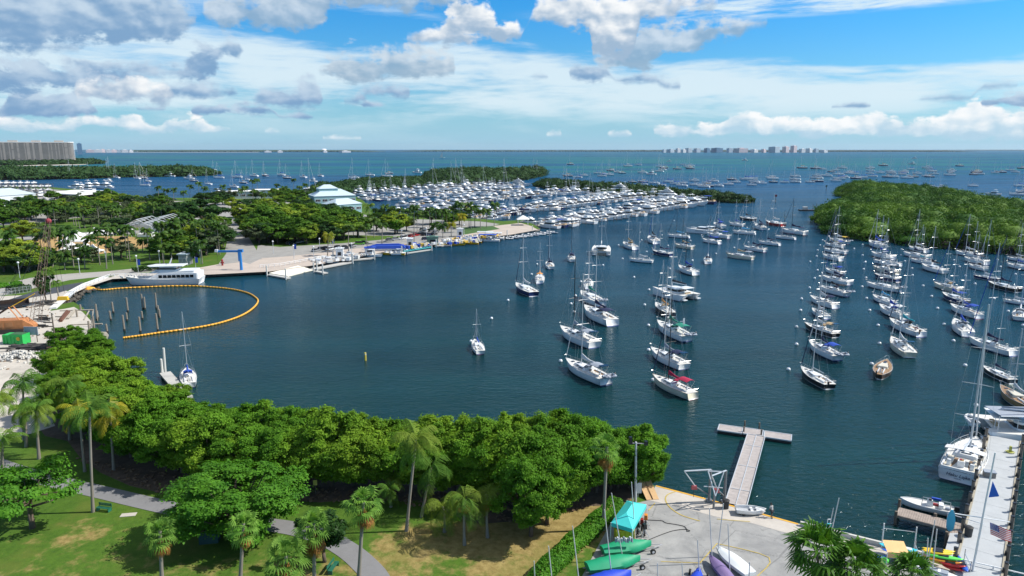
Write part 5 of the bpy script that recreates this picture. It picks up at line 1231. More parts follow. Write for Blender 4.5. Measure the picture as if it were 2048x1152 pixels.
# the yacht berthed at the floating dock by the left mangroves
e = sailboat('sailboat', 9.8, 'white', 'blue', None, 'blue', 12.5, label='white sloop with blue cockpit canvas tied to the small left dock', furl=False)
place(e, W(374, 742, .5), W(379, 772, .5))
# mooring buoys
BU = [(1074, 528), (1063, 548), (1162, 563), (1206, 530), (1151, 591), (1142, 607), (1148, 623), (1121, 721), (1298, 579), (1268, 554), (1289, 609), (1297, 650), (1297, 699), (1306, 759), (1340, 537), (1385, 520), (1016, 600), (983, 636), (942, 682),
  (1620, 523), (1635, 540), (1629, 556), (1619, 575), (1603, 597), (1601, 620), (1593, 653), (1593, 688), (1577, 738), (1731, 523), (1727, 538), (1732, 555), (1724, 573), (1733, 596), (1739, 620), (1756, 650), (1759, 686), (1743, 727), (1810, 522), (1824, 536), (1825, 550), (1846, 571),
  (1863, 592), (1875, 616), (1888, 648), (1907, 681), (1930, 730), (1950, 567), (1988, 597), (2016, 622), (1919, 533), (1931, 551), (2001, 533), (2031, 548), (1725, 489), (1708, 497), (1725, 510), (1730, 524), (1803, 498), (1802, 510), (1908, 520), (1995, 519), (1645, 480), (1640, 490), (1635, 500), (1633, 512), (1620, 523),
  (1237, 490), (1245, 517), (1283, 480), (1293, 503), (1336, 491), (1324, 470), (1381, 481), (1348, 441), (1385, 521), (1432, 507), (1494, 455), (1468, 495), (1497, 484), (1403, 470), (2046, 650)]
bm_ = MB(); bm_.sphere((0, 0, .12), .42, WHITE, 12, 7); bm_.cyl((0, 0, .5), (0, 0, .66), .07, CANV['blue'], n=6); BUOY = bm_.mesh('mooring_buoy', True)
for i, (x, y) in enumerate(sorted(set(BU))):
 o = bpy.data.objects.new('mooring_buoy', BUOY); link(o); o.location = W(x, y, 0.2); o.location.z = 0; o.rotation_euler = (random.uniform(-.2, .2), random.uniform(-.2, .2), 0)
 reg = 'among the upper middle boats' if x < 1520 and y < 545 else 'beside the two middle columns' if x < 1400 else 'left of the first long column' if x < 1660 else 'left of the second long column' if x < 1778 else 'between second and third long columns' if x < 1900 else 'at the far right moorings'
 bct = globals().setdefault('bct', {}); bct[reg] = bct.get(reg, 0) + 1
 tag(o, 'white ball mooring buoy, %s from left %s' % (ordn(bct[reg] - 1), reg), 'mooring buoy', 'white mooring buoys')
yb = MB(); yb.cyl((0, 0, -.5), (0, 0, 1.7), .22, pm('buoy_yellow', (.7, .55, .08), .5, .2, 2), n=10); yb.cyl((0, 0, 1.3), (0, 0, 1.5), .225, WHITE, n=10); o = yb.build('marker_buoy'); o.location = W(731, 721, 0); tag(o, 'slim yellow marker buoy alone in the open water', 'marker buoy')
# ================================================================ MARINA
random.seed(21)
def tier(b, x0, x1, w0, w1, z0, z1, fr, fa, glass=True, m=WHITE, over=.0):
 """one superstructure storey: rounded plan, raked front, dark window band"""
 def ring(f, z, k):
  return [(x - fr * f * max(0, (x - x0) / (x1 - x0)) ** 2 + fa * f * max(0, 1 - (x - x0) / (x1 - x0)) ** 2, y * k, z) for x, y, _ in rrect(x0, x1, w0, w1, z, .5, 3)]
 h = z1 - z0
 b.loft([ring(0, z0, 1), ring(.3, z0 + h * .32, .99), ring(.75, z0 + h * .78, .95), ring(1, z1, .93)], m, ms=[m, GLASSD if glass else m, m], cap0=False)
 if over: b.box(((x0 + x1 - fr) / 2 - over / 2, 0, z1 + .04), ((x1 - x0) - fr + over, w0 * .98, .08), m)
def motor_parts(kind, hullm=WHITE, canvas='blue'):
 P_ = {}
 def hullof(L, B, fb, rise=.55, fine=2.3):
  h, d, zd, hw, edge = hull_parts(L, B, fb, tr=.9, rise=rise, hullm=hullm, stripe=CANV['navy'] if random.random() < .4 else hullm, bottom=BOTTOM['blue'], fine=fine, rake=.12, n=9, vee=.85, draft=.6)
  P_['hull'] = h; P_['deck'] = d; return zd, hw, edge
 c = MB(); f = MB(); k = MB(); r = MB()
 if kind == 'cruiser':
  zd, hw, ed = hullof(11, 3.6, 1.25); tier(c, -1.5, 2.8, 3.0, 2.0, zd(0), zd(0) + 1.5, 1.7, .2); k.box((-3.6, 0, zd(-3) + .05), (3.2, 2.6, .06), TEAK); k.box((-4.6, 0, zd(-3) + .3), (.7, 2.2, .5), CANV['tan'])
  f.box((-1.8, 0, zd(0) + 2.1), (3.0, 2.7, .09), CANV[canvas]);
  for x in (-3.2, -.5):
   for s in (1, -1): f.cyl((x, s * 1.3, zd(0)), (x, s * 1.3, zd(0) + 2.1), .05, STEEL, n=4)
 elif kind == 'flybridge':
  zd, hw, ed = hullof(15, 4.6, 1.6); tier(c, -3.2, 3.6, 4.0, 2.6, zd(0) - .1, zd(0) + 1.9, 2.0, .3, over=1.6); tier(f, -3.4, .9, 3.4, 2.6, zd(0) + 1.95, zd(0) + 2.75, .9, .1, False)
  f.box((-1.9, 0, zd(0) + 4.2), (3.0, 2.9, .1), WHITE if random.random() < .5 else CANV[canvas])
  for x in (-3.1, -.6):
   for s in (1, -1): f.cyl((x, s * 1.35, zd(0) + 2.7), (x, s * 1.3, zd(0) + 4.2), .05, WHITE, n=4)
  k.box((-5.4, 0, zd(-5) + .05), (3.4, 3.4, .06), TEAK); r.cyl((-1.9, 0, zd(0) + 4.2), (-2.2, 0, zd(0) + 5.4), .08, WHITE, r2=.03, n=5); r.sphere((-1.5, .6, zd(0) + 4.5), .3, WHITE, 8, 5)
 elif kind == 'sportfish':
  zd, hw, ed = hullof(15, 4.7, 1.5, .8); tier(c, -2.0, 3.4, 4.0, 2.4, zd(0) - .1, zd(0) + 1.8, 2.2, .1); tier(f, -2.2, .6, 3.2, 2.4, zd(0) + 1.8, zd(0) + 2.8, .5, 0, False); f.box((-1, 0, zd(0) + 4.6), (2.6, 2.6, .1), WHITE)
  for x in (-2.1, .2):
   for s in (1, -1): f.cyl((x, s * 1.2, zd(0) + 2.8), (x, s * 1.1, zd(0) + 4.6), .06, ALU, n=4); r.cyl((x, s * 1.1, zd(0) + 4.6), (-.9, s * .4, zd(0) + 8.2), .05, ALU, n=4)
  r.box((-.9, 0, zd(0) + 8.2), (1.3, 1.3, .1), WHITE); k.box((-5, 0, zd(-5) - .2), (4.4, 3.7, .06), DECKW)
  for s in (1, -1): r.cyl((-1, s * 1.6, zd(0) + 2), (-3.5, s * 2.6, zd(0) + 10), .035, ALU, n=3)
 elif kind == 'console':
  zd, hw, ed = hullof(9.5, 2.9, 1.0); c.box((-.5, 0, zd(0) + .5), (1.6, 1.1, 1.2), WHITE, taper=.8); f.box((-.5, 0, zd(0) + 2.1), (2.6, 2.2, .09), WHITE if random.random() < .5 else CANV[canvas])
  for x in (-1.3, .3):
   for s in (1, -1): f.cyl((x, s * .9, zd(0)), (x, s * .9, zd(0) + 2.1), .04, ALU, n=4)
  for y in (-.6, 0, .6): r.box((-5.0, y, 1.1), (.6, .4, .8), BLACKP if canvas != 'white' else WHITE, taper=.75)
  k.box((-2.6, 0, zd(-2) + .2), (.7, 1.6, .5), CANV['white'])
 elif kind == 'superyacht':
  zd, hw, ed = hullof(36, 7.8, 3.0, .5); tier(c, -11, 9, 7.0, 4.2, zd(0) - .2, zd(0) + 2.6, 3.5, .5, over=2.5); tier(f, -9, 5, 5.9, 3.8, zd(0) + 2.7, zd(0) + 5.1, 3.2, .5, over=2.5); tier(r, -6, 1.2, 4.4, 3.2, zd(0) + 5.2, zd(0) + 6.6, 1.8, .3, True)
  r.cyl((-3, 0, zd(0) + 6.6), (-4, 0, zd(0) + 10), .25, WHITE, r2=.08, n=6); r.sphere((-2.5, 1, zd(0) + 7.4), .7, WHITE, 8, 6); r.sphere((-2.5, -1, zd(0) + 7.4), .7, WHITE, 8, 6); k.box((-14, 0, zd(-14) + .05), (5, 6, .06), TEAK)
  for s in (1, -1):
   for i in range(7): P_['hull'].box((-6 + i * 2.1, s * 3.83, 2.0), (1.0, .14, .4), GLASSD)
 elif kind == 'covered':
  zd, hw, ed = hullof(10, 3.2, 1.15); rings = [[(x, hw(x) * .95 * math.cos(a), zd(x) + (.75 + .9 * math.exp(-(x + 1) ** 2 / 3)) * max(0, math.sin(a))) for a in [R(q) for q in (0, 30, 60, 90, 120, 150, 180)]] for x in (-4.9, -3, -1.5, 0, 1.5, 3.2, 4.6)]
  c.loft(rings, CANV[canvas])
 P_['cabin'] = c; P_['flybridge'] = f; P_['cockpit'] = k; P_['fittings'] = r
 return {a: b for a, b in P_.items() if b.f}
def joinmb(P_):
 o = MB()
 for b in P_.values():
  k = len(o.v); o.v += b.v
  mp = [o.mat(m) for m in b.mats]
  o.f += [tuple(k + j for j in f) for f in b.f]; o.mi += [mp[i] for i in b.mi]
 return o
PRO = {}
def proto(kind, key, hullm, canvas):
 P_ = motor_parts(kind, hullm, canvas); PRO[key] = ({n: b.mesh(n) for n, b in P_.items()}, joinmb(P_).mesh(kind))
for kind in ('cruiser', 'flybridge', 'sportfish', 'console', 'covered', 'superyacht'):
 for j, (hm, cv, w1, w2) in enumerate(((WHITE, 'white', 'white', 'white'), (WHITE, 'navy', 'white', 'navy'), (NAVYP if kind != 'console' else HULLC['blue'], 'blue', 'blue', 'blue'), (WHITE, 'grey', 'white', 'grey'))):
  if kind == 'superyacht' and j: break
  proto(kind, (kind, j), hm, cv)
SAILP = []
for j, (hc, cv, mh) in enumerate((('white', 'blue', 15), ('white', 'white', 17), ('navy', 'tan', 14), ('white', 'grey', 19))):
 e = sailboat('sailboat', 11.5, hc, cv, 'blue' if j == 0 else None, 'navy' if j == 1 else None, mh, label='temp')
 o = MB()
 def rec(x, off=Vector((0, 0, 0))):
  for ch in list(x.children):
   of2 = off + ch.location
   if ch.type == 'MESH':
    k = len(o.v); o.v += [tuple(v.co + of2) for v in ch.data.vertices]; ms = [o.mat(m) for m in ch.data.materials]
    o.f += [tuple(k + i for i in p.vertices) for p in ch.data.polygons]; o.mi += [ms[p.material_index] for p in ch.data.polygons]
   rec(ch, of2); bpy.data.objects.remove(ch)
 rec(e); bpy.data.objects.remove(e); SAILP.append(o.mesh('sailboat'))
DESC = {('cruiser', 0): 'white express cruiser', ('cruiser', 1): 'navy topped cruiser', ('cruiser', 2): 'navy hulled cruiser', ('cruiser', 3): 'grey topped cruiser',
  ('flybridge', 0): 'white flybridge yacht', ('flybridge', 1): 'navy topped flybridge yacht', ('flybridge', 2): 'navy hulled flybridge yacht', ('flybridge', 3): 'grey topped flybridge yacht',
  ('sportfish', 0): 'white sportfisher with tower', ('sportfish', 1): 'tuna towered sportfisher', ('sportfish', 2): 'navy hulled sportfisher', ('sportfish', 3): 'white towered sportfisher',
  ('console', 0): 'white centre console boat', ('console', 1): 'navy topped console boat', ('console', 2): 'blue hulled console boat', ('console', 3): 'grey topped console boat',
  ('covered', 0): 'boat under a white cover', ('covered', 1): 'boat under a navy cover', ('covered', 2): 'navy boat under a blue cover', ('covered', 3): 'boat under a grey cover', ('superyacht', 0): 'three deck white superyacht'}
def motor(key, loc, rz, s, label, group, parts=False):
 if parts:
  e = empty('motor_yacht', loc, rz, label, 'motor yacht', group); e.scale = (s, s, s)
  for n, me in PRO[key][0].items(): link(bpy.data.objects.new(n, me), e)
 else:
  e = bpy.data.objects.new('motor_yacht', PRO[key][1]); link(e); e.location = loc; e.rotation_euler = (0, 0, rz); e.scale = (s, s, s); tag(e, label, 'motor yacht', group)
 return e
PILM = pm('dock_piling', (.16, .13, .1), .9, .3, 2); DOCKM = pm('dock_planks', (.36, .34, .31), .9, .2, 1.5)
_pm = MB(); _pm.cyl((0, 0, -.5), (0, 0, 3.0), .16, PILM, n=5); PILE = _pm.mesh('piling')
def dock(pts_px, spacing, name_words, jit=1., big=.2, pxsail=.05, superend=0, parts=False, mir=1.0, near=True, far_=True, lo=8, hi=16):
 P_ = pix(pts_px, 0); segs = [];
 poly = strip([p + Vector((0, 0, .9)) for p in P_], 2.2)
 o = polysheet('dock', poly, .9, DOCKM, .5); del o['kind']; o['label'] = 'long floating timber dock, ' + name_words; o['category'] = 'dock'
 pil = MB(); npl = 0
 tot = 0; items = []
 for a, b in zip(P_, P_[1:]):
  L = (b - a).length; d = (b - a) / L; n = Vector((-d.y, d.x, 0)); t = 0
  while t < L:
   items.append((a + d * t, d, n, tot + t)); t += spacing * random.uniform(.9, 1.15)
  tot += L
 n_items = len(items); c = [0, 0]
 for i, (p, d, n, s) in enumerate(items):
  fr = s / tot
  for sg in (1, -1):
   if sg < 0 and not near: continue
   if sg > 0 and not far_: continue
   if random.random() < .06: continue
   c[0] += 1
   rz = math.atan2(n.y * sg, n.x * sg) + random.uniform(-.04, .04)
   if random.random() < .5: rz += math.pi
   lab_side = 'on near side' if sg < 0 else 'on far side'
   Lb = random.uniform(lo, hi) * (1 + big * fr)
   pos = p + n * sg * (Lb / 2 + 2.2)
   pos.z = 0
   if random.random() < pxsail:
    me = random.choice(SAILP); e = bpy.data.objects.new('sailboat', me); link(e); e.location = pos; e.rotation_euler = (0, 0, rz); q = Lb / 12; e.scale = (q, q, q * random.uniform(.9, 1.2))
    tag(e, 'berthed sailboat, %s from shore %s of the %s' % (ordn(i), lab_side, name_words), 'sailboat', 'sailboats berthed at the marina docks')
   else:
    kinds = ['flybridge', 'sportfish', 'cruiser', 'flybridge'] if Lb > 12.5 else ['cruiser', 'console', 'covered', 'cruiser', 'flybridge']
    key = (random.choice(kinds), random.choice([0, 0, 0, 1, 3, 2, 0])); base = {'flybridge': 15, 'sportfish': 15, 'cruiser': 11, 'console': 9.5, 'covered': 10}[key[0]]
    motor(key, pos, rz, Lb / base, '%s, %s from shore %s of the %s' % (DESC[key], ordn(i), lab_side, name_words), 'motor yachts berthed at the marina docks', parts and sg < 0)
  if i % 2 == 0 or near:
   for sg in (1, -1):
    q = p + n * sg * (hi + 3) + d * spacing * .5
    for v in (q, p + n * sg * 1.2):
     if npl < 96: po = bpy.data.objects.new('piling', PILE); link(po, o); po.location = (v.x, v.y, 0); npl += 1
     else: pil.cyl((v.x, v.y, -.5), (v.x, v.y, 3.0), .16, PILM, n=5)
 if pil.f: pil.build('pilings', o)['kind'] = 'stuff'
 return c[0]
tot = 0
tot += dock([(1072, 453.5), (1176, 440), (1267, 424), (1385, 405)], 7.0, 'nearest marina dock', parts=True, lo=9, hi=15, big=.55)
tot += dock([(955, 441), (1000, 427), (1098, 416), (1225, 399), (1281, 394)], 7.2, 'second marina dock', lo=9, hi=15, big=.5)
tot += dock([(822, 414), (914, 406.5), (1031, 396), (1176, 383)], 8.8, 'third marina dock', lo=10, hi=17, big=.2)
tot += dock([(740, 401), (838, 394.5), (908, 389.5), (1040, 381)], 9.2, 'fourth marina dock', lo=11, hi=17)
tot += dock([(705, 389.5), (803, 383), (900, 378.5), (1025, 373)], 10.5, 'outermost marina dock', lo=12, hi=19, pxsail=.12)
tot += dock([(812, 428), (905, 421), (950, 418)], 9.5, 'palm screened short dock', lo=10, hi=15, pxsail=.1)
# the largest yachts
for px, py, s, lab in [(1245, 390, 1.0, 'largest three deck superyacht at the end of the second dock'), (1340, 401, .95, 'long three deck superyacht near the end of the nearest dock'), (1368, 405, .62, 'low white yacht capping the end of the nearest dock'), (1040, 372, .8, 'white superyacht at the outermost dock end'), (1290, 396, .5, 'mid sized white yacht beside the second dock end'), (868, 381, .6, 'tall white yacht among the outer docks')]:
 motor(('superyacht', 0), W(px, py, 0), R(-38) if px > 1100 else R(-20), s, lab, None, True)
for px, py, s, lab in [(1145, 386, 1.6, 'large white sportfisher alone off the third dock')]: motor(('sportfish', 0), W(px, py, 0), R(170), s, lab, None, True)
for i, (px, py, H_) in enumerate([(864, 378, 34), (900, 374, 36), (910, 372, 40), (965, 372, 30), (1125, 374, 30), (1177, 386, 26), (617, 388, 42)]):
 e = bpy.data.objects.new('sailboat', SAILP[1]); link(e); p = W(px, py, 0); e.location = p; e.rotation_euler = (0, 0, R(random.uniform(-60, 60))); q = (p.z * 0 + H_) / 25; e.scale = (q, q, q * 1.15)
 tag(e, 'very tall masted sailboat, %s of those counted from left' % ordn(i) if px > 700 else 'lone giant masted sailboat beyond the boatyard palms', 'sailboat', None)
# small dinghies tied at the quay tip, gazebo and fuel dock
for i in range(16):
 t = i / 15; p = W(1012 + 96 * t, 476.5 - 13 * t + (i % 2) * 3.0, 0); o = dinghy_mb(3.6, 'white' if i % 3 else 'grey').build('dinghy', None, True); o.location = (p.x, p.y, 0); o.rotation_euler = (0, 0, R(-35) + random.uniform(-.3, .3)); o.scale = (1.25, 1.25, 1.1)
 tag(o, 'pale inflatable dinghy tied at the quay tip, %s from left' % ordn(i), 'dinghy', 'dinghies tied at the quay tip')
# ---- open bay anchorage
FB = [(465, 318), (728, 395), (778, 402), (718, 412), (680, 388), (840, 382), (880, 388), (787, 370), (925, 333), (1010, 322), (445, 412), (530, 422), (577, 408), (1110, 398, 'm'), (1040, 385), (960, 460), (1045, 460), (1045, 480), (1135, 470), (1195, 485), (1250, 460), (1300, 475), (1370, 468), (1355, 490), (1455, 450), (1465, 485),
  (1175, 375), (1200, 360), (1215, 348), (1180, 338), (1255, 295, 'm'), (1320, 355), (1365, 320), (1420, 330), (1423, 352), (1405, 338), (1605, 455), (1555, 468), (1650, 490), (1530, 500), (1560, 495), (1730, 480), (1790, 462), (1755, 440), (1870, 440), (1920, 435), (1935, 460), (1915, 485), (1995, 472), (1860, 285, 'm'), (180, 410), (205, 408)]
FC = [(35, 435), (40, 460), (15, 425), (130, 462), (215, 415), (213, 440), (215, 460), (270, 348), (380, 353), (440, 358), (335, 460), (390, 410), (385, 430), (395, 455), (468, 410), (505, 378), (545, 365), (590, 348), (565, 435), (540, 450), (610, 422), (640, 390), (655, 380), (690, 395), (700, 432), (750, 425), (560, 400), (815, 350), (815, 370), (812, 392), (835, 415),
  (895, 385), (920, 328), (980, 378), (985, 390), (950, 420), (1000, 418), (1080, 385), (1090, 375), (1070, 398), (1140, 358), (1150, 315, 'm'), (1170, 270, 'm'), (1110, 428), (1165, 418), (1190, 393), (1270, 347), (1290, 360), (1310, 375), (1330, 395), (1265, 412), (1290, 418), (1460, 380), (1450, 405), (1465, 370), (1530, 330), (1660, 385), (1640, 400), (1670, 378), (1685, 395), (1815, 385), (1865, 382),
  (1935, 365), (1975, 380), (2030, 350), (1300, 515), (1380, 508), (1635, 492), (1800, 562, 'm'), (1990, 562), (2010, 492), (2040, 538)]
FA = [(485, 418, 'c'), (345, 418, 'm'), (568, 430), (605, 415, 'm'), (715, 412), (870, 412), (885, 420), (930, 425), (1210, 400, 'm'), (1355, 414, 'm'), (875, 462, 'm'), (1160, 488), (1095, 432), (1135, 430), (1185, 455), (1510, 434, 'm'), (1550, 452), (1665, 477), (1750, 427), (1710, 362), (1895, 422), (1870, 500), (1945, 468), (1980, 442), (1735, 555, 'm'), (2030, 412), (1500, 400, 'm')]
FD = [(70, 410), (200, 405), (248, 430), (375, 422), (515, 412), (455, 455, 'm'), (1062, 392), (910, 405), (782, 428), (768, 442), (1045, 415), (1285, 385, 'm'), (1820, 358, 'm'), (1425, 360)]
far = [(1024 + x[0] / 4, 250 + x[1] / 4, x[2:] or ('s',)) for x in FB] + [(1536 + x[0] / 4, 250 + x[1] / 4, x[2:] or ('s',)) for x in FC] + [(x[0] / 4, 250 + x[1] / 4, x[2:] or ('s',)) for x in FA] + [(512 + x[0] / 4, 250 + x[1] / 4, x[2:] or ('s',)) for x in FD]
far.sort(); nr = {}
for x, y, k in far:
 p = W(x, y, 0); reg = 'off the left islet' if x < 440 else 'beyond the restaurant and spit' if x < 900 else 'beyond the marina islet' if x < 1300 else 'in the middle of the far anchorage' if x < 1600 else 'beyond the big mangrove island' if x < 1850 else 'at the far right of the bay'
 dist = 'nearer' if y > 362 else 'distant' if y > 348 else 'farthest'
 kk = (k[0] == 's', reg, dist); nr[kk] = nr.get(kk, 0) + 1
 L = random.uniform(10, 14) * (1.2 if p.y > 1000 else 1.0) * (1.3 if p.y > 1500 else 1.)
 rz = R(-22 + 180) + random.uniform(-.35, .35)
 if k[0] == 's':
  j = random.choice([0, 1, 1, 3, 2]); e = bpy.data.objects.new('sailboat', SAILP[j]); link(e); q = L / 11.5; e.scale = (q * 1.1, q * 1.25, q * 1.15)
  tag(e, 'anchored sailboat %s, %s from left of the %s' % (reg, ordn(nr[kk] - 1), dist), 'sailboat', 'sailboats anchored in the open bay')
 else:
  key = ('flybridge', 0); e = motor(key, p, rz, L / 13, 'white motor yacht %s, %s from left of the %s' % (reg, ordn(nr[kk] - 1), dist), 'motor yachts out in the bay')
 e.location = (p.x, p.y, 0); e.rotation_euler = (0, 0, rz)
# channel markers
for x, y, col_, lab in [(1551, 405, REDP, 'red channel marker on a pile beside the maroon sloop'), (1652, 383, BOTTOM['green'], 'green channel marker off the tip of the mangrove island'), (1739, 368, REDP, 'small red beacon in the far anchorage')]:
 b = MB(); b.cyl((0, 0, -1), (0, 0, 5), .25, PILM, n=6); o = empty('channel_marker', W(x, y, 0), 0, lab, 'channel marker'); b.build('pile', o); c = MB(); c.box((0, 0, 5.6), (.15, 1.7, 1.7), col_); c.box((0, 0, 5.6), (1.7, .15, 1.7), col_); c.build('board', o)
# work raft in the channel
o = MB(); o.box((0, 0, .5), (14, 5, .7), BROWNP); o.box((-3, 0, 1.8), (3, 3, 2), DECKW);
for x in (3, 5.5): o.cyl((x, 1, .8), (x, 1, 5), .12, PILM)
o = o.build('work_raft'); o.location = W(1618, 421.5, 0); tag(o, 'brown work raft with a small cabin beside the mangrove island tip', 'raft')
# sailing yacht under way far out
s_ = MB(); s_.loft([[(x, .3 * y, .6 + .2 * abs(x) * 0) for x, y in ((-8, 0), (0, 3), (9, 0), (0, -3))], [(x, .6 * y, 2.2) for x, y in ((-8, 0), (0, 3), (9, 0), (0, -3))]], WHITE)
s_.loft([[(-6, .08, 3.5), (2, .08, 3.5), (2, -.08, 3.5), (-6, -.08, 3.5)], [(1.6, .04, 22), (2, .04, 22), (2, -.04, 22), (1.6, -.04, 22)]], CANV['white']); o = s_.build('sailboat'); o.location = W(884, 316, 0); o.scale = (1.6, 1.6, 1.6); tag(o, 'white sailboat under full sail far out in the bay', 'sailboat')
# mangrove-side gazebo
g_ = empty('gazebo', W(1046, 450, LZ), 0, 'white hip roofed gazebo at the landward end of the nearest dock', 'gazebo')
r = MB(); r.loft([[(x * 3.6, y * 3.6, 3.4) for x, y in ((-1, -1), (1, -1), (1, 1), (-1, 1))], [(x * .2, y * .2, 5.6) for x, y in ((-1, -1), (1, -1), (1, 1), (-1, 1))]], pm('white_roof', (.75, .75, .72), .6, .1, 1)); r.build('roof', g_)
for x in (-1, 1):
 for y in (-1, 1): p_ = MB(); p_.box((x * 2.8, y * 2.8, 1.7), (.3, .3, 3.4), WHITE); p_.build('post', g_)
print('MARINA', tot)
# ================================================================ BUILDINGS AND LEFT SHORE
random.seed(31)
def gable_or_hip(b, x0, x1, y0, y1, z, h, m, hip=0., over=.4):
 x0 -= over; x1 += over; y0 -= over; y1 += over; my = (y0 + y1) / 2
 b.add([(x0, y0, z), (x1, y0, z), (x1, y1, z), (x0, y1, z), (x0 + hip, my, z + h), (x1 - hip, my, z + h), (x0, y0, z - .15), (x1, y0, z - .15), (x1, y1, z - .15), (x0, y1, z - .15)],
   [(0, 1, 5, 4), (2, 3, 4, 5), (3, 0, 4), (1, 2, 5), (6, 7, 1, 0), (7, 8, 2, 1), (8, 9, 3, 2), (9, 6, 0, 3), (9, 8, 7, 6)], m)
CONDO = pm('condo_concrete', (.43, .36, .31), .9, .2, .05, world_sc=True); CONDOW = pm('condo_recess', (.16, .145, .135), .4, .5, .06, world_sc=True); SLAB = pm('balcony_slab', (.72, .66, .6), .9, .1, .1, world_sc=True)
# --- long apartment slab on the island
a, b_ = W(-150, 331), W(150, 328.5); L = (b_ - a).length; ang = math.atan2(b_.y - a.y, b_.x - a.x)
cb = empty('apartment_building', (a.x, a.y, 1.0), ang, 'long grey brown apartment slab with rounded end on the left island', 'apartment block')
HB = 60.0; D_ = 26
def outline(k=0.):
 return [(0 - k, -k), (L - D_ / 2, -k)] + [(L - D_ / 2 + (D_ / 2 + k) * math.cos(t), D_ / 2 + (D_ / 2 + k) * math.sin(t)) for t in np.linspace(-1.4, 1.57, 9)] + [(-k, D_ + k)]
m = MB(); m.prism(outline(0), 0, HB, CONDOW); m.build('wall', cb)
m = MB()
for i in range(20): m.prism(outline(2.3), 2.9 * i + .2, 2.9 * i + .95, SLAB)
m.build('balcony_slabs', cb)
m = MB(); m.prism(outline(2.0), HB - 1, HB + 1.5, pm('white_cornice', (.8, .78, .74), .8, .1, .1)); m.build('roof', cb)
x = 4; m = MB(); m2 = MB()
while x < L - D_ / 2:
 w = random.choice([2.2, 4.5, 7]); m.box((x, -.9, HB / 2 - 1), (w, 1.6, HB - 2), CONDO); x += w + random.choice([5, 8, 12])
for i in range(6):
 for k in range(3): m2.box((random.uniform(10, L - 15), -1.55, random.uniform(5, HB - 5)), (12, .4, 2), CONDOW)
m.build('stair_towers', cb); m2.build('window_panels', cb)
for i in range(6):
 m = MB(); m.box((L * (.1 + .16 * i), D_ / 2, HB + 3.2), (22, 10, 3.6), CONDO); m.build('penthouse', cb)
# low villas and a jetty in front
m = MB()
for i in range(16):
 p = W(45 + i * 9 + random.uniform(-3, 3), 327.5); m.box((p.x, p.y, 3), (12, 8, random.uniform(3, 6)), SLAB)
for i, q in enumerate([(20, 330.5), (95, 329)]):
 p = W(*q); m.box((p.x, p.y, .9), (60, 4, .5), WHITE)
tag(m.build('villas'), 'row of low pale pavilions at the foot of the apartment slab', 'pavilions')
# tower behind and distant skyline
def tower(px, wpx_, ytop, ybase, depth, mat, lab, steps=3, group=None, name='tower_block'):
 p = ray(px, ybase); t = depth / p.y; X = p.x * t; w = wpx_ / F * depth; H_ = HCAM + depth * ((HOR - ytop) / F) * 1.02; H_ *= .76; w *= .95
 e = empty(name, (X, depth, 0), random.uniform(.5, .85), lab, 'apartment tower', group)
 m = MB(); m.box((0, 0, H_ / 2), (w, w * .6, H_), mat); m.build('wall', e)
 g2 = MB(); n = max(2, int(H_ / 9))
 for i in range(n): g2.box((0, 0, H_ * (i + .6) / n), (w * 1.02, w * .62, H_ / n * .25), pm('far_glazing', (.18, .24, .3), .3, .2, .02))
 g2.build('window_bands', e)
 r = MB(); r.box((0, 0, H_ + 1.5), (w * .4, w * .3, 5), mat); r.build('roof_plant', e); return e
BLUET = pm('blue_glass_tower', (.09, .2, .32), .3, .2, .01); PALE = pm('far_pale_stucco', (.8, .77, .75), .9, .1, .01); PINK = pm('far_pink_stucco', (.8, .62, .6), .9, .1, .01); GREYT = pm('far_grey_stucco', (.5, .57, .62), .9, .1, .01)
tower(160, 8.5, 281, 304, 5200, BLUET, 'slim blue glass tower rising behind the end of the grey slab')
sk = [(180, 14, 297.5, PINK), (196, 14, 297, PALE), (206, 8, 296.5, PINK), (218, 10, 297.5, PALE), (228, 10, 298, PINK), (238, 7, 298.5, GREYT), (250, 12, 298, PALE), (262, 8, 299, PALE),
  (1328, 8, 297, GREYT), (1341, 15, 296.5, GREYT), (1356, 9, 294.5, PALE), (1367, 10, 297, PALE), (1377, 14, 294, GREYT), (1394, 13, 294.5, GREYT), (1414, 12, 294, BLUET), (1434, 22, 293.5, BLUET), (1459, 11, 293.8, GREYT), (1481, 26, 294, PINK), (1508, 16, 297, PALE), (1527, 10, 296.5, PINK), (1548, 24, 290.5, GREYT), (1571, 14, 290, PINK), (1587, 13, 288, PINK), (1604, 12, 295.5, PALE), (1618, 14, 294.5, PALE), (1632, 9, 295, GREYT), (1648, 14, 299, PALE),
  (560, 10, 300, PALE), (650, 8, 300, PALE), (690, 20, 300.5, PALE), (535, 14, 301, PALE)]
for i, (px, w, yt, mt) in enumerate(sorted(sk)):
 col_ = {id(PALE): 'pale', id(PINK): 'pinkish', id(GREYT): 'grey', id(BLUET): 'blue grey'}[id(mt)]
 j = [q for q in sorted(sk)].index((px, w, yt, mt)); reg = 'beyond the bridge at left' if px < 300 else 'on the low key at left centre' if px < 800 else 'of the skyline on the right horizon'
 jj = sum(1 for q in sorted(sk)[:j] if (q[0] < 300) == (px < 300) and (q[0] < 800) == (px < 800))
 tower(px, w, yt, 304, 7600 + (i % 3) * 120, mt, 'tiny %s high rise, %s from left %s' % (col_, ordn(jj), reg), group='high rises along the horizon')
p = W(648, 303.2); d = MB(); d.sphere((0, 0, 10), 45, WHITE, 14, 6, (1, 1, .75), 0.); d = d.build('stadium_dome'); d.location = (p.x, p.y, 0); tag(d, 'tiny white dome on the low key at left centre', 'dome')
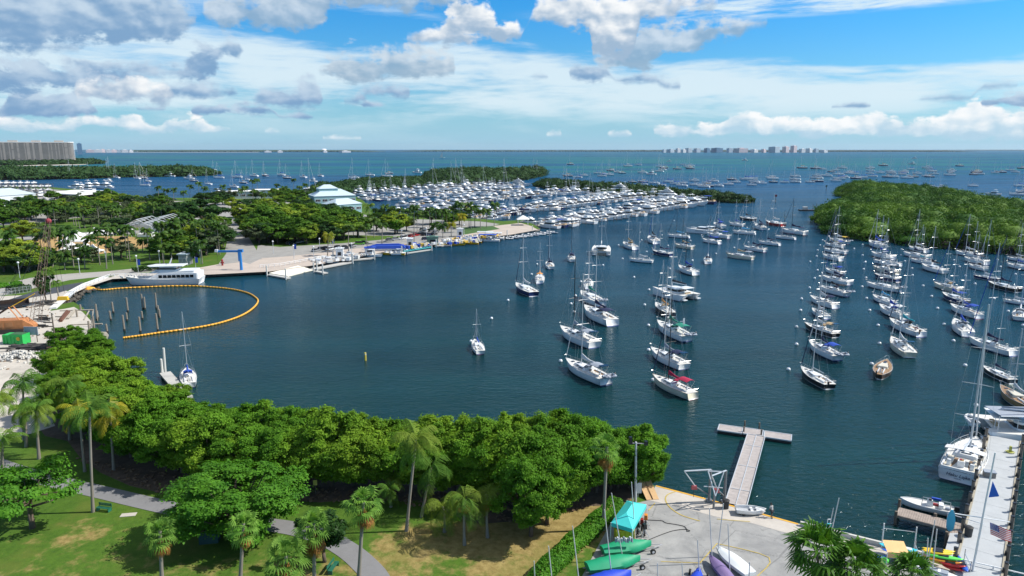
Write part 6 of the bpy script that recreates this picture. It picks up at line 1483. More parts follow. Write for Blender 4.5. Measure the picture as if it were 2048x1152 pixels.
# bridge
bz = [(150, 303.2, 4), (170, 302.6, 10), (200, 302.4, 26), (225, 302.6, 22), (250, 303.4, 8), (275, 304.2, 3)]
br = empty('bridge', (0, 0, 0), 0, 'long low road bridge humped over the channel at far left', 'bridge'); m = MB(); rings = []
P_ = [W(x, 303.6) for x, _, _ in bz]
pts = smooth_path([Vector((p.x, p.y, z)) for p, (_, _, z) in zip(P_, bz)], 6)
m.loft([[(p.x, p.y, p.z), (p.x, p.y, p.z + 2.5), (p.x, p.y + 14, p.z + 2.5), (p.x, p.y + 14, p.z)] for p in pts], PALE); m.build('deck', br); m = MB()
for p in pts[::1]: m.box((p.x, p.y + 7, p.z / 2), (5, 8, p.z), PALE)
m.build('piers', br)
# --- boatyard: warehouse, racks, roofs
def house(name, a, b, depth, h, wall, roof, lab, rh=2., hip=0., windows=0, wrow=.5, cat='building', wh=1.6, flat=False):
 """front wall from ground point a to b, body extends away from the camera"""
 L = (b - a).length; ang = math.atan2(b.y - a.y, b.x - a.x); e = empty(name, (a.x, a.y, a.z), ang, lab, cat)
 m = MB(); m.box((L / 2, depth / 2, h / 2), (L, depth, h), wall); wo_ = m.build('wall', e)
 m = MB()
 if flat: m.box((L / 2, depth / 2, h + .2), (L + .8, depth + .8, .4), roof)
 else: gable_or_hip(m, 0, L, 0, depth, h + .003, rh, roof, hip)
 m.build('roof', e)
 for i in range(windows):
  w = MB(); x = L * (i + .5) / windows; w.box((x, -.03, h * wrow), (L / windows * .72, .12, wh), GLASSD); wn = w.build('window', e)
  f = MB()
  for q in (-.5, -.17, .17, .5): f.box((x + q * L / windows * .72, -.1, h * wrow), (.12, .06, wh + .15), WHITE)
  for q in (-.5, .5): f.box((x, -.1, h * wrow + q * wh), (L / windows * .72, .06, .14), WHITE)
  f.build('window_frame', wn)
 return e
WALLW = pm('white_render', (.62, .66, .68), .85, .1, .5); ROOFG = pm('pale_metal_roof', (.5, .57, .6), .5, .1, .3); ROOFW = pm('white_membrane_roof', (.82, .81, .78), .7, .05, .3)
house('boatyard_hall', W(-60, 420, LZ), W(74, 409, LZ), 30, 8.5, WALLW, ROOFG, 'large white boatyard hall with pale metal roof at the left edge', 4.5, 8, 7, .42, wh=3.4)
# boat rack
rk = empty('boat_rack', W(-40, 390, LZ), R(6), 'open steel rack stacked with stored white motor boats', 'boat rack'); m = MB()
for lv in range(4):
 m.box((30, 5, 3.2 * lv + .1), (66, .3, .3), pm('rack_steel', (.16, .15, .14), .7, .2, 1)); m.box((30, -3, 3.2 * lv + .1), (66, .3, .3), pm('rack_steel', (.16, .15, .14)))
for x in range(-3, 64, 6):
 for y in (-3, 5): m.box((x, y, 5), (.3, .3, 10.4), pm('rack_steel', (.16, .15, .14)))
m.build('frame', rk)
for lv in range(4):
 for i in range(11):
  if random.random() < .1: continue
  key = (random.choice(['console', 'cruiser', 'console']), random.choice([0, 0, 3, 1])); p = rk.location + Matrix.Rotation(R(6), 3, 'Z') @ Vector((i * 6, 1, 3.2 * lv + 1.1 + (0 if lv else .1)))
  motor(key, p, R(-84) + random.uniform(-.05, .05), .78 if key[0] == 'cruiser' else .85, 'stored %s, %s from left on %s rack level' % (DESC[key], ordn(i), ['the ground', 'the second', 'the third', 'the top'][lv]), 'boats stored in the rack')
for i in range(16):
 p = W(5 + i * 6.5 + random.uniform(-2, 2), 396 + (i % 4) * 4 - i * .2, LZ); key = (random.choice(['console', 'cruiser', 'flybridge', 'sportfish']), 0); p.z += .9
 motor(key, p, random.uniform(0, 6.2), .85, '%s parked ashore, %s from left between hall and rack' % (DESC[key], ordn(i)), 'boats parked ashore in the yard')
for i, (px, py, s) in enumerate([(150, 378, 1.3), (165, 377, 1.1), (180, 376, 1.4), (195, 375, 1.3), (208, 377, 1.5), (158, 381, 1.), (175, 381, 1.2), (220, 366, 1.), (222, 379, 1.)]):
 motor(('flybridge', 0), W(px, py, 0), R(random.choice([-15, 165])), s, 'white motor yacht moored off the boatyard roofs, %s from left' % ordn(i), 'yachts moored off the boatyard')
house('yard_shed', W(118, 397, LZ), W(190, 395, LZ), 16, 5, pm('shed_wall', (.15, .1, .08), .9, .2, 1), ROOFW, 'long open shed with flat white roof behind the boatyard trees', flat=True)
a = W(92, 399, LZ); b2 = W(160, 404.5, LZ); c2 = W(226, 396, LZ); d2 = W(150, 392, LZ)
m = MB(); hh = 5.2; m.loft([[(p.x, p.y, LZ + hh) for p in (a, b2, c2, d2)], [(p.x, p.y, LZ + hh + (1.2 if i in (1, 2) else .5)) for i, p in enumerate((a, b2, c2, d2))]], ROOFW)
hang = empty('storage_canopy', (0, 0, 0), 0, 'broad white sloping membrane canopy among the yard trees', 'canopy'); m.build('roof', hang)
for p in (a, b2, c2, d2): q = MB(); q.box((p.x * .98 + a.x * .02, p.y + .5, LZ + hh / 2), (.4, .4, hh), STEEL); q.build('post', hang)
house('boat_club', W(452, 398, LZ), W(520, 397, LZ), 18, 6, WALLW, ROOFW, 'white flat roofed club building by the waterfront palms, left half', windows=5, flat=True)
house('boat_club', W(505, 397, LZ), W(552, 396.5, LZ), 16, 7, WALLW, ROOFW, 'white flat roofed club building by the waterfront palms, right half', windows=4, flat=True)
house('low_store', W(395, 398, LZ), W(448, 399, LZ), 14, 3.5, WALLW, ROOFG, 'low grey roofed store left of the white club building', 1.5, 3)
# blue roofed restaurant
BLUEW = pm('aqua_render', (.24, .4, .42), .85, .1, .5); BLUER = pm('aqua_metal_roof', (.5, .6, .66), .45, .08, .4)
e = house('restaurant', W(630, 416, LZ), W(712, 413, LZ), 22, 8.5, BLUEW, BLUER, 'two storey restaurant with pale blue hipped metal roofs by the marina', 4.5, 9, 6, .62, wh=1.8)
m = MB(); m.box((12, 12, 12.0), (14, 9, 3), BLUEW); m.build('upper_wall', e); m = MB(); gable_or_hip(m, 5, 19, 7.5, 16.5, 13.5, 2.8, BLUER, 5); m.build('upper_roof', e)
e = house('restaurant_wing', W(672, 428, LZ), W(724, 424, LZ), 16, 6, BLUEW, BLUER, 'lower wing of the blue restaurant with a roof sloping to the right', 3.5, 6, 4, .5)
# --- tents, frames and sheds in the park
TENT = pm('tent_fabric', (.82, .82, .8), .7, .06, 1)
def marquee(px, py, w, lab):
 e = empty('tent', W(px, py, LZ), R(8), lab, 'tent', 'white peaked tents round the sports field'); m = MB(); r = []
 for k, z in ((1, 2.5), (.62, 3.0), (.3, 3.9), (.06, 5.2)): r.append([(x * w / 2 * k, y * w / 2 * k, z) for x, y in ((-1, -1), (1, -1), (1, 1), (-1, 1))])
 m.loft(r, TENT, cap0=False); m.loft([[(x * w / 2, y * w / 2, z) for x, y in ((-1, -1), (1, -1), (1, 1), (-1, 1))] for z in (2.1, 2.5)], TENT, False, False); m.build('canopy', e)
 for x in (-1, 1):
  for y in (-1, 1): q = MB(); q.cyl((x * w / 2, y * w / 2, 0), (x * w / 2, y * w / 2, 2.4), .08, WHITE, n=5); q.build('pole', e)
for i, (px, py, w) in enumerate([(137, 480, 6.5), (153, 480, 6.5), (191, 476, 6), (207, 477, 6.5), (250, 469, 6.), (138, 492, 6), (154, 492, 6), (170, 492, 6), (140, 510, 6), (172, 508, 6.5), (188, 514, 6), (348, 475, 7), (140, 503, 5)]):
 marquee(px, py, w, 'white peaked tent, %s %s' % (['first', 'second', 'third', 'fourth', 'fifth', 'back left', 'back middle', 'back right', 'front left', 'front middle', 'front right', 'lone', ''][i], 'behind the sports field' if i < 5 else 'on the field between the palms' if i < 12 else 'smallest one beside the palm'))
for i, (x0, x1, y) in enumerate([(265, 320, 474), (300, 372, 468)]):
 e = empty('scaffold_frame', W((x0 + x1) / 2, y, LZ), R(5), ['left', 'right'][i] + ' open white steel hall frame under construction', 'steel frame'); L = (W(x1, y, LZ) - W(x0, y, LZ)).length; m = MB()
 for j in range(5):
  yy = j * 4.5 - 9
  for a, b in (((-L / 2, yy, 0), (-L / 2, yy, 6)), ((L / 2, yy, 0), (L / 2, yy, 6)), ((-L / 2, yy, 6), (0, yy, 9.5)), ((0, yy, 9.5), (L / 2, yy, 6)), ((-L / 2, yy, 6), (L / 2, yy, 6))): m.cyl(a, b, .16, ALU, n=4)
 for x, z in ((-L / 2, 6), (L / 2, 6), (0, 9.5), (-L / 4, 7.7), (L / 4, 7.7)): m.cyl((x, -9, z), (x, 9, z), .13, ALU, n=4)
 m.cyl((-L / 2, -9, 0), (0, -9, 6), .12, ALU, n=4); m.cyl((L / 2, -9, 0), (0, -9, 6), .12, ALU, n=4); m.build('frame', e)
 m = MB(); m.box((0, 9, 3), (L * .9, .2, 5), TENT); m.box((0, 2, 1), (L * .5, 8, 1.4), TENT); m.build('panel', e)
house('park_kiosk', W(358, 531, LZ), W(374, 531, LZ), 5, 4.0, pm('kiosk_grey', (.25, .27, .27), .9, .15, 1), ROOFG, 'small two storey grey kiosk behind the charter yacht bow palms', flat=True, windows=2)
# --- charter yacht
A_, B2 = W(258, 570, 0), W(412, 566, 0); L = (A_ - B2).length
cy = empty('charter_yacht', (0, 0, 0), 0, 'large three deck white charter yacht berthed along the quay', 'charter yacht'); h, d, zd, hw, edge = hull_parts(L, 7.4, 2.5, tr=.94, rise=.45, hullm=WHITE, stripe=WHITE, bottom=BOTTOM['blue'], fine=2.6, rake=.09, draft=1)
h.build('hull', cy, True); d.build('deck', cy); z0 = zd(-5) - .02
c = MB(); X0, X1 = -L * .49, L * .2
c.loft([rrect(X0, X1, 7.1, 6.0, z0, .6), [(x, y, z) for x, y, z in rrect(X0, X1 - .6, 7.1, 5.9, z0 + .5, .6)], rrect(X0, X1 - 3.2, 7.0, 5.6, z0 + 2.1, .6), rrect(X0, X1 - 4, 6.9, 5.5, z0 + 2.6, .6)], WHITE); co = c.build('saloon', cy)
for sg in (1, -1):
 for i in range(8):
  w = MB(); w.box((X0 + 2.0 + i * (L * .6 - 3) / 8.2, sg * 3.47, z0 + 1.35), (L * .045, .16, 1.2), GLASSD); w.build('window', co)
c = MB(); c.loft([rrect(X0 + 1, X1 - 1.0, 6.2, 4.6, z0 + 2.62, .6), rrect(X0 + 1, X1 - 4.5, 6.1, 4.3, z0 + 3.5, .6)], WHITE); c.build('bulwark', cy)
c = MB(); tier(c, -L * .2, L * .1, 4.8, 3.4, z0 + 3.4, z0 + 5.0, 1.8, .1, True, over=0); c.build('wheelhouse', cy)
c = MB(); c.box((-L * .08, 0, z0 + 5.4), (L * .42, 5.6, .25), WHITE); c.loft([[(L * .13, -2.8, z0 + 5.3), (L * .13, 2.8, z0 + 5.3), (L * .13, 2.8, z0 + 5.5), (L * .13, -2.8, z0 + 5.5)], [(L * .2, -.6, z0 + 5.35), (L * .2, .6, z0 + 5.35), (L * .2, .6, z0 + 5.4), (L * .2, -.6, z0 + 5.4)]], WHITE); c.build('hardtop', cy)
c = MB(); c.cyl((-L * .01, -2.9, z0 + 2.6), (-L * .08, -2.9, z0 + 7.8), .35, ALU, r2=.2, n=8); c.cyl((-L * .08, -2.9, z0 + 7.8), (-L * .12, -.5, z0 + 8.4), .1, ALU, n=5); c.box((-L * .02, -2.95, z0 + 3.6), (.8, .3, 2.4), WHITE); c.build('funnel_mast', cy)
c = MB()
for sg in (1, -1): c.tube([(x, y * sg * .96, z + .9) for x, y, z in edge[6:]], .04, STEEL, 4); [c.cyl((x, y * sg * .96, z), (x, y * sg * .96, z + .9), .03, STEEL, n=4) for x, y, z in edge[6:]]
c.build('foredeck_rail', cy); c = MB()
for i in range(9): c.box((L * .25 + i * .9, random.uniform(-1.5, 1.5), zd(L * .3) + .4), (.5, .5, .7), DECKW)
c.build('deck_gear', cy)['kind'] = 'stuff'; place(cy, A_ + Vector((-2, 0, 0)), B2); cy.scale = (1, 1, .78)
# --- orange floating turbidity barrier
ORB = pm('barrier_orange', (.8, .4, .04), .6, .2, 1)
bp = [(172, 579), (180, 578.5), (205, 581), (240, 578), (290, 575.5), (340, 573.5), (390, 573.5), (430, 576), (466, 580), (495, 587), (511, 596), (516, 604), (508, 616), (488, 630), (458, 642), (420, 652), (372, 660), (320, 667), (280, 673), (246, 677.5)]
pts = smooth_path([W(x, y, 0) for x, y in bp], 6); eb = empty('floating_barrier', (0, 0, 0), 0, 'long curved orange floating barrier enclosing the old pilings', 'floating barrier'); m = MB(); k = MB()
m.tube([(p.x, p.y, .22) for p in pts], .25, ORB, 8); m.build('float', eb, True)
for p, q in list(zip(pts, pts[1:]))[::9]: k.cyl((p.x, p.y, .22), (p.x * .9 + q.x * .1, p.y * .9 + q.y * .1, .22), .27, pm('barrier_joint', (.62, .27, .03), .7, .2, 1), n=8)
k.build('joints', eb)
m = MB(); m.sphere((0, 0, .4), 1.6, ORB, 10, 5, (1.5, 1, .6)); o = m.build('anchor_float'); o.location = W(176, 581, 0); tag(o, 'crumpled orange end of the barrier at the seawall', 'float')
# --- old pilings
pl_ = [(194, 608, 643), (227, 604, 628), (256, 595, 626), (286, 588, 621), (290, 594, 621), (313, 586, 620), (318, 611, 634), (316, 627, 664), (215, 648, 668), (189, 632, 665), (222, 622, 643), (249, 630, 664), (254, 630, 644), (281, 634, 667), (285, 628, 641), (163, 609, 632), (156, 620, 645), (180, 642, 672), (319, 627, 637), (196, 625, 640)]
for i, (x, yt, yb) in enumerate(sorted(pl_)):
 b = W(x, yb - 2, 0); H_ = max(2.2, Zat(b, yt)); m = MB(); m.cyl((0, 0, -1.5), (random.uniform(-.15, .15), 0, H_), .27, pm('old_piling', (.28, .24, .19), .95, .35, 1.5), r2=.22, n=8); m.cyl((0, 0, -.1), (0, 0, .5), .29, pm('piling_weed', (.03, .03, .025), .9, .3, 2), n=8)
 o = m.build('old_piling'); o.location = (b.x, b.y, 0); tag(o, 'weathered old timber piling, %s from left inside the orange barrier' % ordn(i), 'piling', 'old timber pilings inside the barrier')
m = MB()
for a, b, w in [((120, 622), (187, 620), .4), ((140, 650), (205, 648), .35), ((168, 640), (178, 622), .3), ((186, 671), (212, 672), 1.6), ((135, 638), (150, 620), .7), ((186, 622), (182, 668), .25)]:
 p, q = W(*a, 1.3), W(*b, 1.3); m.cyl(p, q, w * .6, pm('bleached_timber', (.36, .32, .26), .9, .3, 1), n=5)
tag(m.build('dock_remains'), 'bleached broken beams of a dismantled dock beside the pilings', 'dock remains')
for (a, b) in (((120, 640), (134, 622)), ((122, 642), (138, 623))):
 m = MB(); p, q = W(*a, 1.5), W(*b, 1.5); m.cyl(p, q, .35, pm('rusty_steel', (.14, .06, .035), .8, .3, 1), n=6); o = m.build('steel_beam'); tag(o, 'rusty steel beam lying on the seawall end, %s one' % ('left' if a[0] == 120 else 'right'), 'steel beam')
# --- white railing on the curved seawall
def railing(px, h, lab, m=WHITE, step=3., solid=False, z=LZ):
 P_ = smooth_path(pix(px, z), 4); b = MB(); e = empty('railing', (0, 0, 0), 0, lab, 'railing')
 for q in ((h, .07), (h * .55, .05)): b.tube([(p.x, p.y, z + q[0]) for p in P_], q[1], m, 4)
 b.build('rails', e); c = MB()
 if solid: c.loft([[(p.x, p.y, z), (p.x, p.y, z + h * .9), (p.x + .25, p.y, z + h * .9), (p.x + .25, p.y, z)] for p in P_], m)
 for p in P_: c.box((p.x, p.y, z + h / 2), (.14, .14, h), m)
 c.build('posts', e)
m = MB(); WS = pm('white_sheet_wall', (.74, .73, .7), .6, .08, .5)
for (a, b) in (((113, 618), (147, 588)), ((147, 586), (176, 570)), ((176, 570), (216, 556))):
 p, q = W(*a, LZ), W(*b, LZ); d = (q - p).normalized(); n = Vector((-d.y, d.x, 0)) * 1.6
 m.loft([[tuple(v + Vector((0, 0, .05))) for v in (p, p + n, p + n + Vector((0, 0, .5)), p + Vector((0, 0, .5)))], [tuple(v + Vector((0, 0, .05))) for v in (q, q + n, q + n + Vector((0, 0, .5)), q + Vector((0, 0, .5)))]], WS)
tag(m.build('white_coping'), 'white painted coping slabs along the curved left seawall', 'seawall coping')
railing([(140, 596), (160, 580), (190, 566), (222, 555)], 1.2, 'white railing following the curved left seawall')
railing([(520, 536), (560, 533), (600, 526), (640, 519)], 1.2, 'long thin railing behind the floating ramps')
railing([(222, 555), (262, 553), (300, 552)], 1.1, 'white railing on the quay beside the yacht bow')
rocks = MB()
for i in range(140):
 t = random.random(); p = W(118, 612).lerp(W(150, 594), t) if i % 2 else W(150, 590).lerp(W(180, 578), t)
 rocks.sphere((p.x + random.uniform(0, 3), p.y - random.uniform(-1, 1.5), random.uniform(-.2, .7)), random.uniform(.25, .8), pm('dark_rock', (.09, .08, .065), .95, .4, 1), 5, 3, (1, 1, .7))
tag(rocks.build('shore_rocks'), 'dark boulders piled below the curved seawall', 'rocks', None, 'stuff')
# --- blue quay crane
q = empty('quay_crane', W(483, 540, LZ), R(2), 'bright blue steel boat lifting arch on the quay', 'quay crane'); BLU = pm('crane_blue', (.02, .2, .55), .4, .1, 1)
m = MB(); m.cyl((0, 0, 0), (0, 0, 6.6), .55, BLU, r2=.42, n=8); m.cyl((-1.2, 2, 3), (-1.2, 2, 6.6), .4, BLU, n=8); m.build('post', q); m = MB(); m.box((-4, .8, 6.7), (9.4, .6, .7), BLU); m.box((0, .6, 6.9), (1.6, 1.2, 1.0), BLU); m.build('jib', q); m = MB(); m.box((-8.6, .8, 6.9), (1.0, 1, .9), WHITE); m.cyl((-8.4, .8, 6.4), (-8.4, .8, 2), .04, BLACKP, n=3); m.build('hoist', q)
# --- ramps, floating docks and stands of the rental quay
m = MB(); R4 = [W(538, 546, .9), W(575, 552, .35), W(626, 539, .45), W(596, 531, 1.5)]; m.loft([[tuple(v - Vector((0, 0, .35))) for v in R4], [tuple(v) for v in R4]], pm('pale_ramp', (.8, .75, .62), .8, .08, .5)); tag(m.build('boat_ramp'), 'broad cream floating boat ramp sloping into the water', 'boat ramp')
def fdock(a, b, w, lab, z=.45, mat=None):
 p, q = W(*a, z), W(*b, z); L = (q - p).length; e = empty('floating_dock', p.lerp(q, .5), math.atan2(q.y - p.y, q.x - p.x), lab, 'floating dock'); m = MB(); m.box((0, 0, -.1), (L, w, .4), mat or pm('grey_dock', (.46, .45, .42), .9, .12, 1)); m.build('deck', e)
 for x in (-L / 2 + .3, L / 2 - .3): c = MB(); c.cyl((x, -w / 2 - .2, -2), (x, -w / 2 - .2, 3.4), .25, pm('white_pile', (.66, .65, .6), .8, .1, 1), n=8); c.build('pile', e)
for a, b, w, lab in [((538, 549), (578, 556), 1.6, 'low floating dock edging the cream ramp'), ((626, 538), (700, 524), 3.2, 'pale floating dock right of the ramp, inner one'), ((632, 542), (652, 546), 1.8, 'stubby floating dock with a tall white pile'), ((700, 520), (748, 516), 2.5, 'narrow floating dock with three white piles'), ((868, 492), (900, 490), 4, 'grey floating dock beside the green kiosk'), ((655, 516), (690, 509), 5, 'broad white platform below the quay railing'), ((1008, 473), (1060, 463), 3, 'floating dock along the quay tip')]: fdock(a, b, w, lab)
def skiff(px, py, rz, s, key, lab): return motor(key, W(px, py, 0), R(rz), s, lab, None, True)
skiff(660, 527, 20, .75, ('console', 0), 'white open skiff alongside the inner floating dock'); skiff(700, 521, 15, .85, ('console', 0), 'white open boat with a pink tarp beside it'); skiff(745, 514, -8, .95, ('console', 0), 'white motor boat at the narrow dock')
skiff(735, 511, -8, .7, ('cruiser', 0), 'small white cuddy boat behind the white piles'); skiff(800, 510, 5, .8, ('console', 0), 'white runabout beside the yellow speedboat')
def ownboat(px, py, rz, L, col_, lab, tops=None, cat='speedboat'):
 e = empty('speedboat', W(px, py, 0), R(rz), lab, cat); h, d, zd, hw, edge = hull_parts(L, L * .27, .9, tr=.9, hullm=col_, stripe=col_, bottom=BOTTOM['black'], fine=2.4, n=9); h.build('hull', e, True); d.build('deck', e); s = MB()
 for i in range(4): s.box((-L * .3 + i * L * .14, 0, zd(0) + .25), (.5, L * .18, .5), CANV['grey'])
 s.build('seats', e)
 if tops: t = MB(); t.box((-L * .05, 0, 3.4), (L * .66, L * .26, .2), tops); [t.cyl((x * L * .3 - L * .05, y * L * .12, .8), (x * L * .3 - L * .05, y * L * .12, 3.4), .06, STEEL, n=4) for x in (-1, 0, 1) for y in (-1, 1)]; t.build('canopy', e)
 o = MB(); [o.box((-L * .53, y, .8), (.6, .45, 1.1), BLACKP, taper=.7) for y in (-.5, .5)]; o.build('outboard', e)
YB = pm('boat_yellow', (.75, .46, .02), .35, .1, 1)
ownboat(780, 509, 172, 14, YB, 'long yellow speedboat with rows of seats'); ownboat(900, 491, 8, 15, YB, 'yellow bowed tour boat beside the grey dock'); ownboat(935, 488, 170, 11, YB, 'low yellow boat between tour boat and pontoon'); ownboat(948, 486, 170, 8, YB, 'short yellow boat next to the blue topped pontoon')
ownboat(973, 483, 175, 13, WHITE, 'pontoon boat under a bright blue awning', CANV['blue'], 'pontoon boat'); ownboat(985, 479, 170, 12, WHITE, 'white boat behind the blue topped pontoon', WHITE)
ownboat(968, 477, 175, 12, WHITE, 'white topped boat half hidden behind the blue awning', WHITE)
TEAL = pm('pedalo_teal', (.03, .33, .36), .4, .15, 1)
for i in range(22):
 j, k = i % 11, i // 11; p = W(803 + j * 5.6 + k * 2, 503.5 - j * .9 - k * 4, .3); m = MB(); m.box((0, 0, .1), (2.1, 1.4, .4), TEAL, taper=.85); m.box((-.2, 0, .5), (.6, 1.2, .5), WHITE, taper=.7); m.box((.6, 0, .35), (.3, 1.1, .2), TEAL); o = m.build('pedal_boat'); o.location = p; o.rotation_euler = (0, 0, R(-60)); tag(o, 'teal pedal boat, %s from left in the %s row at the rental dock' % (ordn(j), ['front', 'rear'][k]), 'pedal boat', 'teal pedal boats')
fdock((800, 508), (862, 499), 1.2, 'thin dock in front of the teal pedal boats')
m = MB(); m.box((0, 0, 1.5), (15, 5, 1.2), CANV['blue'], taper=.9); m.box((0, 0, 2.3), (15.5, 1.2, .9), CANV['blue'], taper=.6); m.box((0, 0, .6), (14.6, 4, 1.0), WHITE); o = m.build('covered_boat'); o.location = W(776, 500, LZ); o.rotation_euler = (0, 0, R(8)); tag(o, 'large boat under bright blue tarpaulin standing on the quay', 'covered boat')
for px, py, w, h_, mt, lab in [(680, 514, 2.8, 3.4, WHITE, 'tall white ticket booth on the quay'), (820, 493, 2.6, 3.4, WHITE, 'white booth behind the teal pedal boats'), (920, 473, 2.8, 3.8, WHITE, 'white booth with a domed top near the pontoon'), (865, 487, 5, 3.0, pm('kiosk_green', (.1, .2, .16), .7, .2, 1), 'dark green rental kiosk by the grey dock'), (740, 506, 4, 2.2, CANV['blue'], 'blue topped stall on the quay left of the tarpaulin')]:
 e = empty('kiosk', W(px, py, LZ), R(8), lab, 'kiosk'); m = MB(); m.box((0, 0, h_ / 2), (w, 3, h_), mt if mt is not CANV['blue'] else WHITE); m.build('wall', e); m = MB(); m.box((0, 0, h_ + .15), (w + .6, 3.6, .3), mt); m.box((0, 0, h_ + .45), (w * .5, 1.5, .4), mt); m.build('roof', e); m = MB(); m.box((0, -1.52, h_ * .45), (w * .5, .08, h_ * .4), GLASSD); m.build('hatch', e)
clut = MB(); cm = [WHITE, CREAM, CANV['yellow'], CANV['grey'], CANV['blue'], WHITE]
def clutter(name, poly, n, lab, z=LZ, smin=.5, smax=2.2, mats=cm, seed=3):
 rg = random.Random(seed); P_ = poly; xs = [p[0] for p in P_]; ys = [p[1] for p in P_]; c = 0; m = MB()
 while c < n:
  x, y = rg.uniform(min(xs), max(xs)), rg.uniform(min(ys), max(ys))
  if not inpoly(x, y, P_): continue
  p = W(x, y, z); s = rg.uniform(smin, smax); m.box((p.x, p.y, z + s * .25), (s, s * rg.uniform(.3, .9), s * rg.uniform(.3, .7)), rg.choice(mats), rg.uniform(0, 3)); c += 1
 tag(m.build(name), lab, 'clutter', None, 'stuff')
clutter('dock_gear', [(870, 484), (915, 476), (960, 470), (1000, 470), (960, 484), (900, 489), (868, 490)], 150, 'jumble of white lockers, chairs and gear along the rental quay')
clutter('dock_gear', [(790, 495), (860, 486), (860, 492), (795, 500)], 60, 'jumble of pale rental gear beside the blue tarpaulin', seed=4)
clutter('dock_gear', [(615, 518), (700, 508), (740, 510), (700, 520), (640, 528)], 70, 'white lockers and fittings on the floating platforms', seed=5, mats=[WHITE, DECKW, CANV['grey']])
# --- cars
def car(px, py, rz, col_, lab, kind='car'):
 e = empty('parked_car', W(px, py, LZ), R(rz), lab, kind, 'cars parked along the quay'); b = MB(); van = kind in ('van',); H_ = .95 if van else .78
 prof = [(-2.25, .35), (-2.2, H_), (-1.9, H_ + .05), (1.2, H_ + .02), (2.1, H_ - .12), (2.28, .35)]
 b.loft([[(x, y * .88, z) for x, z in prof] for y in (-1, -.98, .98, 1)], col_); b.build('body', e); g2 = MB(); hh = 1.95 if van else 1.45
 pr = [(-2.0, H_ + .03), (-1.6, hh), (.3 if not van else .8, hh), (1.2 if not van else 1.5, H_ + .03)]; g2.loft([[(x, y, z) for x, z in pr] for y in (-.78, .78)], GLASSD); g2.build('windows', e); r = MB(); r.box((-.65 if not van else -.4, 0, hh + .02), (1.8 if not van else 2.3, 1.45, .05), col_); r.build('roof', e)
 for x in (-1.4, 1.4):
  for y in (-.82, .82): w = MB(); w.cyl((x, y - .1, .33), (x, y + .1, .33), .33, RUBBER, n=10); w.cyl((x, y - .11, .33), (x, y + .11, .33), .17, ALU, n=8); w.build('wheel', e)
CARC = {'white': WHITE, 'silver': pm('car_silver', (.45, .46, .47), .3, .1, 1, metal=.4), 'black': BLACKP, 'red': pm('car_red', (.4, .02, .02), .25, .1, 1), 'green': pm('car_green', (.12, .4, .03), .35, .1, 1), 'navy': NAVYP, 'grey': pm('car_grey', (.12, .13, .14), .3, .1, 1)}
CL = [(632, 503, 'silver', 70), (643, 500, 'black', 75), (652, 499, 'black', 72), (661, 500, 'white', 70), (676, 497, 'black', 70), (705, 494, 'silver', 70), (719, 490, 'green', 10), (727, 487, 'green', 5), (780, 482, 'silver', 10), (793, 480, 'white', 10), (808, 478, 'white', 60), (815, 474, 'white', 60), (824, 474, 'red', 60), (832, 472, 'red', 60), (842, 470, 'black', 60), (850, 471, 'black', 60),
  (858, 471, 'navy', 50), (868, 470, 'black', 55), (852, 464, 'white', 60), (862, 463, 'grey', 60), (846, 460, 'silver', 60), (872, 466, 'silver', 60), (852, 480, 'navy', 20), (868, 478, 'grey', 15), (580, 489, 'black', 70), (588, 487, 'black', 70), (690, 497, 'grey', 70), (600, 486, 'silver', 70), (698, 405, 'silver', 40)]
for i, (x, y, c, rz) in enumerate(sorted(CL)): car(x, y, rz, CARC[c], '%s %s, %s parked vehicle from left along the quay road' % (c, 'van' if (x, y) in ((808, 478), (719, 490)) else 'car', ordn(i)), 'van' if (x, y) in ((808, 478), (719, 490)) else 'car')
for i in range(34):
 x = random.uniform(30, 340) if i < 16 else random.uniform(300, 440) if i < 22 else random.uniform(640, 730)
 y = random.uniform(410, 435) if x < 250 else random.uniform(400, 425) if x < 450 else random.uniform(404, 412)
 c = random.choice(list(CARC)[:4] + ['silver', 'white', 'grey']); car(x, y, random.choice([0, 90, 75]), CARC[c], '%s car, %s of the far cars among the park trees' % (c, ordn(i)))
# street furniture
def lamp(px, py, H_, lab, col_=ALU, head=True):
 e = empty('lamp_post', W(px, py, LZ), 0, lab, 'lamp post', 'lamp posts of the far quay'); m = MB(); m.cyl((0, 0, 0), (0, 0, H_), .13, col_, r2=.08, n=6); m.build('pole', e); m = MB(); m.sphere((0, 0, H_ + .25), .38, WHITE, 8, 5); m.build('globe', e)
for i, (x, y) in enumerate([(628, 520), (588, 518), (640, 502), (661, 498), (704, 513), (853, 478), (804, 484), (870, 480), (928, 470), (547, 508), (275, 541), (320, 530), (160, 548), (40, 556), (213, 533), (402, 528)]): lamp(x, y, 5.0, 'slim lamp post with round globe, %s in left to right order on the far quay' % ordn(sorted([628, 588, 640, 661, 704, 853, 804, 870, 928, 547, 275, 320, 160, 40, 213, 402]).index(x)))
for i, (x, y) in enumerate([(277, 546), (392, 541), (589, 512), (665, 500)]):
 e = empty('blue_banner', W(x, y, LZ), 0, 'small blue banner on a pole, %s from left on the far quay' % ordn(i), 'banner', 'blue banners on the far quay'); m = MB(); m.cyl((0, 0, 0), (0, 0, 5), .07, ALU, n=5); m.build('pole', e); m = MB(); m.box((.5, 0, 3.8), (.9, .05, 2), CANV['blue']); m.build('flag', e)
m = MB(); m.cyl((0, 0, 0), (0, 0, 1.1), .25, REDP, n=8); m.sphere((0, 0, 1.2), .3, REDP, 8, 5); m.box((0, 0, .7), (.8, .3, .3), REDP); o = m.build('fire_hydrant'); o.location = W(445, 531, LZ); o.scale = (1.5, 1.5, 1.6); tag(o, 'red hydrant standing on the quay left of the blue crane', 'hydrant')
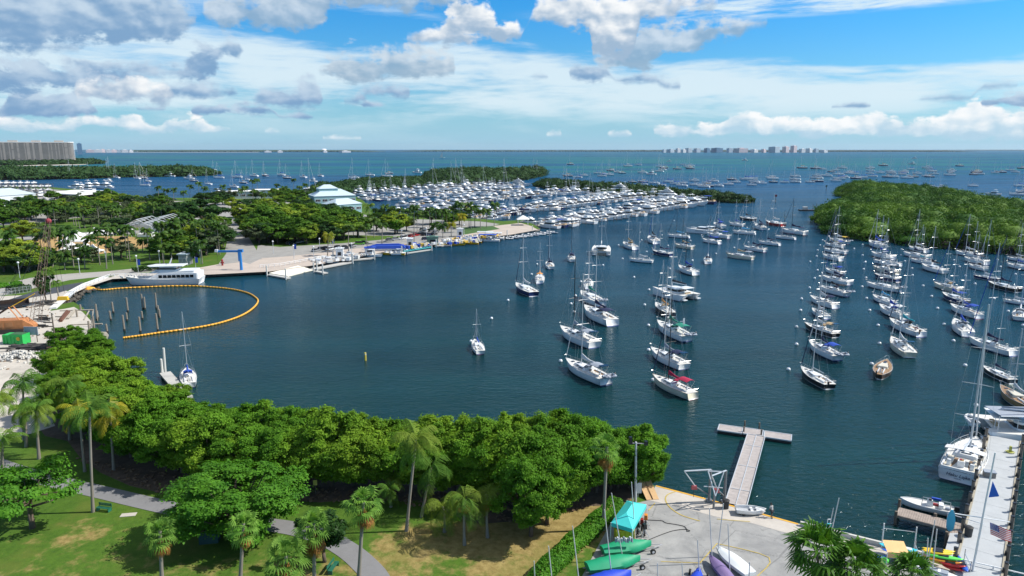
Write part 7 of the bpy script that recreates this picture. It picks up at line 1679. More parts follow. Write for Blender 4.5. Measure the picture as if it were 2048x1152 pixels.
# --- building site
OR = pm('crane_orange', (.5, .2, .07), .6, .25, 1); BOOM = pm('crane_lattice', (.12, .08, .06), .8, .3, 1)
cr = empty('crawler_crane', W(14, 664, LZ), R(12), 'orange crawler crane with a tall dark lattice boom at the left edge', 'crawler crane')
m = MB(); m.box((0, 0, 2.0), (8.5, 3.2, 2.2), OR); m.loft([[(4.25, -1.6, .9), (4.25, 1.6, .9), (4.25, 1.6, 3.1), (4.25, -1.6, 3.1)], [(6.2, -1.2, .9), (6.2, 1.2, .9), (6.2, 1.2, 1.6), (6.2, -1.2, 1.6)]], OR); bo = m.build('body', cr)
for x in (-2.6, -.6, 1.4): m = MB(); m.box((x, -1.62, 2.1), (1.5, .08, 1.2), pm('crane_panel', (.45, .2, .08), .7, .2, 1)); m.build('panel', bo)
for sg in (1, -1): m = MB(); m.box((0, sg * 2, .5), (9, .9, 1.0), BLACKP); m.build('track', cr)
m = MB()
for s in (1, -1): m.cyl((-3.5, s, 3), (1.5, s, 6.2), .15, BLACKP, n=4); m.cyl((1.5, s, 6.2), (3.5, s, 3), .15, OR, n=4)
m.cyl((1.5, 0, 6), (7, 0, 9), .1, YB, n=4); m.build('gantry', cr)
base = Vector((6.3, 0, 2.2)); ty = cr.location.y + 12; tz = Zat(Vector((0, ty, 0)), 442); tx_ = (97 - 1024) / F * (ty * CP + (HCAM - tz) * SP); top_l = Matrix.Rotation(-R(12), 3, 'Z') @ Vector((tx_ - cr.location.x, 12, tz - LZ))
m = MB(); dv = (top_l - base); n1 = dv.normalized(); sx_ = n1.cross(Vector((0, 1, 0))).normalized(); sy_ = n1.cross(sx_).normalized(); cor = [(1, 1), (1, -1), (-1, -1), (-1, 1)]
NS = 22
for a, b in cor: m.cyl(base + sx_ * a * .9 + sy_ * b * .9, top_l + sx_ * a * .45 + sy_ * b * .45, .06, BOOM, n=4)
for i in range(NS):
 t, t2 = i / NS, (i + 1) / NS; w = .9 - .45 * t
 for j in range(4):
  a, b = cor[j], cor[(j + 1) % 4]; m.cyl(base + dv * t + (sx_ * a[0] + sy_ * a[1]) * w, base + dv * t2 + (sx_ * b[0] + sy_ * b[1]) * w, .03, BOOM, n=3)
m.build('boom', cr)
m = MB(); m.sphere(tuple(top_l), .7, pm('sheave_red', (.3, .04, .05), .6, .2, 1), 8, 5); m.build('boom_head', cr)
m = MB()
for q in (Vector((-3.5, .8, 3)), Vector((-3.5, -.8, 3)), Vector((1.5, 0, 6.2))): m.cyl(q, top_l, .05, BLACKP, n=3)
for k in (-.5, .5): m.cyl(top_l + Vector((k, 0, 0)), (top_l.x + 1 + k, top_l.y, 7), .04, BLACKP, n=3)
m.build('cables', cr); m = MB(); m.box((top_l.x + 1, top_l.y, 5.6), (2.6, 1.1, .9), YB, taper=.8); m.build('hook_block', cr)
GRN = pm('container_green', (.02, .42, .08), .5, .12, 1)
for px, py, s, lab in [(26, 686, .85, 'bright green waste container, the left smaller one'), (41, 687, 1, 'bright green waste container with a yellow round sticker')]:
 e = empty('waste_container', W(px, py, LZ), R(-4), lab, 'waste container'); m = MB(); m.box((0, 0, 1.15), (3.2 * s, 2.4, 2.3 * s), GRN); m.build('body', e); m = MB(); m.box((0, 0, 2.3 * s + .03), (2.9 * s, 2.1, .08), pm('container_inside', (.04, .12, .05), .8, .3, 1)); m.build('lid', e); m = MB()
 for x in (-1.2, -.4, .4, 1.2): m.box((x * s, -1.24, 1.1), (.12, .1, 2.0 * s), GRN)
 m.build('ribs', e)
 if s == 1: m = MB(); m.cyl((.6, -1.2, 1.4), (.6, -1.3, 1.4), .42, CANV['yellow'], n=12); m.build('sticker', e)
e = empty('site_sign', W(65, 684, LZ), R(-3), 'grey blank backed sign board on two posts beside the green containers', 'sign'); m = MB(); m.box((0, 0, 2.6), (3.2, .12, 1.9), CANV['grey']); m.build('board', e)
for x in (-1.2, 1.2): m = MB(); m.box((x, 0, 1.2), (.12, .12, 2.8), PILM); m.build('post', e)
e = empty('flatbed_trailer', W(24, 616, LZ), R(35), 'dark flatbed trailer with brown sides parked on the sand', 'trailer'); m = MB(); m.box((0, 0, .9), (8, 3.4, .3), BLACKP); m.build('bed', e); m = MB(); m.box((0, 1.7, 1.5), (8, .15, 1.2), BROWNP); m.box((4, 0, 1.5), (.15, 3.4, 1.2), BROWNP); m.build('side_board', e)
for x in (-2, 2):
 for y in (-1.5, 1.5): m = MB(); m.cyl((x, y - .15, .45), (x, y + .15, .45), .45, RUBBER, n=10); m.build('wheel', e)
m = MB()
rg = random.Random(8)
for i in range(420):
 a = rg.uniform(0, 6.28); r_ = abs(rg.gauss(0, .5)); s = rg.uniform(.2, .6); x, y = 6.2 * r_ * math.cos(a), 3.4 * r_ * math.sin(a); m.box((x, y, max(.1, 1.5 * (1 - r_ * .8)) * rg.random() + .15), (s, s * .8, s * .5), pm('rubble_white', (.62, .6, .55), .9, .2, 1), rg.uniform(0, 3), .7)
o = m.build('rubble_pile'); o.location = W(42, 715, LZ); tag(o, 'heap of broken white concrete rubble on the sand', 'rubble', None, 'stuff')
def heap(px, py, n, sx, sy, mt, lab, seed, ln=4.):
 m = MB(); rg = random.Random(seed)
 for i in range(n): x, y, z, a = rg.gauss(0, sx), rg.gauss(0, sy), rg.uniform(.1, 1.1), rg.uniform(-.25, .25); l = rg.uniform(.5, 1) * ln; m.cyl((x - l / 2 * math.cos(a), y - l / 2 * math.sin(a), z), (x + l / 2 * math.cos(a), y + l / 2 * math.sin(a), z), rg.uniform(.1, .22), mt, n=5)
 o = m.build('timber_stack'); o.location = W(px, py, LZ); tag(o, lab, 'timber stack')
heap(70, 700, 45, 2.2, 1.0, pm('dark_timber', (.08, .075, .07), .9, .4, 1), 'untidy stack of dark salvaged timbers beside the rubble', 3, 5)
heap(92, 702, 14, 1.5, .8, pm('brown_timber', (.24, .16, .1), .9, .3, 1), 'short brown timber offcuts at the mangrove edge', 4, 2.5)
heap(88, 610, 16, 1.5, 1, pm('dark_timber', (.08, .075, .07)), 'pile of dark logs under the site trees', 5, 3.5)
heap(95, 642, 10, 1.6, .8, RUBBER, 'dark pipes and debris in the middle of the sand', 6, 3)
heap(60, 654, 8, 3, .3, RUBBER, 'long dark pipe bundle lying behind the green containers', 7, 9)
clutter('site_debris', [(0, 630), (60, 612), (110, 622), (120, 650), (90, 690), (40, 740), (0, 740)], 120, 'small stones, planks and debris strewn over the building site sand', smin=.15, smax=.6, mats=[pm('dark_timber', (.08, .075, .07)), pm('brown_timber', (.2, .1, .1)), pm('rubble_white', (.6, .6, .6))], seed=9)
m = MB(); p, q = W(0, 592, LZ), W(62, 584, LZ); L = (q - p).length
for i in range(9): m.cyl((L * i / 8, 0, 0), (L * i / 8, 0, 1.9), .05, ALU, n=4)
for z in (.1, 1.0, 1.9): m.cyl((0, 0, z), (L, 0, z), .035, ALU, n=3)
for i in range(40): m.cyl((L * i / 40, 0, .1), (L * i / 40, 0, 1.9), .015, ALU, n=3)
o = m.build('site_fence'); o.location = p; o.rotation_euler = (0, 0, math.atan2(q.y - p.y, q.x - p.x)); tag(o, 'wire mesh construction fence beside the dark asphalt lot', 'fence')
def pole(px, yt, bx, by, r, lab, mat=PILM, cat='pole', name='utility_pole', z=LZ):
 b = W(bx, by, z); H_ = Zat(b, yt) - z; zc = b.y * CP + (HCAM - z - H_) * SP; tx = (px - 1024) / F * zc; m = MB(); m.cyl((0, 0, 0), (tx - b.x, 0, H_), r, mat, r2=r * .75, n=8); o = m.build(name); o.location = b; return tag(o, lab, cat)
pole(103, 626, 114, 706, .17, 'leaning pale pole at the mangrove edge of the site')
palm_px('coco', 97, 540, 103, 607, s=.8, label='leafy palm with two trunks on the building site, left one'); palm_px('coco', 112, 565, 119, 603, s=.7, label='small palm on the building site, right one')
p = W(88, 612, LZ); tree('small', W(92, 608, LZ), 1.2, 1.6, label='small bushy tree standing on the building site sand')
# --- little dock and white piles beside the lone berthed sloop
e = empty('small_dock', W(350, 766, .7), 0, 'narrow pale grey dock reaching out from the left mangroves', 'dock'); p, q = W(330, 745, .7), W(374, 795, .7); L = (q - p).length; e.location = p.lerp(q, .5); e.rotation_euler = (0, 0, math.atan2(q.y - p.y, q.x - p.x)); m = MB(); m.box((0, 0, -.1), (L, 2.0, .35), pm('grey_dock', (.46, .45, .42))); m.build('deck', e)
for x, yt, yb, lab in [(327, 696, 744, 'tall white steel pile at the small dock end'), (322, 718, 752, 'shorter white steel pile at the small dock end')]: pole(x, yt, x + 3, yb, .3, lab, pm('white_pile', (.66, .65, .6)), 'mooring pile', 'mooring_pile', 0.)
# ================================================================ SAILING CENTRE IN THE FOREGROUND
random.seed(41)
# --- T shaped floating dock
PLK = pm('weathered_planks', (.42, .38, .36), .9, .22, 1.2, bump=.3)
def planked(b, L, w, z, m, step=.28, th=.05):
 n = int(L / step)
 for i in range(n): b.box((-L / 2 + (i + .5) * L / n, 0, z + .012 * ((i * 7) % 3) / 3), (L / n * .93, w, th), m)
td = empty('floating_dock', W(1509, 866, 0), 0, 'T shaped floating dock with weathered planks reaching into the basin', 'floating dock')
p, q = W(1437, 854.5, .5), W(1583, 876, .5); L = (q - p).length; an = math.atan2(q.y - p.y, q.x - p.x); mid = p.lerp(q, .5)
td.location = (mid.x, mid.y, 0); td.rotation_euler = (0, 0, an)
for (x0, x1, off, w) in [(-L / 2, -L * .165, .0, 2.5), (-L * .145, L * .115, .1, 2.5), (L * .135, L / 2, .0, 2.5)]:
 m = MB(); c = (x0 + x1) / 2; l = x1 - x0; b = MB(); planked(b, w, l, .52, PLK, .22); b2 = MB()
 for v in b.v: b2.v.append((v[1] + c, v[0] + off, v[2]))
 b2.f = b.f; b2.mi = b.mi; b2.mats = b.mats
 o = b2.build('dock_module', td); m = MB(); m.box((c, off, .2), (l, w, .5), pm('float_black', (.03, .03, .03), .8, .2, 1))
 for s in (1, -1): m.box((c, off + s * w / 2, .5), (l + .1, .12, .2), ALU); m.box((c + s * l / 2, off, .5), (.12, w, .2), ALU)
 m.build('float', o)
p2, q2 = W(1512, 876, .55), W(1472, 1004, LZ + .1); G = (q2 - p2).length
gw = empty('gangway', p2.lerp(q2, .5), math.atan2(q2.y - p2.y, q2.x - p2.x), 'long planked gangway joining the apron to the T dock', 'gangway')
m = MB(); planked(m, G, 2.5, 0, PLK, .3); m.build('deck', gw); m = MB()
for y in (-1.28, 0, 1.28): m.box((0, y, .07 if y == 0 else .1), (G, .1, .12 if y else .05), ALU)
for t in (-.32, 0, .32): m.box((G * t, 0, .06), (.1, 2.5, .05), ALU)
m.build('side_rail', gw)
for i, (x, y) in enumerate([(1489, 858), (1487, 870), (1518, 862), (1522, 876)]):
 m = MB(); m.cyl((0, 0, -2), (0, 0, 1.4), .13, PILM, n=8); o = m.build('mooring_pile'); o.location = W(x, y, 0); tag(o, 'short dark pile at the T dock joint, %s of four' % ordn(i), 'mooring pile', 'piles at the T dock joint')
# --- main pier
PA, PB, PC, PD = W(1892, 1122, 1.5), W(1978, 887, 1.5), W(2033, 889, 1.5), W(2006, 1150, 1.5)
ax = (W(2007, 887, 1.5) - W(1958, 1137, 1.5)); PL = ax.length; pa = math.atan2(ax.y, ax.x); pm_ = W(2007, 887, 1.5).lerp(W(1958, 1137, 1.5), .5)
pier = empty('pier', (pm_.x, pm_.y, 0), pa, 'long pale concrete pier with timber fender piles at lower right', 'pier')
PIERC = pm('pier_concrete', (.42, .44, .45), .85, .12, .6, bump=.15); PLd = PL + 5
m = MB()
for i in range(14): m.box((-PLd / 2 + (i + .5) * PLd / 14, 0, 1.3), (PLd / 14 - .03, 3.7, .4), PIERC)
m.build('deck', pier); m = MB()
for i in range(10): m.box((-PLd / 2 + (i + .5) * PLd / 10, 0, .4), (.5, 3.4, 1.6), SEAWALL)
m.build('cross_beams', pier); m = MB()
for y in (-1.96, 1.96): m.box((0, y, 1.45), (PLd, .22, .3), pm('timber_fender', (.36, .32, .24), .9, .25, 1))
m.build('side_beam', pier)
for s in (-1, 1):
 for i in range(11):
  x = -PLd / 2 + 3.2 + i * (PLd - 4) / 10.5; m = MB(); m.cyl((x, s * 2.2, -2), (x, s * 2.2, 2.6 + (.8 if i > 8 else 0)), .2, pm('fender_pile', (.2, .17, .14), .9, .3, 1.5), n=8); m.cyl((x, s * 2.2, 2.6 + (.8 if i > 8 else 0)), (x, s * 2.2, 2.75 + (.8 if i > 8 else 0)), .22, BLACKP, n=8)
  m.box((x, s * 2.02, 1.5), (.5, .2, .9), RUBBER); m.build('fender_pile', pier)
o = polysheet('pier_root', pix([(1900, 1066), (1945, 1066), (1936, 1135), (1884, 1122)], 1.48), 1.48, PIERC, 1.5); o['label'] = 'wider concrete landing where the pier meets the quay'; o['category'] = 'pier landing'; del o['kind']
# jetty with the skiff
j0, j1 = W(1795, 1022, 1.2), W(1945, 1062, 1.2); JL = (j1 - j0).length; ja = math.atan2(j1.y - j0.y, j1.x - j0.x)
jt = empty('jetty', j0.lerp(j1, .5), ja, 'short weathered wooden jetty branching left from the pier', 'jetty'); jt.location.z = 0
JW = pm('jetty_planks', (.33, .27, .23), .9, .3, 1.5, bump=.3)
m = MB(); planked(m, JL, 2.2, 1.2, JW, .24); m.build('deck', jt); m = MB(); m.box((JL * .36, -2.0, 1.2), (JL * .28, 2.2, .06), JW)
n = int(JL * .28 / .24)
m = MB()
for i in range(n): m.box((JL * .22 + (i + .5) * .24, -2.1, 1.2 + .01 * (i % 3)), (.22, 2.1, .06), JW)
m.build('side_deck', jt); m = MB(); m.box((0, 1.1, 1.05), (JL, .12, .3), JW); m.box((0, -1.1, 1.05), (JL, .12, .3), JW); m.build('beam', jt)
for x, y, h in ((-JL / 2, 1.2, 2.2), (-JL / 2, -1.2, 1.7), (JL * .2, -1.2, 2.6), (JL * .2, -3.1, 1.8), (0, 1.2, 1.6)):
 m = MB(); m.cyl((x, y, -2), (x, y, h), .17, PILM, n=8); m.build('pile', jt)
m = MB(); m.tube([(JL * .16, 1.2, 2.0), (JL * .62, .6, 2.1)], .05, WHITE, 6); m.cyl((JL * .16, 1.2, 1.2), (JL * .16, 1.2, 2.0), .05, WHITE, n=6); m.build('handrail', jt)
# skiff
A_, B2 = W(1800, 1001, .4), W(1908, 1025, .4); L = (A_ - B2).length
sk_ = empty('skiff', (0, 0, 0), 0, 'white open work skiff with outboard lying beside the wooden jetty', 'skiff'); h, d, zd, hw, edge = hull_parts(L, 2.0, .62, tr=.95, rise=.25, fine=3.4, stripe=WHITE, bottom=BOTTOM['black'], vee=.8, n=12, draft=.25); h.build('hull', sk_, True); d.build('deck', sk_)
m = MB(); m.box((-.2, 0, .66), (L * .72, 1.45, .04), pm('skiff_floor', (.5, .5, .48), .8, .1, 2))
for sg in (1, -1): m.tube([(x, y * sg, z + .06) for x, y, z in edge], .06, WHITE, 5)
m.build('floor', sk_); m = MB(); m.box((-.3, 0, 1.05), (.7, .7, .8), WHITE, taper=.8); m.box((-.3, 0, 1.5), (.3, .6, .2), GLASSD); m.box((-1.5, 0, .9), (.5, 1.0, .5), WHITE); m.build('console', sk_)
m = MB(); m.tube([(.6, .85, .7), (.5, .8, 1.9), (-2.4, .8, 1.9), (-2.5, .85, .7)], .04, STEEL, 6); m.build('rail', sk_); m = MB(); m.box((-L / 2 - .25, 0, .95), (.6, .4, .5), BLACKP, taper=.75); m.box((-L / 2 - .25, 0, .3), (.2, .2, 1), BLACKP); m.build('outboard', sk_)
m = MB(); m.box((-1.0, -.2, .8), (.7, .3, .3), REDP); m.box((-2.2, .2, .8), (.5, .4, .3), CANV['grey']); m.box((-.9, .8, 2.0), (1.0, .3, .25), CANV['blue']); m.build('gear', sk_)
place(sk_, A_, B2)
# --- the big yacht, stern towards us
A_, B2 = W(1956, 880, .2), W(1914, 962, .2); L = 15.0; dirv = (A_ - B2).normalized(); A_ = B2 + dirv * L
by = empty('sailing_yacht', (0, 0, 0), 0, 'big white sailing yacht seen from its broad stern beside the pier', 'sailing yacht'); Bm = 4.9
h, d, zd, hw, edge = hull_parts(L, Bm, 1.45, tr=.93, rise=.15, fine=2.1, stripe=WHITE, bottom=BOTTOM['blue'], n=16, draft=.5, sternrake=.0, rake=.03); h.build('hull', by, True); d.build('deck', by)
m = MB()
for sg in (1, -1): m.tube([(x, y * sg, z + .04) for x, y, z in edge], .06, WHITE, 6)
m.build('toe_rail', by, True); z0 = zd(0) + .02
c = cabin_mb(-2.2, 4.2, 3.1, 1.5, z0, .55, WHITE, .16, 1.5); co = c.build('coachroof', by, True); m = MB()
for x, y, a, b2 in ((.6, 0, .55, .9), (1.7, 0, .5, .7), (-.9, .55, .35, .5), (-.9, -.55, .35, .5), (3.0, 0, .5, .6), (-1.6, 0, .3, 1.2)): m.box((x, y, z0 + .6 - max(0, x) * .035), (a, b2, .05), GLASSD)
for sg in (1, -1): m.box((.2, sg * 1.36, z0 + .3), (3.2, .06, .2), GLASSD)
m.build('hatch', co)
m = MB(); zc = zd(-5) + .03; xs0, xs1 = -7.3, -2.6
for sg in (1, -1): m.box(((xs0 + xs1) / 2, sg * 2.02, zc + .2), (xs1 - xs0, .22, .42), WHITE); m.box(((xs0 + xs1) / 2, sg * 1.5, zc + .12), (xs1 - xs0, .75, .22), CREAM)
m.box((xs0, 0, zc + .18), (.18, 4.2, .36), WHITE); m.build('cockpit_coaming', by); m = MB(); m.box(((xs0 + xs1) / 2, 0, zc + .02), (xs1 - xs0, 2.2, .04), pm('teak_grating', (.24, .15, .09), .7, .3, 2)); m.build('cockpit_sole', by)
m = MB(); m.box((-5.4, 0, zc + .5), (1.2, .8, .85), WHITE); m.box((-5.4, 0, zc + .95), (.7, .5, .06), HULLC['tan']); m.box((-5.4, .1, zc + 1.0), (.3, .25, .08), CANV['red']); m.build('cockpit_table', by)
for sg in (1, -1):
 m = MB(); m.box((-6.4, sg * 1.35, zc + .55), (.4, .45, 1.0), WHITE); m.tube([(-6.15, sg * 1.35 + .5 * math.cos(a), zc + 1.0 + .5 * math.sin(a)) for a in np.arange(12) * math.pi / 6], .03, STEEL, 4, True); m.build('steering_wheel', by)
m = MB(); R1 = [[(x, y * 2.3, zc + 1.75 + .25 * math.cos(y * 1.4) - (.0 if x < -3 else .25)) for y in np.linspace(-1, 1, 9)] for x in (-4.3, -3.3, -2.2)]
m.loft(R1, CANV['white'], False, False, closed=False); m.loft([[(a, b, c - .06) for a, b, c in r] for r in R1], CANV['white'], False, False, closed=False); o = m.build('bimini', by, True); m = MB()
for sg in (1, -1):
 for x in (-4.3, -2.4): m.cyl((-3.4, sg * 2.05, zc), (x, sg * 2.25, zc + 1.8), .035, STEEL, n=5)
m.build('frame', o)
m = MB()
for sg in (1, -1):
 pts_ = [(x, y * sg * .96, z + .7) for x, y, z in edge[:-1]]; m.tube(pts_, .022, STEEL, 4); m.tube([(a, b, c - .35) for a, b, c in pts_], .014, STEEL, 3); [m.cyl((x, y * sg * .96, z), (x, y * sg * .96, z + .7), .025, STEEL, n=4) for x, y, z in edge[:-1:2]]
m.tube([(6.6, .8, zd(7) + .7), (7.5, .2, zd(7) + .75), (7.5, -.2, zd(7) + .75), (6.6, -.8, zd(7) + .7)], .03, STEEL, 5); m.build('rail', by)
mz = z0 + .5; HM = 21; m = MB(); m.cyl((1.6, 0, z0), (1.2, 0, mz + HM), .16, ALU, r2=.11, n=8); mo = m.build('mast', by); m = MB()
for q, w in ((.22, 2.3), (.45, 1.9), (.7, 1.4)):
 for sg in (1, -1): m.cyl((1.5, 0, mz + HM * q), (.9, sg * w, mz + HM * q + .1), .06, ALU, r2=.03, n=5)
m.sphere((1.75, 0, mz + HM * .3), .3, WHITE, 8, 5); m.build('spreader', mo)
m = MB(); m.cyl((7.3, 0, zd(7) + .3), (1.5, 0, mz + HM * .9), .1, CANV['white'], r2=.07, n=7); m.build('furled_jib', by)
m = MB(); m.cyl((1.4, 0, mz + 1.2), (-4.6, 0, mz + 1.55), .11, ALU, n=8); m.build('boom', by); m = MB()
for sg in (1, -1):
 m.cyl((1.0, sg * 2.3, zd(1)), (.9, sg * 2.3, mz + HM * .22), .015, STEEL, n=3); m.cyl((.9, sg * 2.3, mz + HM * .22), (.95, sg * 1.4, mz + HM * .7), .015, STEEL, n=3); m.cyl((-7.4, sg * 1.8, zd(-7)), (-5, 0, mz + HM * .3), .015, STEEL, n=3)
m.cyl((-5, 0, mz + HM * .3), (1.2, 0, mz + HM), .015, STEEL, n=3); m.build('rigging', by)
def text(s, size, mat, parent, loc, rot, name='lettering', ext=.01):
 cu = bpy.data.curves.new(name, 'FONT'); cu.body = s; cu.size = size; cu.extrude = ext; cu.align_x = 'CENTER'; cu.align_y = 'CENTER'; cu.materials.append(mat); tmp = bpy.data.objects.new(name, cu); COL.objects.link(tmp); cu.shear = .3 if size > .4 else 0; bpy.context.view_layer.update(); me = bpy.data.meshes.new_from_object(tmp.evaluated_get(bpy.context.evaluated_depsgraph_get())); bpy.data.objects.remove(tmp); o = bpy.data.objects.new(name, me); link(o, parent); o.location = loc; o.rotation_euler = rot; return o
o = text('Haku Lajka', .62, NAVYP, by, (-L / 2 - .06, 0, .95), (math.pi / 2, 0, -math.pi / 2))
text('MIAMI, FL', .2, NAVYP, by, (-L / 2 - .06, 0, .5), (math.pi / 2, 0, -math.pi / 2))
for i, x in enumerate((-3.5, -.5, 2.5)): m = MB(); m.cyl((x, -hw(x) - .25, .5), (x, -hw(x) - .25, 1.4), .22, CANV['grey'], n=8); m.build('fender', by)
place(by, A_, B2)
# --- catamaran at the pier head
ct = catamaran('catamaran', 15, 'large white sailing catamaran with dark windows at the pier head', mast=24, cover='grey', detail=True); place(ct, W(2150, 882, .5), W(1984, 866, .5))
m = MB(); q = W(1990, 872, 0)
o = empty('side_awning', W(2010, 845, 3.2), R(-4), 'grey sun awning stretched beyond the catamaran at the right edge', 'awning'); m.box((3.5, 1.5, 1.2), (9, 4.5, .08), CANV['grey']); m.build('fabric', o); m = MB(); m.cyl((-1.4, -.8, -2), (-1.4, -.8, 1.2), .06, WHITE, n=5); m.cyl((-1.2, -.8, 1.25), (8, -.8, 1.25), .08, WHITE, n=5); m.build('frame', o)
# pier furniture
def bin_(px, py, lab, z=LZ):
 e = empty('litter_bin', W(px, py, z), 0, lab, 'litter bin'); m = MB(); m.cyl((0, 0, 0), (0, 0, 1.1), .36, pm('bin_black', (.03, .035, .04), .6, .2, 2), r2=.42, n=12); m.build('body', e); m = MB(); m.cyl((0, 0, 1.1), (0, 0, 1.2), .46, RUBBER, r2=.3, n=12); m.build('lid', e)
bin_(1936, 1072, 'dark litter bin on the pier by the wooden jetty', 1.5); bin_(1451, 1017, 'dark litter bin standing beside the hoist frames on the apron')
e = empty('dock_box', W(1978, 953, 1.5), R(-20), 'grey brown dock box on the pier behind the big yacht', 'dock box'); m = MB(); m.box((0, 0, .35), (1.3, .9, .7), pm('dock_box', (.24, .22, .2), .8, .2, 2)); m.build('body', e); m = MB(); m.box((0, 0, .74), (1.4, 1, .1), CANV['grey']); m.build('lid', e)
m = MB(); [m.tube([(.35 * math.cos(a) * k, .35 * math.sin(a) * k, .05 + .05 * k) for a in np.arange(10) * math.pi / 5], .05, pm('hose_yellow', (.45, .45, .08), .6, .2, 2), 5, True) for k in (1, 1.5, .7)]; m.box((0, 0, .5), (.2, .3, .9), pm('hose_yellow', (.45, .45, .08))); o = m.build('hose_reel'); o.location = W(2020, 905, 1.5); tag(o, 'yellow green hose reel near the pier head', 'hose reel')
# blue towel like banner on the jetty post
e = empty('blue_board', W(1899, 1062, 1.3), R(-20), 'light blue paddleboard propped upright at the jetty corner', 'paddleboard'); m = MB(); m.loft([[(x, y, z) for x, y in ((-w, -.06), (w, -.06), (w, .06), (-w, .06))] for w, z in ((.15, 0), (.38, .4), (.42, 1.4), (.3, 2.2), (.08, 2.6))], pm('board_cyan', (.05, .45, .65), .4, .1, 1)); m.build('board', e)
# --- flagpole with flags
fb_ = W(1944, 1146, LZ); e = empty('flagpole', fb_, 0, 'tall white flagpole with crossarm flying a striped flag and a blue pennant', 'flagpole'); HP = Zat(fb_, 905) - LZ; m = MB(); m.cyl((0, 0, 0), (.6, 0, HP), .11, WHITE, r2=.07, n=8); m.build('pole', e)
zy = Zat(fb_, 1036) - LZ; m = MB(); m.cyl((-2.6, 0, zy + .5), (3.1, 0, zy - .45), .05, WHITE, n=6); m.build('yard', e)
FRED = pm('flag_red', (.55, .01, .02), .7, .1, 2); FWH = pm('flag_white', (.75, .75, .75), .7, .05, 2); FBL = pm('flag_blue', (.02, .04, .25), .7, .1, 2)
fl = MB()
def fpt(u, v): # u along the fly, v down the hoist
 x, z = 1.1 + 2.3 * u + .3 * v, zy - .5 - .95 * u - 1.35 * v; return (x, .12 * math.sin(u * 7 + v), z)
for i in range(13):
 for k in range(10):
  u0, u1 = k / 10, (k + 1) / 10; v0, v1 = i / 13, (i + 1) / 13; cc = FRED if i % 2 == 0 else FWH
  if u1 <= .4 and i < 7: cc = FBL
  a = [fpt(u0, v0), fpt(u1, v0), fpt(u1, v1), fpt(u0, v1)]; fl.add(a + [(x, y + .02, z) for x, y, z in a], [(0, 1, 2, 3), (7, 6, 5, 4)], cc)
for r_ in range(5):
 for c_ in range(6):
  x, y, z = fpt(.04 + c_ * .06, .05 + r_ * .1); fl.box((x, y - .03, z), (.05, .015, .05), FWH)
fl.build('striped_flag', e)
fl = MB(); zb = Zat(fb_, 963) - LZ; FB2 = pm('pennant_blue', (.02, .12, .55), .7, .1, 2); fl.loft([[(.75, 0, zb), (.8, .03, zb), (.78, .03, zb - .05), (.75, 0, zb - .05)], [(.6, 0, zb - 1.7), (1.7, .1, zb - 1.6), (1.65, .13, zb - 1.7), (.6, .03, zb - 1.75)]], FB2); fl.build('pennant', e)
# --- hoist frames on the quay edge
HM_ = pm('hoist_steel', (.19, .2, .21), .5, .25, 2); PNK = pm('hoist_red', (.55, .12, .12), .5, .15, 2)
def hoist(bx, by, ax_, lab, h=4.3):
 e = empty('boat_hoist', W(bx, by, LZ), 0, lab, 'boat hoist'); m = MB(); m.box((0, 0, .15), (.7, .7, .3), HM_); m.cyl((0, 0, 0), (0, 0, h), .17, HM_, n=8); m.build('post', e)
 m = MB(); t = Vector(ax_); m.cyl((0, 0, h), (t.x, t.y, h + .1), .09, ALU, n=6); m.cyl((0, 0, .9), (t.x * .55, t.y * .55, h * .52), .09, HM_, n=6); m.cyl((t.x * .55, t.y * .55, h * .52), (t.x, t.y, h + .1), .08, ALU, n=6); m.build('arm', e)
 m = MB(); m.box((t.x * .6, t.y * .6, h * .5), (.7, .4, .45), PNK, taper=.8); m.cyl((t.x * .6, t.y * .6, h * .5), (t.x * .6, t.y * .6, h * .5 - 1.3), .03, BLACKP, n=4); m.build('winch', e)
hoist(1418, 1004, (-3.4, -.6, 0), 'dark steel boat hoist with red winch, left one on the quay edge'); hoist(1448, 1006, (-2.2, -1.6, 0), 'dark steel boat hoist with red winch, right one by the gangway')
e = empty('hoist_frame', W(1427, 1018, LZ), 0, 'tall galvanised pipe frame linking the two boat hoists', 'steel frame'); m = MB(); Z4 = 4.4; P1, P2, P3 = Vector((-.6, 1.1, 0)), Vector((1.25, .9, 0)), Vector((0, 0, 0))
m.tube([P1 + Vector((0, 0, Z4)), P2 + Vector((0, 0, Z4)), P3 + Vector((0, -.4, 1.9)), P1 + Vector((0, 0, Z4))], .08, ALU, 6); m.cyl(P3, P3 + Vector((0, 0, 2.4)), .14, HM_, n=8); m.cyl(P1 + Vector((-.4, 0, 2.4)), P2 + Vector((0, 0, 2.3)), .06, ALU, n=6); m.build('frame', e)
# --- turquoise tent with its yellow store
e = empty('shade_tent', (0, 0, 0), 0, 'turquoise peaked shade tent at the end of the hedge', 'tent'); zt = LZ + 2.7
c4 = [W(1254, 1001, zt), W(1293, 1009, zt), W(1265, 1058, zt), W(1222, 1045, zt)]; TQ = pm('tent_turquoise', (.05, .56, .55), .6, .08, 1)
r1, r2 = c4[0].lerp(c4[1], .5).lerp(c4[2].lerp(c4[3], .5), .3) + Vector((0, 0, .75)), c4[0].lerp(c4[1], .5).lerp(c4[2].lerp(c4[3], .5), .7) + Vector((0, 0, .75))
m = MB(); m.add([tuple(v) for v in c4] + [tuple(r1), tuple(r2)], [(1, 0, 4), (2, 1, 4, 5), (3, 2, 5), (0, 3, 5, 4)], TQ); dz_ = Vector((0, 0, -.45)); ring = c4; m.loft([[tuple(v + dz_) for v in c4], [tuple(v) for v in c4]], TQ, False, False); m.build('canopy', e)
for v in c4: m = MB(); m.cyl((v.x, v.y, LZ), (v.x, v.y, zt), .05, WHITE, n=6); m.build('pole', e)
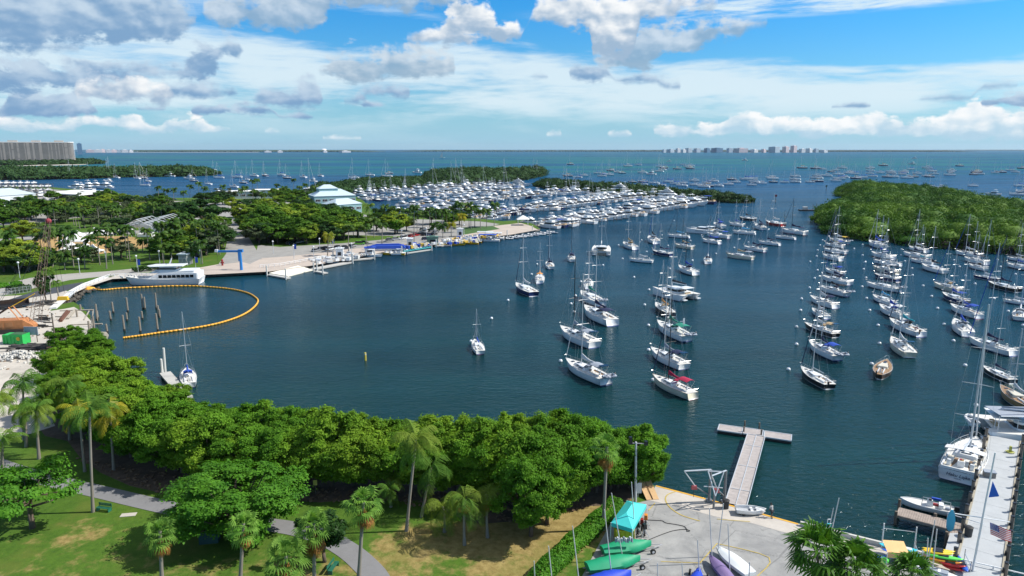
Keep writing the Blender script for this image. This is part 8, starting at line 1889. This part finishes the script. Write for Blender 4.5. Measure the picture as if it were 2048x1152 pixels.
e = empty('yellow_locker', W(1247, 1091, LZ), R(3), 'bright yellow plastic store standing under the turquoise tent', 'locker'); m = MB(); m.box((0, .1, 1.0), (1.9, 1.3, 2.0), pm('locker_yellow', (.68, .5, .03), .5, .1, 1)); m.build('body', e); m = MB(); m.box((0, .1, 2.05), (2.0, 1.4, .12), pm('locker_yellow', (.68, .5, .03))); m.build('lid', e); m = MB(); [m.box((x, -.57, 1.0), (.04, .05, 1.9), pm('locker_seam', (.4, .28, .02), .6, .1, 1)) for x in (-.5, 0, .5)]; m.build('door', e)
e = empty('folded_awning', W(1248, 1084, LZ + 1.75), R(3), 'bunched grey and white striped cloth hanging under the tent', 'awning'); m = MB(); [m.box((x * .22 - .9, 0, .25 + .1 * math.sin(x * 2)), (.14, .2, .5), CANV['white'] if x % 2 else CANV['grey'], .4) for x in range(9)]; m.build('cloth', e)
for i, (px, py, c_, lab) in enumerate([(1275, 1070, BLACKP, 'black outboard motor on a stand, left of three by the tent'), (1283, 1064, REDP, 'red cowled outboard motor on a stand by the tent'), (1291, 1055, pm('cowl_orange', (.7, .25, .03), .5, .1, 1), 'orange cowled outboard motor on a stand by the tent'), (1288, 1074, BLACKP, 'black outboard motor on the nearest stand by the tent')]):
 e = empty('outboard_motor', W(px, py, LZ), R(random.uniform(-20, 20)), lab, 'outboard motor', ); m = MB(); [m.cyl((x, y, 0), (0, 0, 1.0), .04, STEEL, n=5) for x, y in ((-.5, -.4), (.5, -.4), (-.5, .5), (.5, .5))]; m.cyl((-.7, -.4, .05), (.7, -.4, .05), .04, STEEL, n=5); m.build('stand', e); m = MB(); m.box((0, 0, 1.35), (.42, .6, .55), c_, taper=.8); m.build('cowl', e); m = MB(); m.box((0, .1, .7), (.18, .22, 1.0), BLACKP); m.cyl((0, -.15, .25), (0, .25, .25), .12, BLACKP, n=7); m.build('leg', e)
# --- dinghies on trailers and their masts
def tarp_boat(px0, py0, px1, py1, w, h, mat, lab, mast=None, trailer=True, cat='covered dinghy', name='covered_dinghy'):
 a, b = W(px0, py0, LZ), W(px1, py1, LZ); L = (b - a).length; e = empty(name, a.lerp(b, .5), math.atan2(b.y - a.y, b.x - a.x), lab, cat); m = MB(); rings = []
 for i in range(12):
  t = i / 11; x = -L / 2 + L * t; ww = w / 2 * (.82 + .18 * math.sin(math.pi * min(1, t * 1.2))) * (1 if t < .55 else max(.05, 1 - ((t - .55) / .45) ** 2.2)); rz = h * (.82 + .25 * math.sin(math.pi * t) + .03 * math.sin(t * 31))
  rings.append([(x, ww, .45), (x, ww * 1.03, .8), (x, ww * .55, rz * .93), (x, 0, rz * 1.04), (x, -ww * .55, rz * .93), (x, -ww * 1.03, .8), (x, -ww, .45), (x, 0, .38)])
 m.loft(rings, mat); o = m.build('cover', e, True); mm = o.modifiers.new('crease', 'EDGE_SPLIT'); mm.split_angle = R(50)
 if trailer:
  m = MB(); m.box((0, .4, .35), (L * 1.1, .08, .1), STEEL); m.box((0, -.4, .35), (L * 1.1, .08, .1), STEEL); m.cyl((L * .5, .4, .35), (L * .72, 0, .35), .05, STEEL, n=5); m.cyl((L * .5, -.4, .35), (L * .72, 0, .35), .05, STEEL, n=5); m.build('trailer', e)
  for y in (-w * .52, w * .52):
   wm = MB(); wm.cyl((L * .42 if False else L * .46, y - .1, .3), (L * .46, y + .1, .3), .3, RUBBER, n=14); wm.cyl((L * .46, y - .11, .3), (L * .46, y + .11, .3), .15, ALU, n=10); wm.build('wheel', e)
 if mast:
  (tx, ty), (mx, my) = mast; b0 = W(mx, my, LZ + .8); Ht = Zat(b0, ty); zc = b0.y * CP + (HCAM - Ht) * SP; tp = Vector(((tx - 1024) / F * zc, b0.y, Ht)); mi = e.matrix_basis.copy(); bpy.context.view_layer.update(); inv = (Matrix.Translation(e.location) @ Matrix.Rotation(e.rotation_euler.z, 4, 'Z')).inverted()
  m = MB(); m.cyl(inv @ b0, inv @ tp, .06, ALU, r2=.045, n=8); m.build('mast', e)
 return e
TG = pm('tarp_green', (.005, .3, .14), .6, .12, .8, bump=.25, bsc=1.2); TB = pm('tarp_blue', (.01, .05, .5), .6, .12, .8, bump=.25, bsc=1.2); TP = pm('tarp_purple', (.2, .14, .3), .7, .12, .8, bump=.25, bsc=1.2)
tarp_boat(1204, 1112, 1302, 1098, 1.9, 1.25, TG, 'dinghy under a green tarpaulin, the farther of two', ((1223, 986), (1244, 1108)))
tarp_boat(1174, 1146, 1280, 1128, 2.0, 1.25, TG, 'dinghy under a green tarpaulin, the nearer of two', ((1209, 1019), (1222, 1140)))
tarp_boat(1170, 1180, 1262, 1158, 1.9, 1.25, TB, 'dinghy under a royal blue tarpaulin cut by the bottom edge at left', None)
tarp_boat(1380, 1222, 1398, 1150, 1.7, 1.3, TB, 'blue tarpaulin boat poking up at the bottom edge', ((1395, 1080), (1399, 1150)))
tarp_boat(1466, 1180, 1418, 1122, 1.3, 1.0, TP, 'dinghy under a faded purple cover beside the white hull', ((1419, 1017), (1424, 1114)), False)
tarp_boat(1500, 1160, 1432, 1104, 1.7, 1.0, pm('hull_white_up', (.72, .75, .76), .3, .06, 1), 'upturned white dinghy hull on the apron', ((1447, 1007), (1436, 1100)), False, 'upturned dinghy', 'upturned_dinghy')
for i, (a, b, c, d, lab) in enumerate([(1263, 964, 1271, 1086, 'silver mast standing behind the green tarpaulins'), (1145, 1052, 1160, 1180, 'bare silver mast in front of the hedge, right one'), (1097, 1092, 1107, 1190, 'bare silver mast at the hedge, middle one'), (1068, 1122, 1071, 1190, 'bare silver mast at the hedge, left one'), (1315, 1126, 1316, 1200, 'thin bare mast on the apron right of the tarpaulins'), (1364, 1126, 1367, 1200, 'thin bare mast left of the blue tarpaulin'),
  (1456, 1048, 1460, 1150, 'silver mast in front of the purple dinghy'), (1499, 1124, 1497, 1200, 'short mast right of the upturned hull'), (1678, 996, 1659, 1082, 'taller of two bare masts at the seawall'), (1667, 1016, 1653, 1082, 'shorter of two bare masts at the seawall'), (1870, 1040, 1849, 1165, 'tallest mast among the kayaks'), (1874, 1058, 1862, 1165, 'middle mast among the kayaks'), (1856, 1076, 1851, 1170, 'shortest mast among the kayaks')]):
 pole(a, b, c, d, .065, lab, ALU, 'mast', 'dinghy_mast')
pole(1272, 884, 1271, 1003, .17, 'tall pale floodlight pole beside the turquoise tent', pm('light_pole', (.5, .52, .53), .6, .1, 1), 'light pole', 'light_pole')
o = bpy.data.objects[-1] if False else None
lp = W(1271, 1003, LZ); hz_ = Zat(lp, 886); e = empty('floodlight', (lp.x + .1, lp.y, hz_), 0, 'pair of dark floodlights on the pole top by the tent', 'floodlight'); m = MB(); m.box((-1.0, 0, .35), (.5, .5, .9), BLACKP, taper=.7); m.box((.9, 0, .0), (.5, .5, .5), BLACKP, taper=.7); m.build('lamp', e); m = MB(); m.cyl((-1.0, 0, .0), (.9, 0, -.1), .05, STEEL, n=5); m.build('bracket', e)
# rack panels at the left end of the quay
e = empty('wooden_ramp', W(1296, 990, LZ), R(25), 'tan plywood ramp panel leaning at the left end of the quay', 'ramp panel'); PW = pm('plywood', (.6, .38, .18), .7, .15, 1.5); m = MB(); m.add([(-1.0, -1.1, .1), (.5, -1.6, .1), (1.1, 1.6, 1.9), (-.6, 1.9, 1.9), (-1.0, -1.1, 0), (.5, -1.6, 0), (1.1, 1.7, 1.8), (-.6, 2.0, 1.8)], [(0, 1, 2, 3), (7, 6, 5, 4), (0, 4, 5, 1), (1, 5, 6, 2), (2, 6, 7, 3), (3, 7, 4, 0)], PW); m.build('panel', e)
m = MB(); [m.cyl(a, b, .05, pm('plywood_dark', (.3, .17, .08), .8, .1, 1), n=4) for a, b in (((-.25, -1.35, .16), (.25, 1.75, 1.98)), ((-.8, .4, 1.05), (.8, 0, 1.05)))]; m.build('batten', e)
e = empty('notice_board', W(1276, 995, LZ), 0, 'small white notice board behind the tent by the pole', 'notice board'); m = MB(); m.box((0, 0, 1.3), (.8, .08, 1.4), WHITE); m.build('board', e); m = MB(); m.box((0, .08, .6), (.1, .1, 1.2), ALU); m.build('post', e)
# open white dinghy
A_, B2 = W(1530, 1027, LZ + .2), W(1472, 1024, LZ + .2); e = empty('open_dinghy', (0, 0, 0), 0, 'small white open sailing dinghy lying on the quay near the standing person', 'dinghy'); L = (A_ - B2).length * 1.05; h, d, zd, hw, edge = hull_parts(L, 1.45, .5, tr=.8, rise=.2, draft=.1, stripe=WHITE, bottom=WHITE, n=10); h.build('hull', e, True); m = MB(); m.loft([[(x, y * .9, .22) for x, y, z in edge] + [(x, -y * .9, .22) for x, y, z in edge[::-1]]] * 1 + [[(x, y * .9, .24) for x, y, z in edge] + [(x, -y * .9, .24) for x, y, z in edge[::-1]]], pm('dinghy_inside', (.45, .47, .5), .7, .1, 1)); m.build('floor', e)
m = MB(); [m.tube([(x, y * sg, z + .02) for x, y, z in edge], .045, WHITE, 5) for sg in (1, -1)]; m.box((.1, 0, .42), (.3, 1.2, .06), WHITE); m.box((L * .3, 0, .5), (L * .26, .8, .05), WHITE); m.cyl((-L * .45, .1, .5), (L * .3, -.1, .6), .04, ALU, n=5); m.build('gunwale', e); m = MB(); [m.cyl((-.9, y - .07, .0), (-.9, y + .07, .0), .2, RUBBER, n=10) for y in (-.5, .5)]; m.build('trolley_wheel', e); place(e, A_, B2, LZ + .22)
# hose on the apron
pts = smooth_path(pix([(1292, 1041), (1312, 1042), (1325, 1043), (1332, 1047), (1350, 1050), (1368, 1054), (1374, 1060), (1380, 1063), (1374, 1064), (1372, 1060), (1350, 1062), (1330, 1068), (1300, 1080), (1288, 1087)], LZ), 5); m = MB(); m.tube([(p.x, p.y, LZ + .09) for p in pts], .035, RUBBER, 5); tag(m.build('hose'), 'dark hose snaking across the grey apron', 'hose')
# --- kayak rack and its craft
def hullcraft(name, px0, py0, px1, py1, w, h, z, mat, lab, cat, up=False, rz=None):
 a, b = W(px0, py0, LZ + z), W(px1, py1, LZ + z); L = (b - a).length; e = empty(name, a.lerp(b, .5), math.atan2(b.y - a.y, b.x - a.x), lab, cat); m = MB(); rings = []
 for i in range(11):
  t = i / 10; k = max(.04, math.sin(math.pi * t) ** .6); x = -L / 2 + L * t; lift = .16 * (2 * t - 1) ** 4
  rings.append([(x, w / 2 * k * math.cos(a), lift + h / 2 * (1 + k * math.sin(a) * .9)) for a in np.arange(8) * math.pi / 4])
 m.loft(rings, mat); m.build('hull', e, True); return e, L
COLK = {k: pm('kayak_' + k, c, .35, .08, 1) for k, c in dict(yellow=(.8, .55, .02), lime=(.12, .7, .1), orange=(.75, .28, .02), red=(.6, .03, .03), blue=(.02, .1, .5), cyan=(.05, .5, .6), white=(.7, .72, .72), mustard=(.6, .5, .05)).items()}
for i, (a, b, c, d, z, k, lab) in enumerate([(1842, 1101, 1910, 1109, 1.3, 'yellow', 'bright yellow kayak, farther one on top of the rack'), (1842, 1105, 1908, 1113, 1.3, 'yellow', 'bright yellow kayak, nearer one on top of the rack'), (1845, 1110, 1928, 1125, 1.1, 'lime', 'lime green kayak on the rack'),
  (1844, 1117, 1925, 1132, .8, 'orange', 'orange kayak under the lime green one'), (1848, 1121, 1928, 1138, .5, 'mustard', 'mustard yellow kayak low on the rack'), (1868, 1124, 1932, 1139, .7, 'red', 'red kayak, upper one on the rack'), (1880, 1133, 1935, 1146, .35, 'red', 'red kayak, lower one on the rack'), (1916, 1117, 1934, 1150, .6, 'blue', 'dark blue kayak lying across the rack end')]):
 e, L = hullcraft('kayak', a, b, c, d, .75, .42, z, COLK[k], lab, 'kayak'); m = MB(); m.box((0, 0, .42), (.9, .4, .06), BLACKP); m.build('cockpit', e)
e = empty('kayak_rack', W(1885, 1128, LZ), R(-20), 'low steel rack holding the stacked kayaks', 'rack'); m = MB()
for x in (-2.4, 2.2):
 for y in (-1.2, 1.2): m.cyl((x, y, 0), (x, y, 1.5), .05, STEEL, n=5)
 for z in (.4, 1.0): m.cyl((x, -1.2, z), (x, 1.2, z), .04, STEEL, n=5)
m.build('frame', e)
for i, (a, b, c, d, z, k, lab) in enumerate([(1757, 1090, 1800, 1098, .9, 'cyan', 'turquoise paddleboard sticking out left of the rack'), (1760, 1101, 1840, 1112, .7, 'blue', 'blue nosed paddleboard in the stack'), (1770, 1112, 1845, 1125, .5, 'white', 'white paddleboard lowest in the stack'), (1790, 1095, 1835, 1104, 1.3, 'cyan', 'pale turquoise board on top of the stack'), (1800, 1100, 1842, 1118, 1.0, 'cyan', 'turquoise board slanting down to the right')]):
 e, L = hullcraft('paddleboard', a, b, c, d, 1.0, .2, z, COLK[k], lab, 'paddleboard'); m = MB(); m.box((0, 0, .2), (L * .5, .5, .03), COLK['white' if k != 'white' else 'cyan']); m.build('deck_pad', e)
e = empty('board_rack', W(1800, 1112, LZ), R(-14), 'white upright rack holding the paddleboards', 'rack'); m = MB(); [m.cyl((x, y, 0), (x, y, 2.9 if y > 0 else 1.6), .07, WHITE, n=6) for x in (-1.5, 1.7) for y in (-1.2, 1.3)]; m.cyl((-1.5, 1.3, 2.3), (1.7, 1.3, 2.3), .04, STEEL, n=5); m.build('frame', e)
e = empty('orange_canopy', W(1790, 1098, LZ + 1.9), R(-8), 'small orange cream canopy over the paddleboards', 'canopy'); m = MB(); m.add([(-1.0, -.7, 0), (1.1, -.7, 0), (1.1, .8, .5), (-1.0, .8, .5), (-1.0, -.75, -.6), (1.1, -.75, -.6)], [(0, 1, 2, 3), (4, 5, 1, 0)], pm('canopy_orange', (.8, .5, .22), .7, .1, 1)); m.build('fabric', e); m = MB(); [m.cyl((x, -.75, -1.9), (x, -.75, 0), .04, WHITE, n=5) for x in (-1, 1.1)]; m.build('leg', e)
e, L = hullcraft('rowing_skiff', 1822, 1133, 1915, 1160, 1.2, .5, .2, WHITE, 'long white open dinghy in front of the kayaks', 'dinghy'); m = MB(); m.box((0, 0, .46), (L * .6, .75, .06), CANV['grey']); m.box((L * .1, 0, .5), (.25, .8, .06), WHITE); m.build('inside', e)
for i, (px, py, k) in enumerate([(1759, 1122, 'blue'), (1766, 1126, 'lime')]): m = MB(); m.sphere((0, 0, .3), .45, COLK[k], 8, 5, (1.3, 1, .7)); m.box((.5, .3, .2), (.5, .4, .4), COLK[k]); o = m.build('gear_bag'); o.location = W(px, py, LZ); tag(o, '%s gear bag lying on the apron beside the paddleboards' % ('blue' if k == 'blue' else 'lime green'), 'bag')
# low white wall and pale edge of the quay on the right
P_ = pix([(1600, 1050), (1680, 1071), (1760, 1091), (1850, 1113), (1900, 1126)], LZ); m = MB(); m.loft([[(p.x, p.y, LZ), (p.x, p.y, LZ + .55), (p.x - .08, p.y - .3, LZ + .55), (p.x - .08, p.y - .3, LZ)] for p in P_], pm('low_wall_white', (.55, .54, .5), .8, .15, .7)); tag(m.build('low_wall'), 'low off white wall along the quay right of the yellow edge', 'wall')
P_ = pix([(1925, 1130), (1985, 1144), (2060, 1162)], LZ); m = MB(); m.loft([[(p.x, p.y, LZ + .6), (p.x, p.y, LZ + .7), (p.x - .02, p.y - .1, LZ + .7), (p.x - .02, p.y - .1, LZ + .6)] for p in P_], WHITE); [m.box((p.x, p.y, LZ + .35), (.1, .1, .7), WHITE) for p in P_]; tag(m.build('handrail'), 'white handrail crossing the root of the pier', 'railing')
e = empty('gate_post', W(1653, 1066, LZ), 0, 'small post with light blue life ring box on the seawall', 'safety post'); m = MB(); m.cyl((0, 0, 0), (0, 0, 1.7), .05, WHITE, n=6); m.cyl((0, 0, 1.7), (.4, 0, 1.7), .05, WHITE, n=6); m.build('post', e); m = MB(); m.box((.15, -.1, .8), (.4, .25, .8), COLK['cyan']); m.build('box', e)
# --- park things
e = empty('park_bench', W(208, 1022, LZ), R(-12), 'green slatted park bench beside the path on the lawn', 'bench'); BG = pm('bench_green', (.02, .14, .09), .5, .2, 2); m = MB(); [m.box((0, y, .45), (1.8, .09, .04), BG) for y in (-.2, -.07, .06, .19)]; m.build('seat', e); m = MB(); [m.box((0, .3, z), (1.8, .04, .09), BG) for z in (.6, .73, .86)]; m.build('backrest', e);
for x in (-.8, .8): m = MB(); m.box((x, 0, .22), (.07, .5, .44), BG); m.box((x, .3, .5), (.07, .05, .9), BG); m.build('leg', e)
e = empty('park_bench', W(667, 1140, LZ), R(80), 'dark green bench under the small dark tree', 'bench'); m = MB(); [m.box((0, y, .45), (1.8, .09, .04), BG) for y in (-.2, -.07, .06, .19)]; m.build('seat', e); m = MB(); [m.box((0, .3, z), (1.8, .04, .09), BG) for z in (.6, .73, .86)]; m.build('backrest', e)
for x in (-.8, .8): m = MB(); m.box((x, 0, .22), (.07, .5, .44), BG); m.build('leg', e)
m = MB(); m.box((0, 0, .02), (1.7, .8, .08), CONC); o = m.build('ground_slab'); o.location = W(257, 1030, LZ); o.rotation_euler = (0, 0, R(10)); tag(o, 'small pale rectangular slab set in the lawn', 'slab')
e = empty('utility_box', W(420, 1082, LZ), R(10), 'dark green utility cabinet in the shade of the domed tree', 'cabinet'); m = MB(); m.box((0, 0, .75), (2.0, 1.2, 1.5), pm('cabinet_green', (.02, .06, .06), .6, .2, 1)); m.build('body', e); m = MB(); m.box((0, 0, 1.55), (2.1, 1.3, .1), BG); m.build('lid', e)
e = empty('path_sign', W(632, 990, LZ), 0, 'small yellow sign on a thin post at the mangrove edge', 'sign'); m = MB(); m.cyl((0, 0, 0), (0, 0, 1.6), .04, PILM, n=5); m.build('post', e); m = MB(); m.box((0, -.05, 1.7), (.5, .05, .7), pm('sign_yellow', (.6, .55, .15), .6, .1, 1)); m.build('board', e)
e = empty('park_sign', W(547, 932, LZ + 0), 0, 'small white information panel poking out of the mangroves', 'sign'); e.location = W(549, 958, LZ); e.location = W(274, 800, .8); m = MB(); m.cyl((0, 0, -1), (0, 0, 3.2), .06, PILM, n=5); m.build('post', e); m = MB(); m.box((0, -.06, 3.2), (.7, .06, 1.1), WHITE); m.build('board', e); e['label'] = 'small white panel on a post poking out of the left mangroves'
# --- the person on the quay
def person(px, py, rz, label):
 SK = pm('skin', (.1, .06, .045), .6, .1, 3); SH = pm('grey_shirt', (.42, .42, .42), .9, .12, 5); SHO = pm('dark_shorts', (.03, .032, .04), .9, .2, 5); HR = pm('dark_hair', (.015, .012, .01), .8, .2, 5)
 e = empty('person', W(px, py, LZ), rz, label, 'person')
 def skin(name, verts, edges, rad, mat, sub=2, par=e):
  me = bpy.data.meshes.new(name); me.from_pydata(verts, edges, []); me.materials.append(mat); o = bpy.data.objects.new(name, me); link(o, par); md = o.modifiers.new('skin', 'SKIN'); md.use_smooth_shade = True
  me.skin_vertices[0].data[0].use_root = True
  for i, r in enumerate(rad): me.skin_vertices[0].data[i].radius = (r, r) if not isinstance(r, tuple) else r
  s = o.modifiers.new('sub', 'SUBSURF'); s.levels = 1; s.render_levels = sub; return o
 # facing +y; stooped forward slightly, one leg forward, hands low in front
 V = [(0, 0, .95), (0, .03, 1.12), (0, .09, 1.32), (0, .14, 1.44), (0, .18, 1.52), (0, .2, 1.6), (0, .22, 1.72), (0, .21, 1.78), (.1, 0, .9), (.12, .09, .5), (.12, .06, .09), (.12, .2, .03), (-.1, 0, .9), (-.12, -.08, .5), (-.12, -.2, .1), (-.12, -.05, .03),
   (.19, .13, 1.4), (.24, .15, 1.12), (.2, .3, .9), (.19, .34, .84), (-.19, .13, 1.4), (-.25, .12, 1.12), (-.22, .26, .9), (-.21, .3, .84)]
 E = [(0, 1), (1, 2), (2, 3), (3, 4), (4, 5), (5, 6), (6, 7), (0, 8), (8, 9), (9, 10), (10, 11), (0, 12), (12, 13), (13, 14), (14, 15), (3, 16), (16, 17), (17, 18), (18, 19), (3, 20), (20, 21), (21, 22), (22, 23)]
 RD = [(.15, .1), (.14, .1), (.16, .11), (.12, .09), .055, .06, .085, .05, .09, .06, .04, .035, .09, .06, .04, .035, .06, .042, .03, .03, .06, .042, .03, .03]
 bo = skin('body', V, E, RD, SK)
 for sx in (1, -1):
  hx, hy, hz = (.19, .34, .84) if sx > 0 else (-.21, .3, .84)
  for k, (dx, ln) in enumerate(((-.027, .062), (-.009, .07), (.009, .066), (.027, .052))): skin('finger', [(hx + dx * .7, hy, hz + .01), (hx + dx, hy + .02, hz - .03), (hx + dx, hy + .015, hz - .03 - ln * .6)], [(0, 1), (1, 2)], [.011, .009, .008], SK, 1, bo)
  skin('thumb', [(hx - sx * .02, hy, hz + .02), (hx - sx * .045, hy + .03, hz - .01), (hx - sx * .04, hy + .04, hz - .04)], [(0, 1), (1, 2)], [.012, .01, .009], SK, 1, bo)
 m = MB(); m.sphere((0, .3, 1.665), .018, SK, 6, 4); m.build('nose', bo); m = MB(); [m.sphere((x, .295, 1.7), .012, BLACKP, 6, 4) for x in (-.03, .03)]; m.build('eyes', bo); m = MB(); [m.sphere((x, .215, 1.68), .022, SK, 6, 4, (.4, 1, 1.4)) for x in (-.088, .088)]; m.build('ears', bo)
 m = MB(); m.box((0, .297, 1.632), (.045, .01, .008), BROWNP); m.build('mouth', bo)
 skin('shirt', [(0, 0, .93), (0, .03, 1.12), (0, .09, 1.32), (0, .13, 1.43), (.2, .13, 1.4), (.25, .145, 1.18), (-.2, .13, 1.4), (-.26, .125, 1.18)], [(0, 1), (1, 2), (2, 3), (3, 4), (4, 5), (3, 6), (6, 7)], [(.175, .125), (.165, .12), (.185, .13), (.13, .1), .075, .06, .075, .06], SH)
 skin('shorts', [(0, 0, .95), (.1, 0, .88), (.12, .08, .56), (-.1, 0, .88), (-.12, -.07, .56)], [(0, 1), (1, 2), (0, 3), (3, 4)], [(.165, .12), .11, .085, .11, .085], SHO)
 m = MB(); m.sphere((0, .195, 1.7), .108, HR, 12, 8, (.92, 1.05, 1.0), .0); m.sphere((0, .16, 1.68), .095, HR, 10, 6); m.build('hair', bo, True)
 for x, y in ((.12, .12), (-.12, -.12)): m = MB(); m.box((x, y, .04), (.1, .28, .08), RUBBER, taper=.85); m.build('shoe', e)
 return e
person(1543, 1036, R(30), 'person in a grey shirt and dark shorts stooping at the quay edge');
for o in list(COL.objects):
 if o.name.startswith('person'): o.scale = (1.04, 1.04, 1.04)
# ================================================================ AIR
hb_ = MB(); hv = bpy.data.materials.new('haze'); hv.use_nodes = True; hv.node_tree.nodes.clear()
vo = hv.node_tree.nodes.new('ShaderNodeVolumePrincipled'); vo.inputs['Color'].default_value = (.8, .9, 1, 1); vo.inputs['Density'].default_value = 1.6e-5; vo.inputs['Anisotropy'].default_value = .3
oo = hv.node_tree.nodes.new('ShaderNodeOutputMaterial'); hv.node_tree.links.new(vo.outputs[0], oo.inputs['Volume'])
hb_.box((0, 12850, 81), (80400, 26500, 178), hv)
o = hb_.build('haze'); tag(o, 'thin bluish sea haze over the whole bay', 'haze', None, 'stuff')
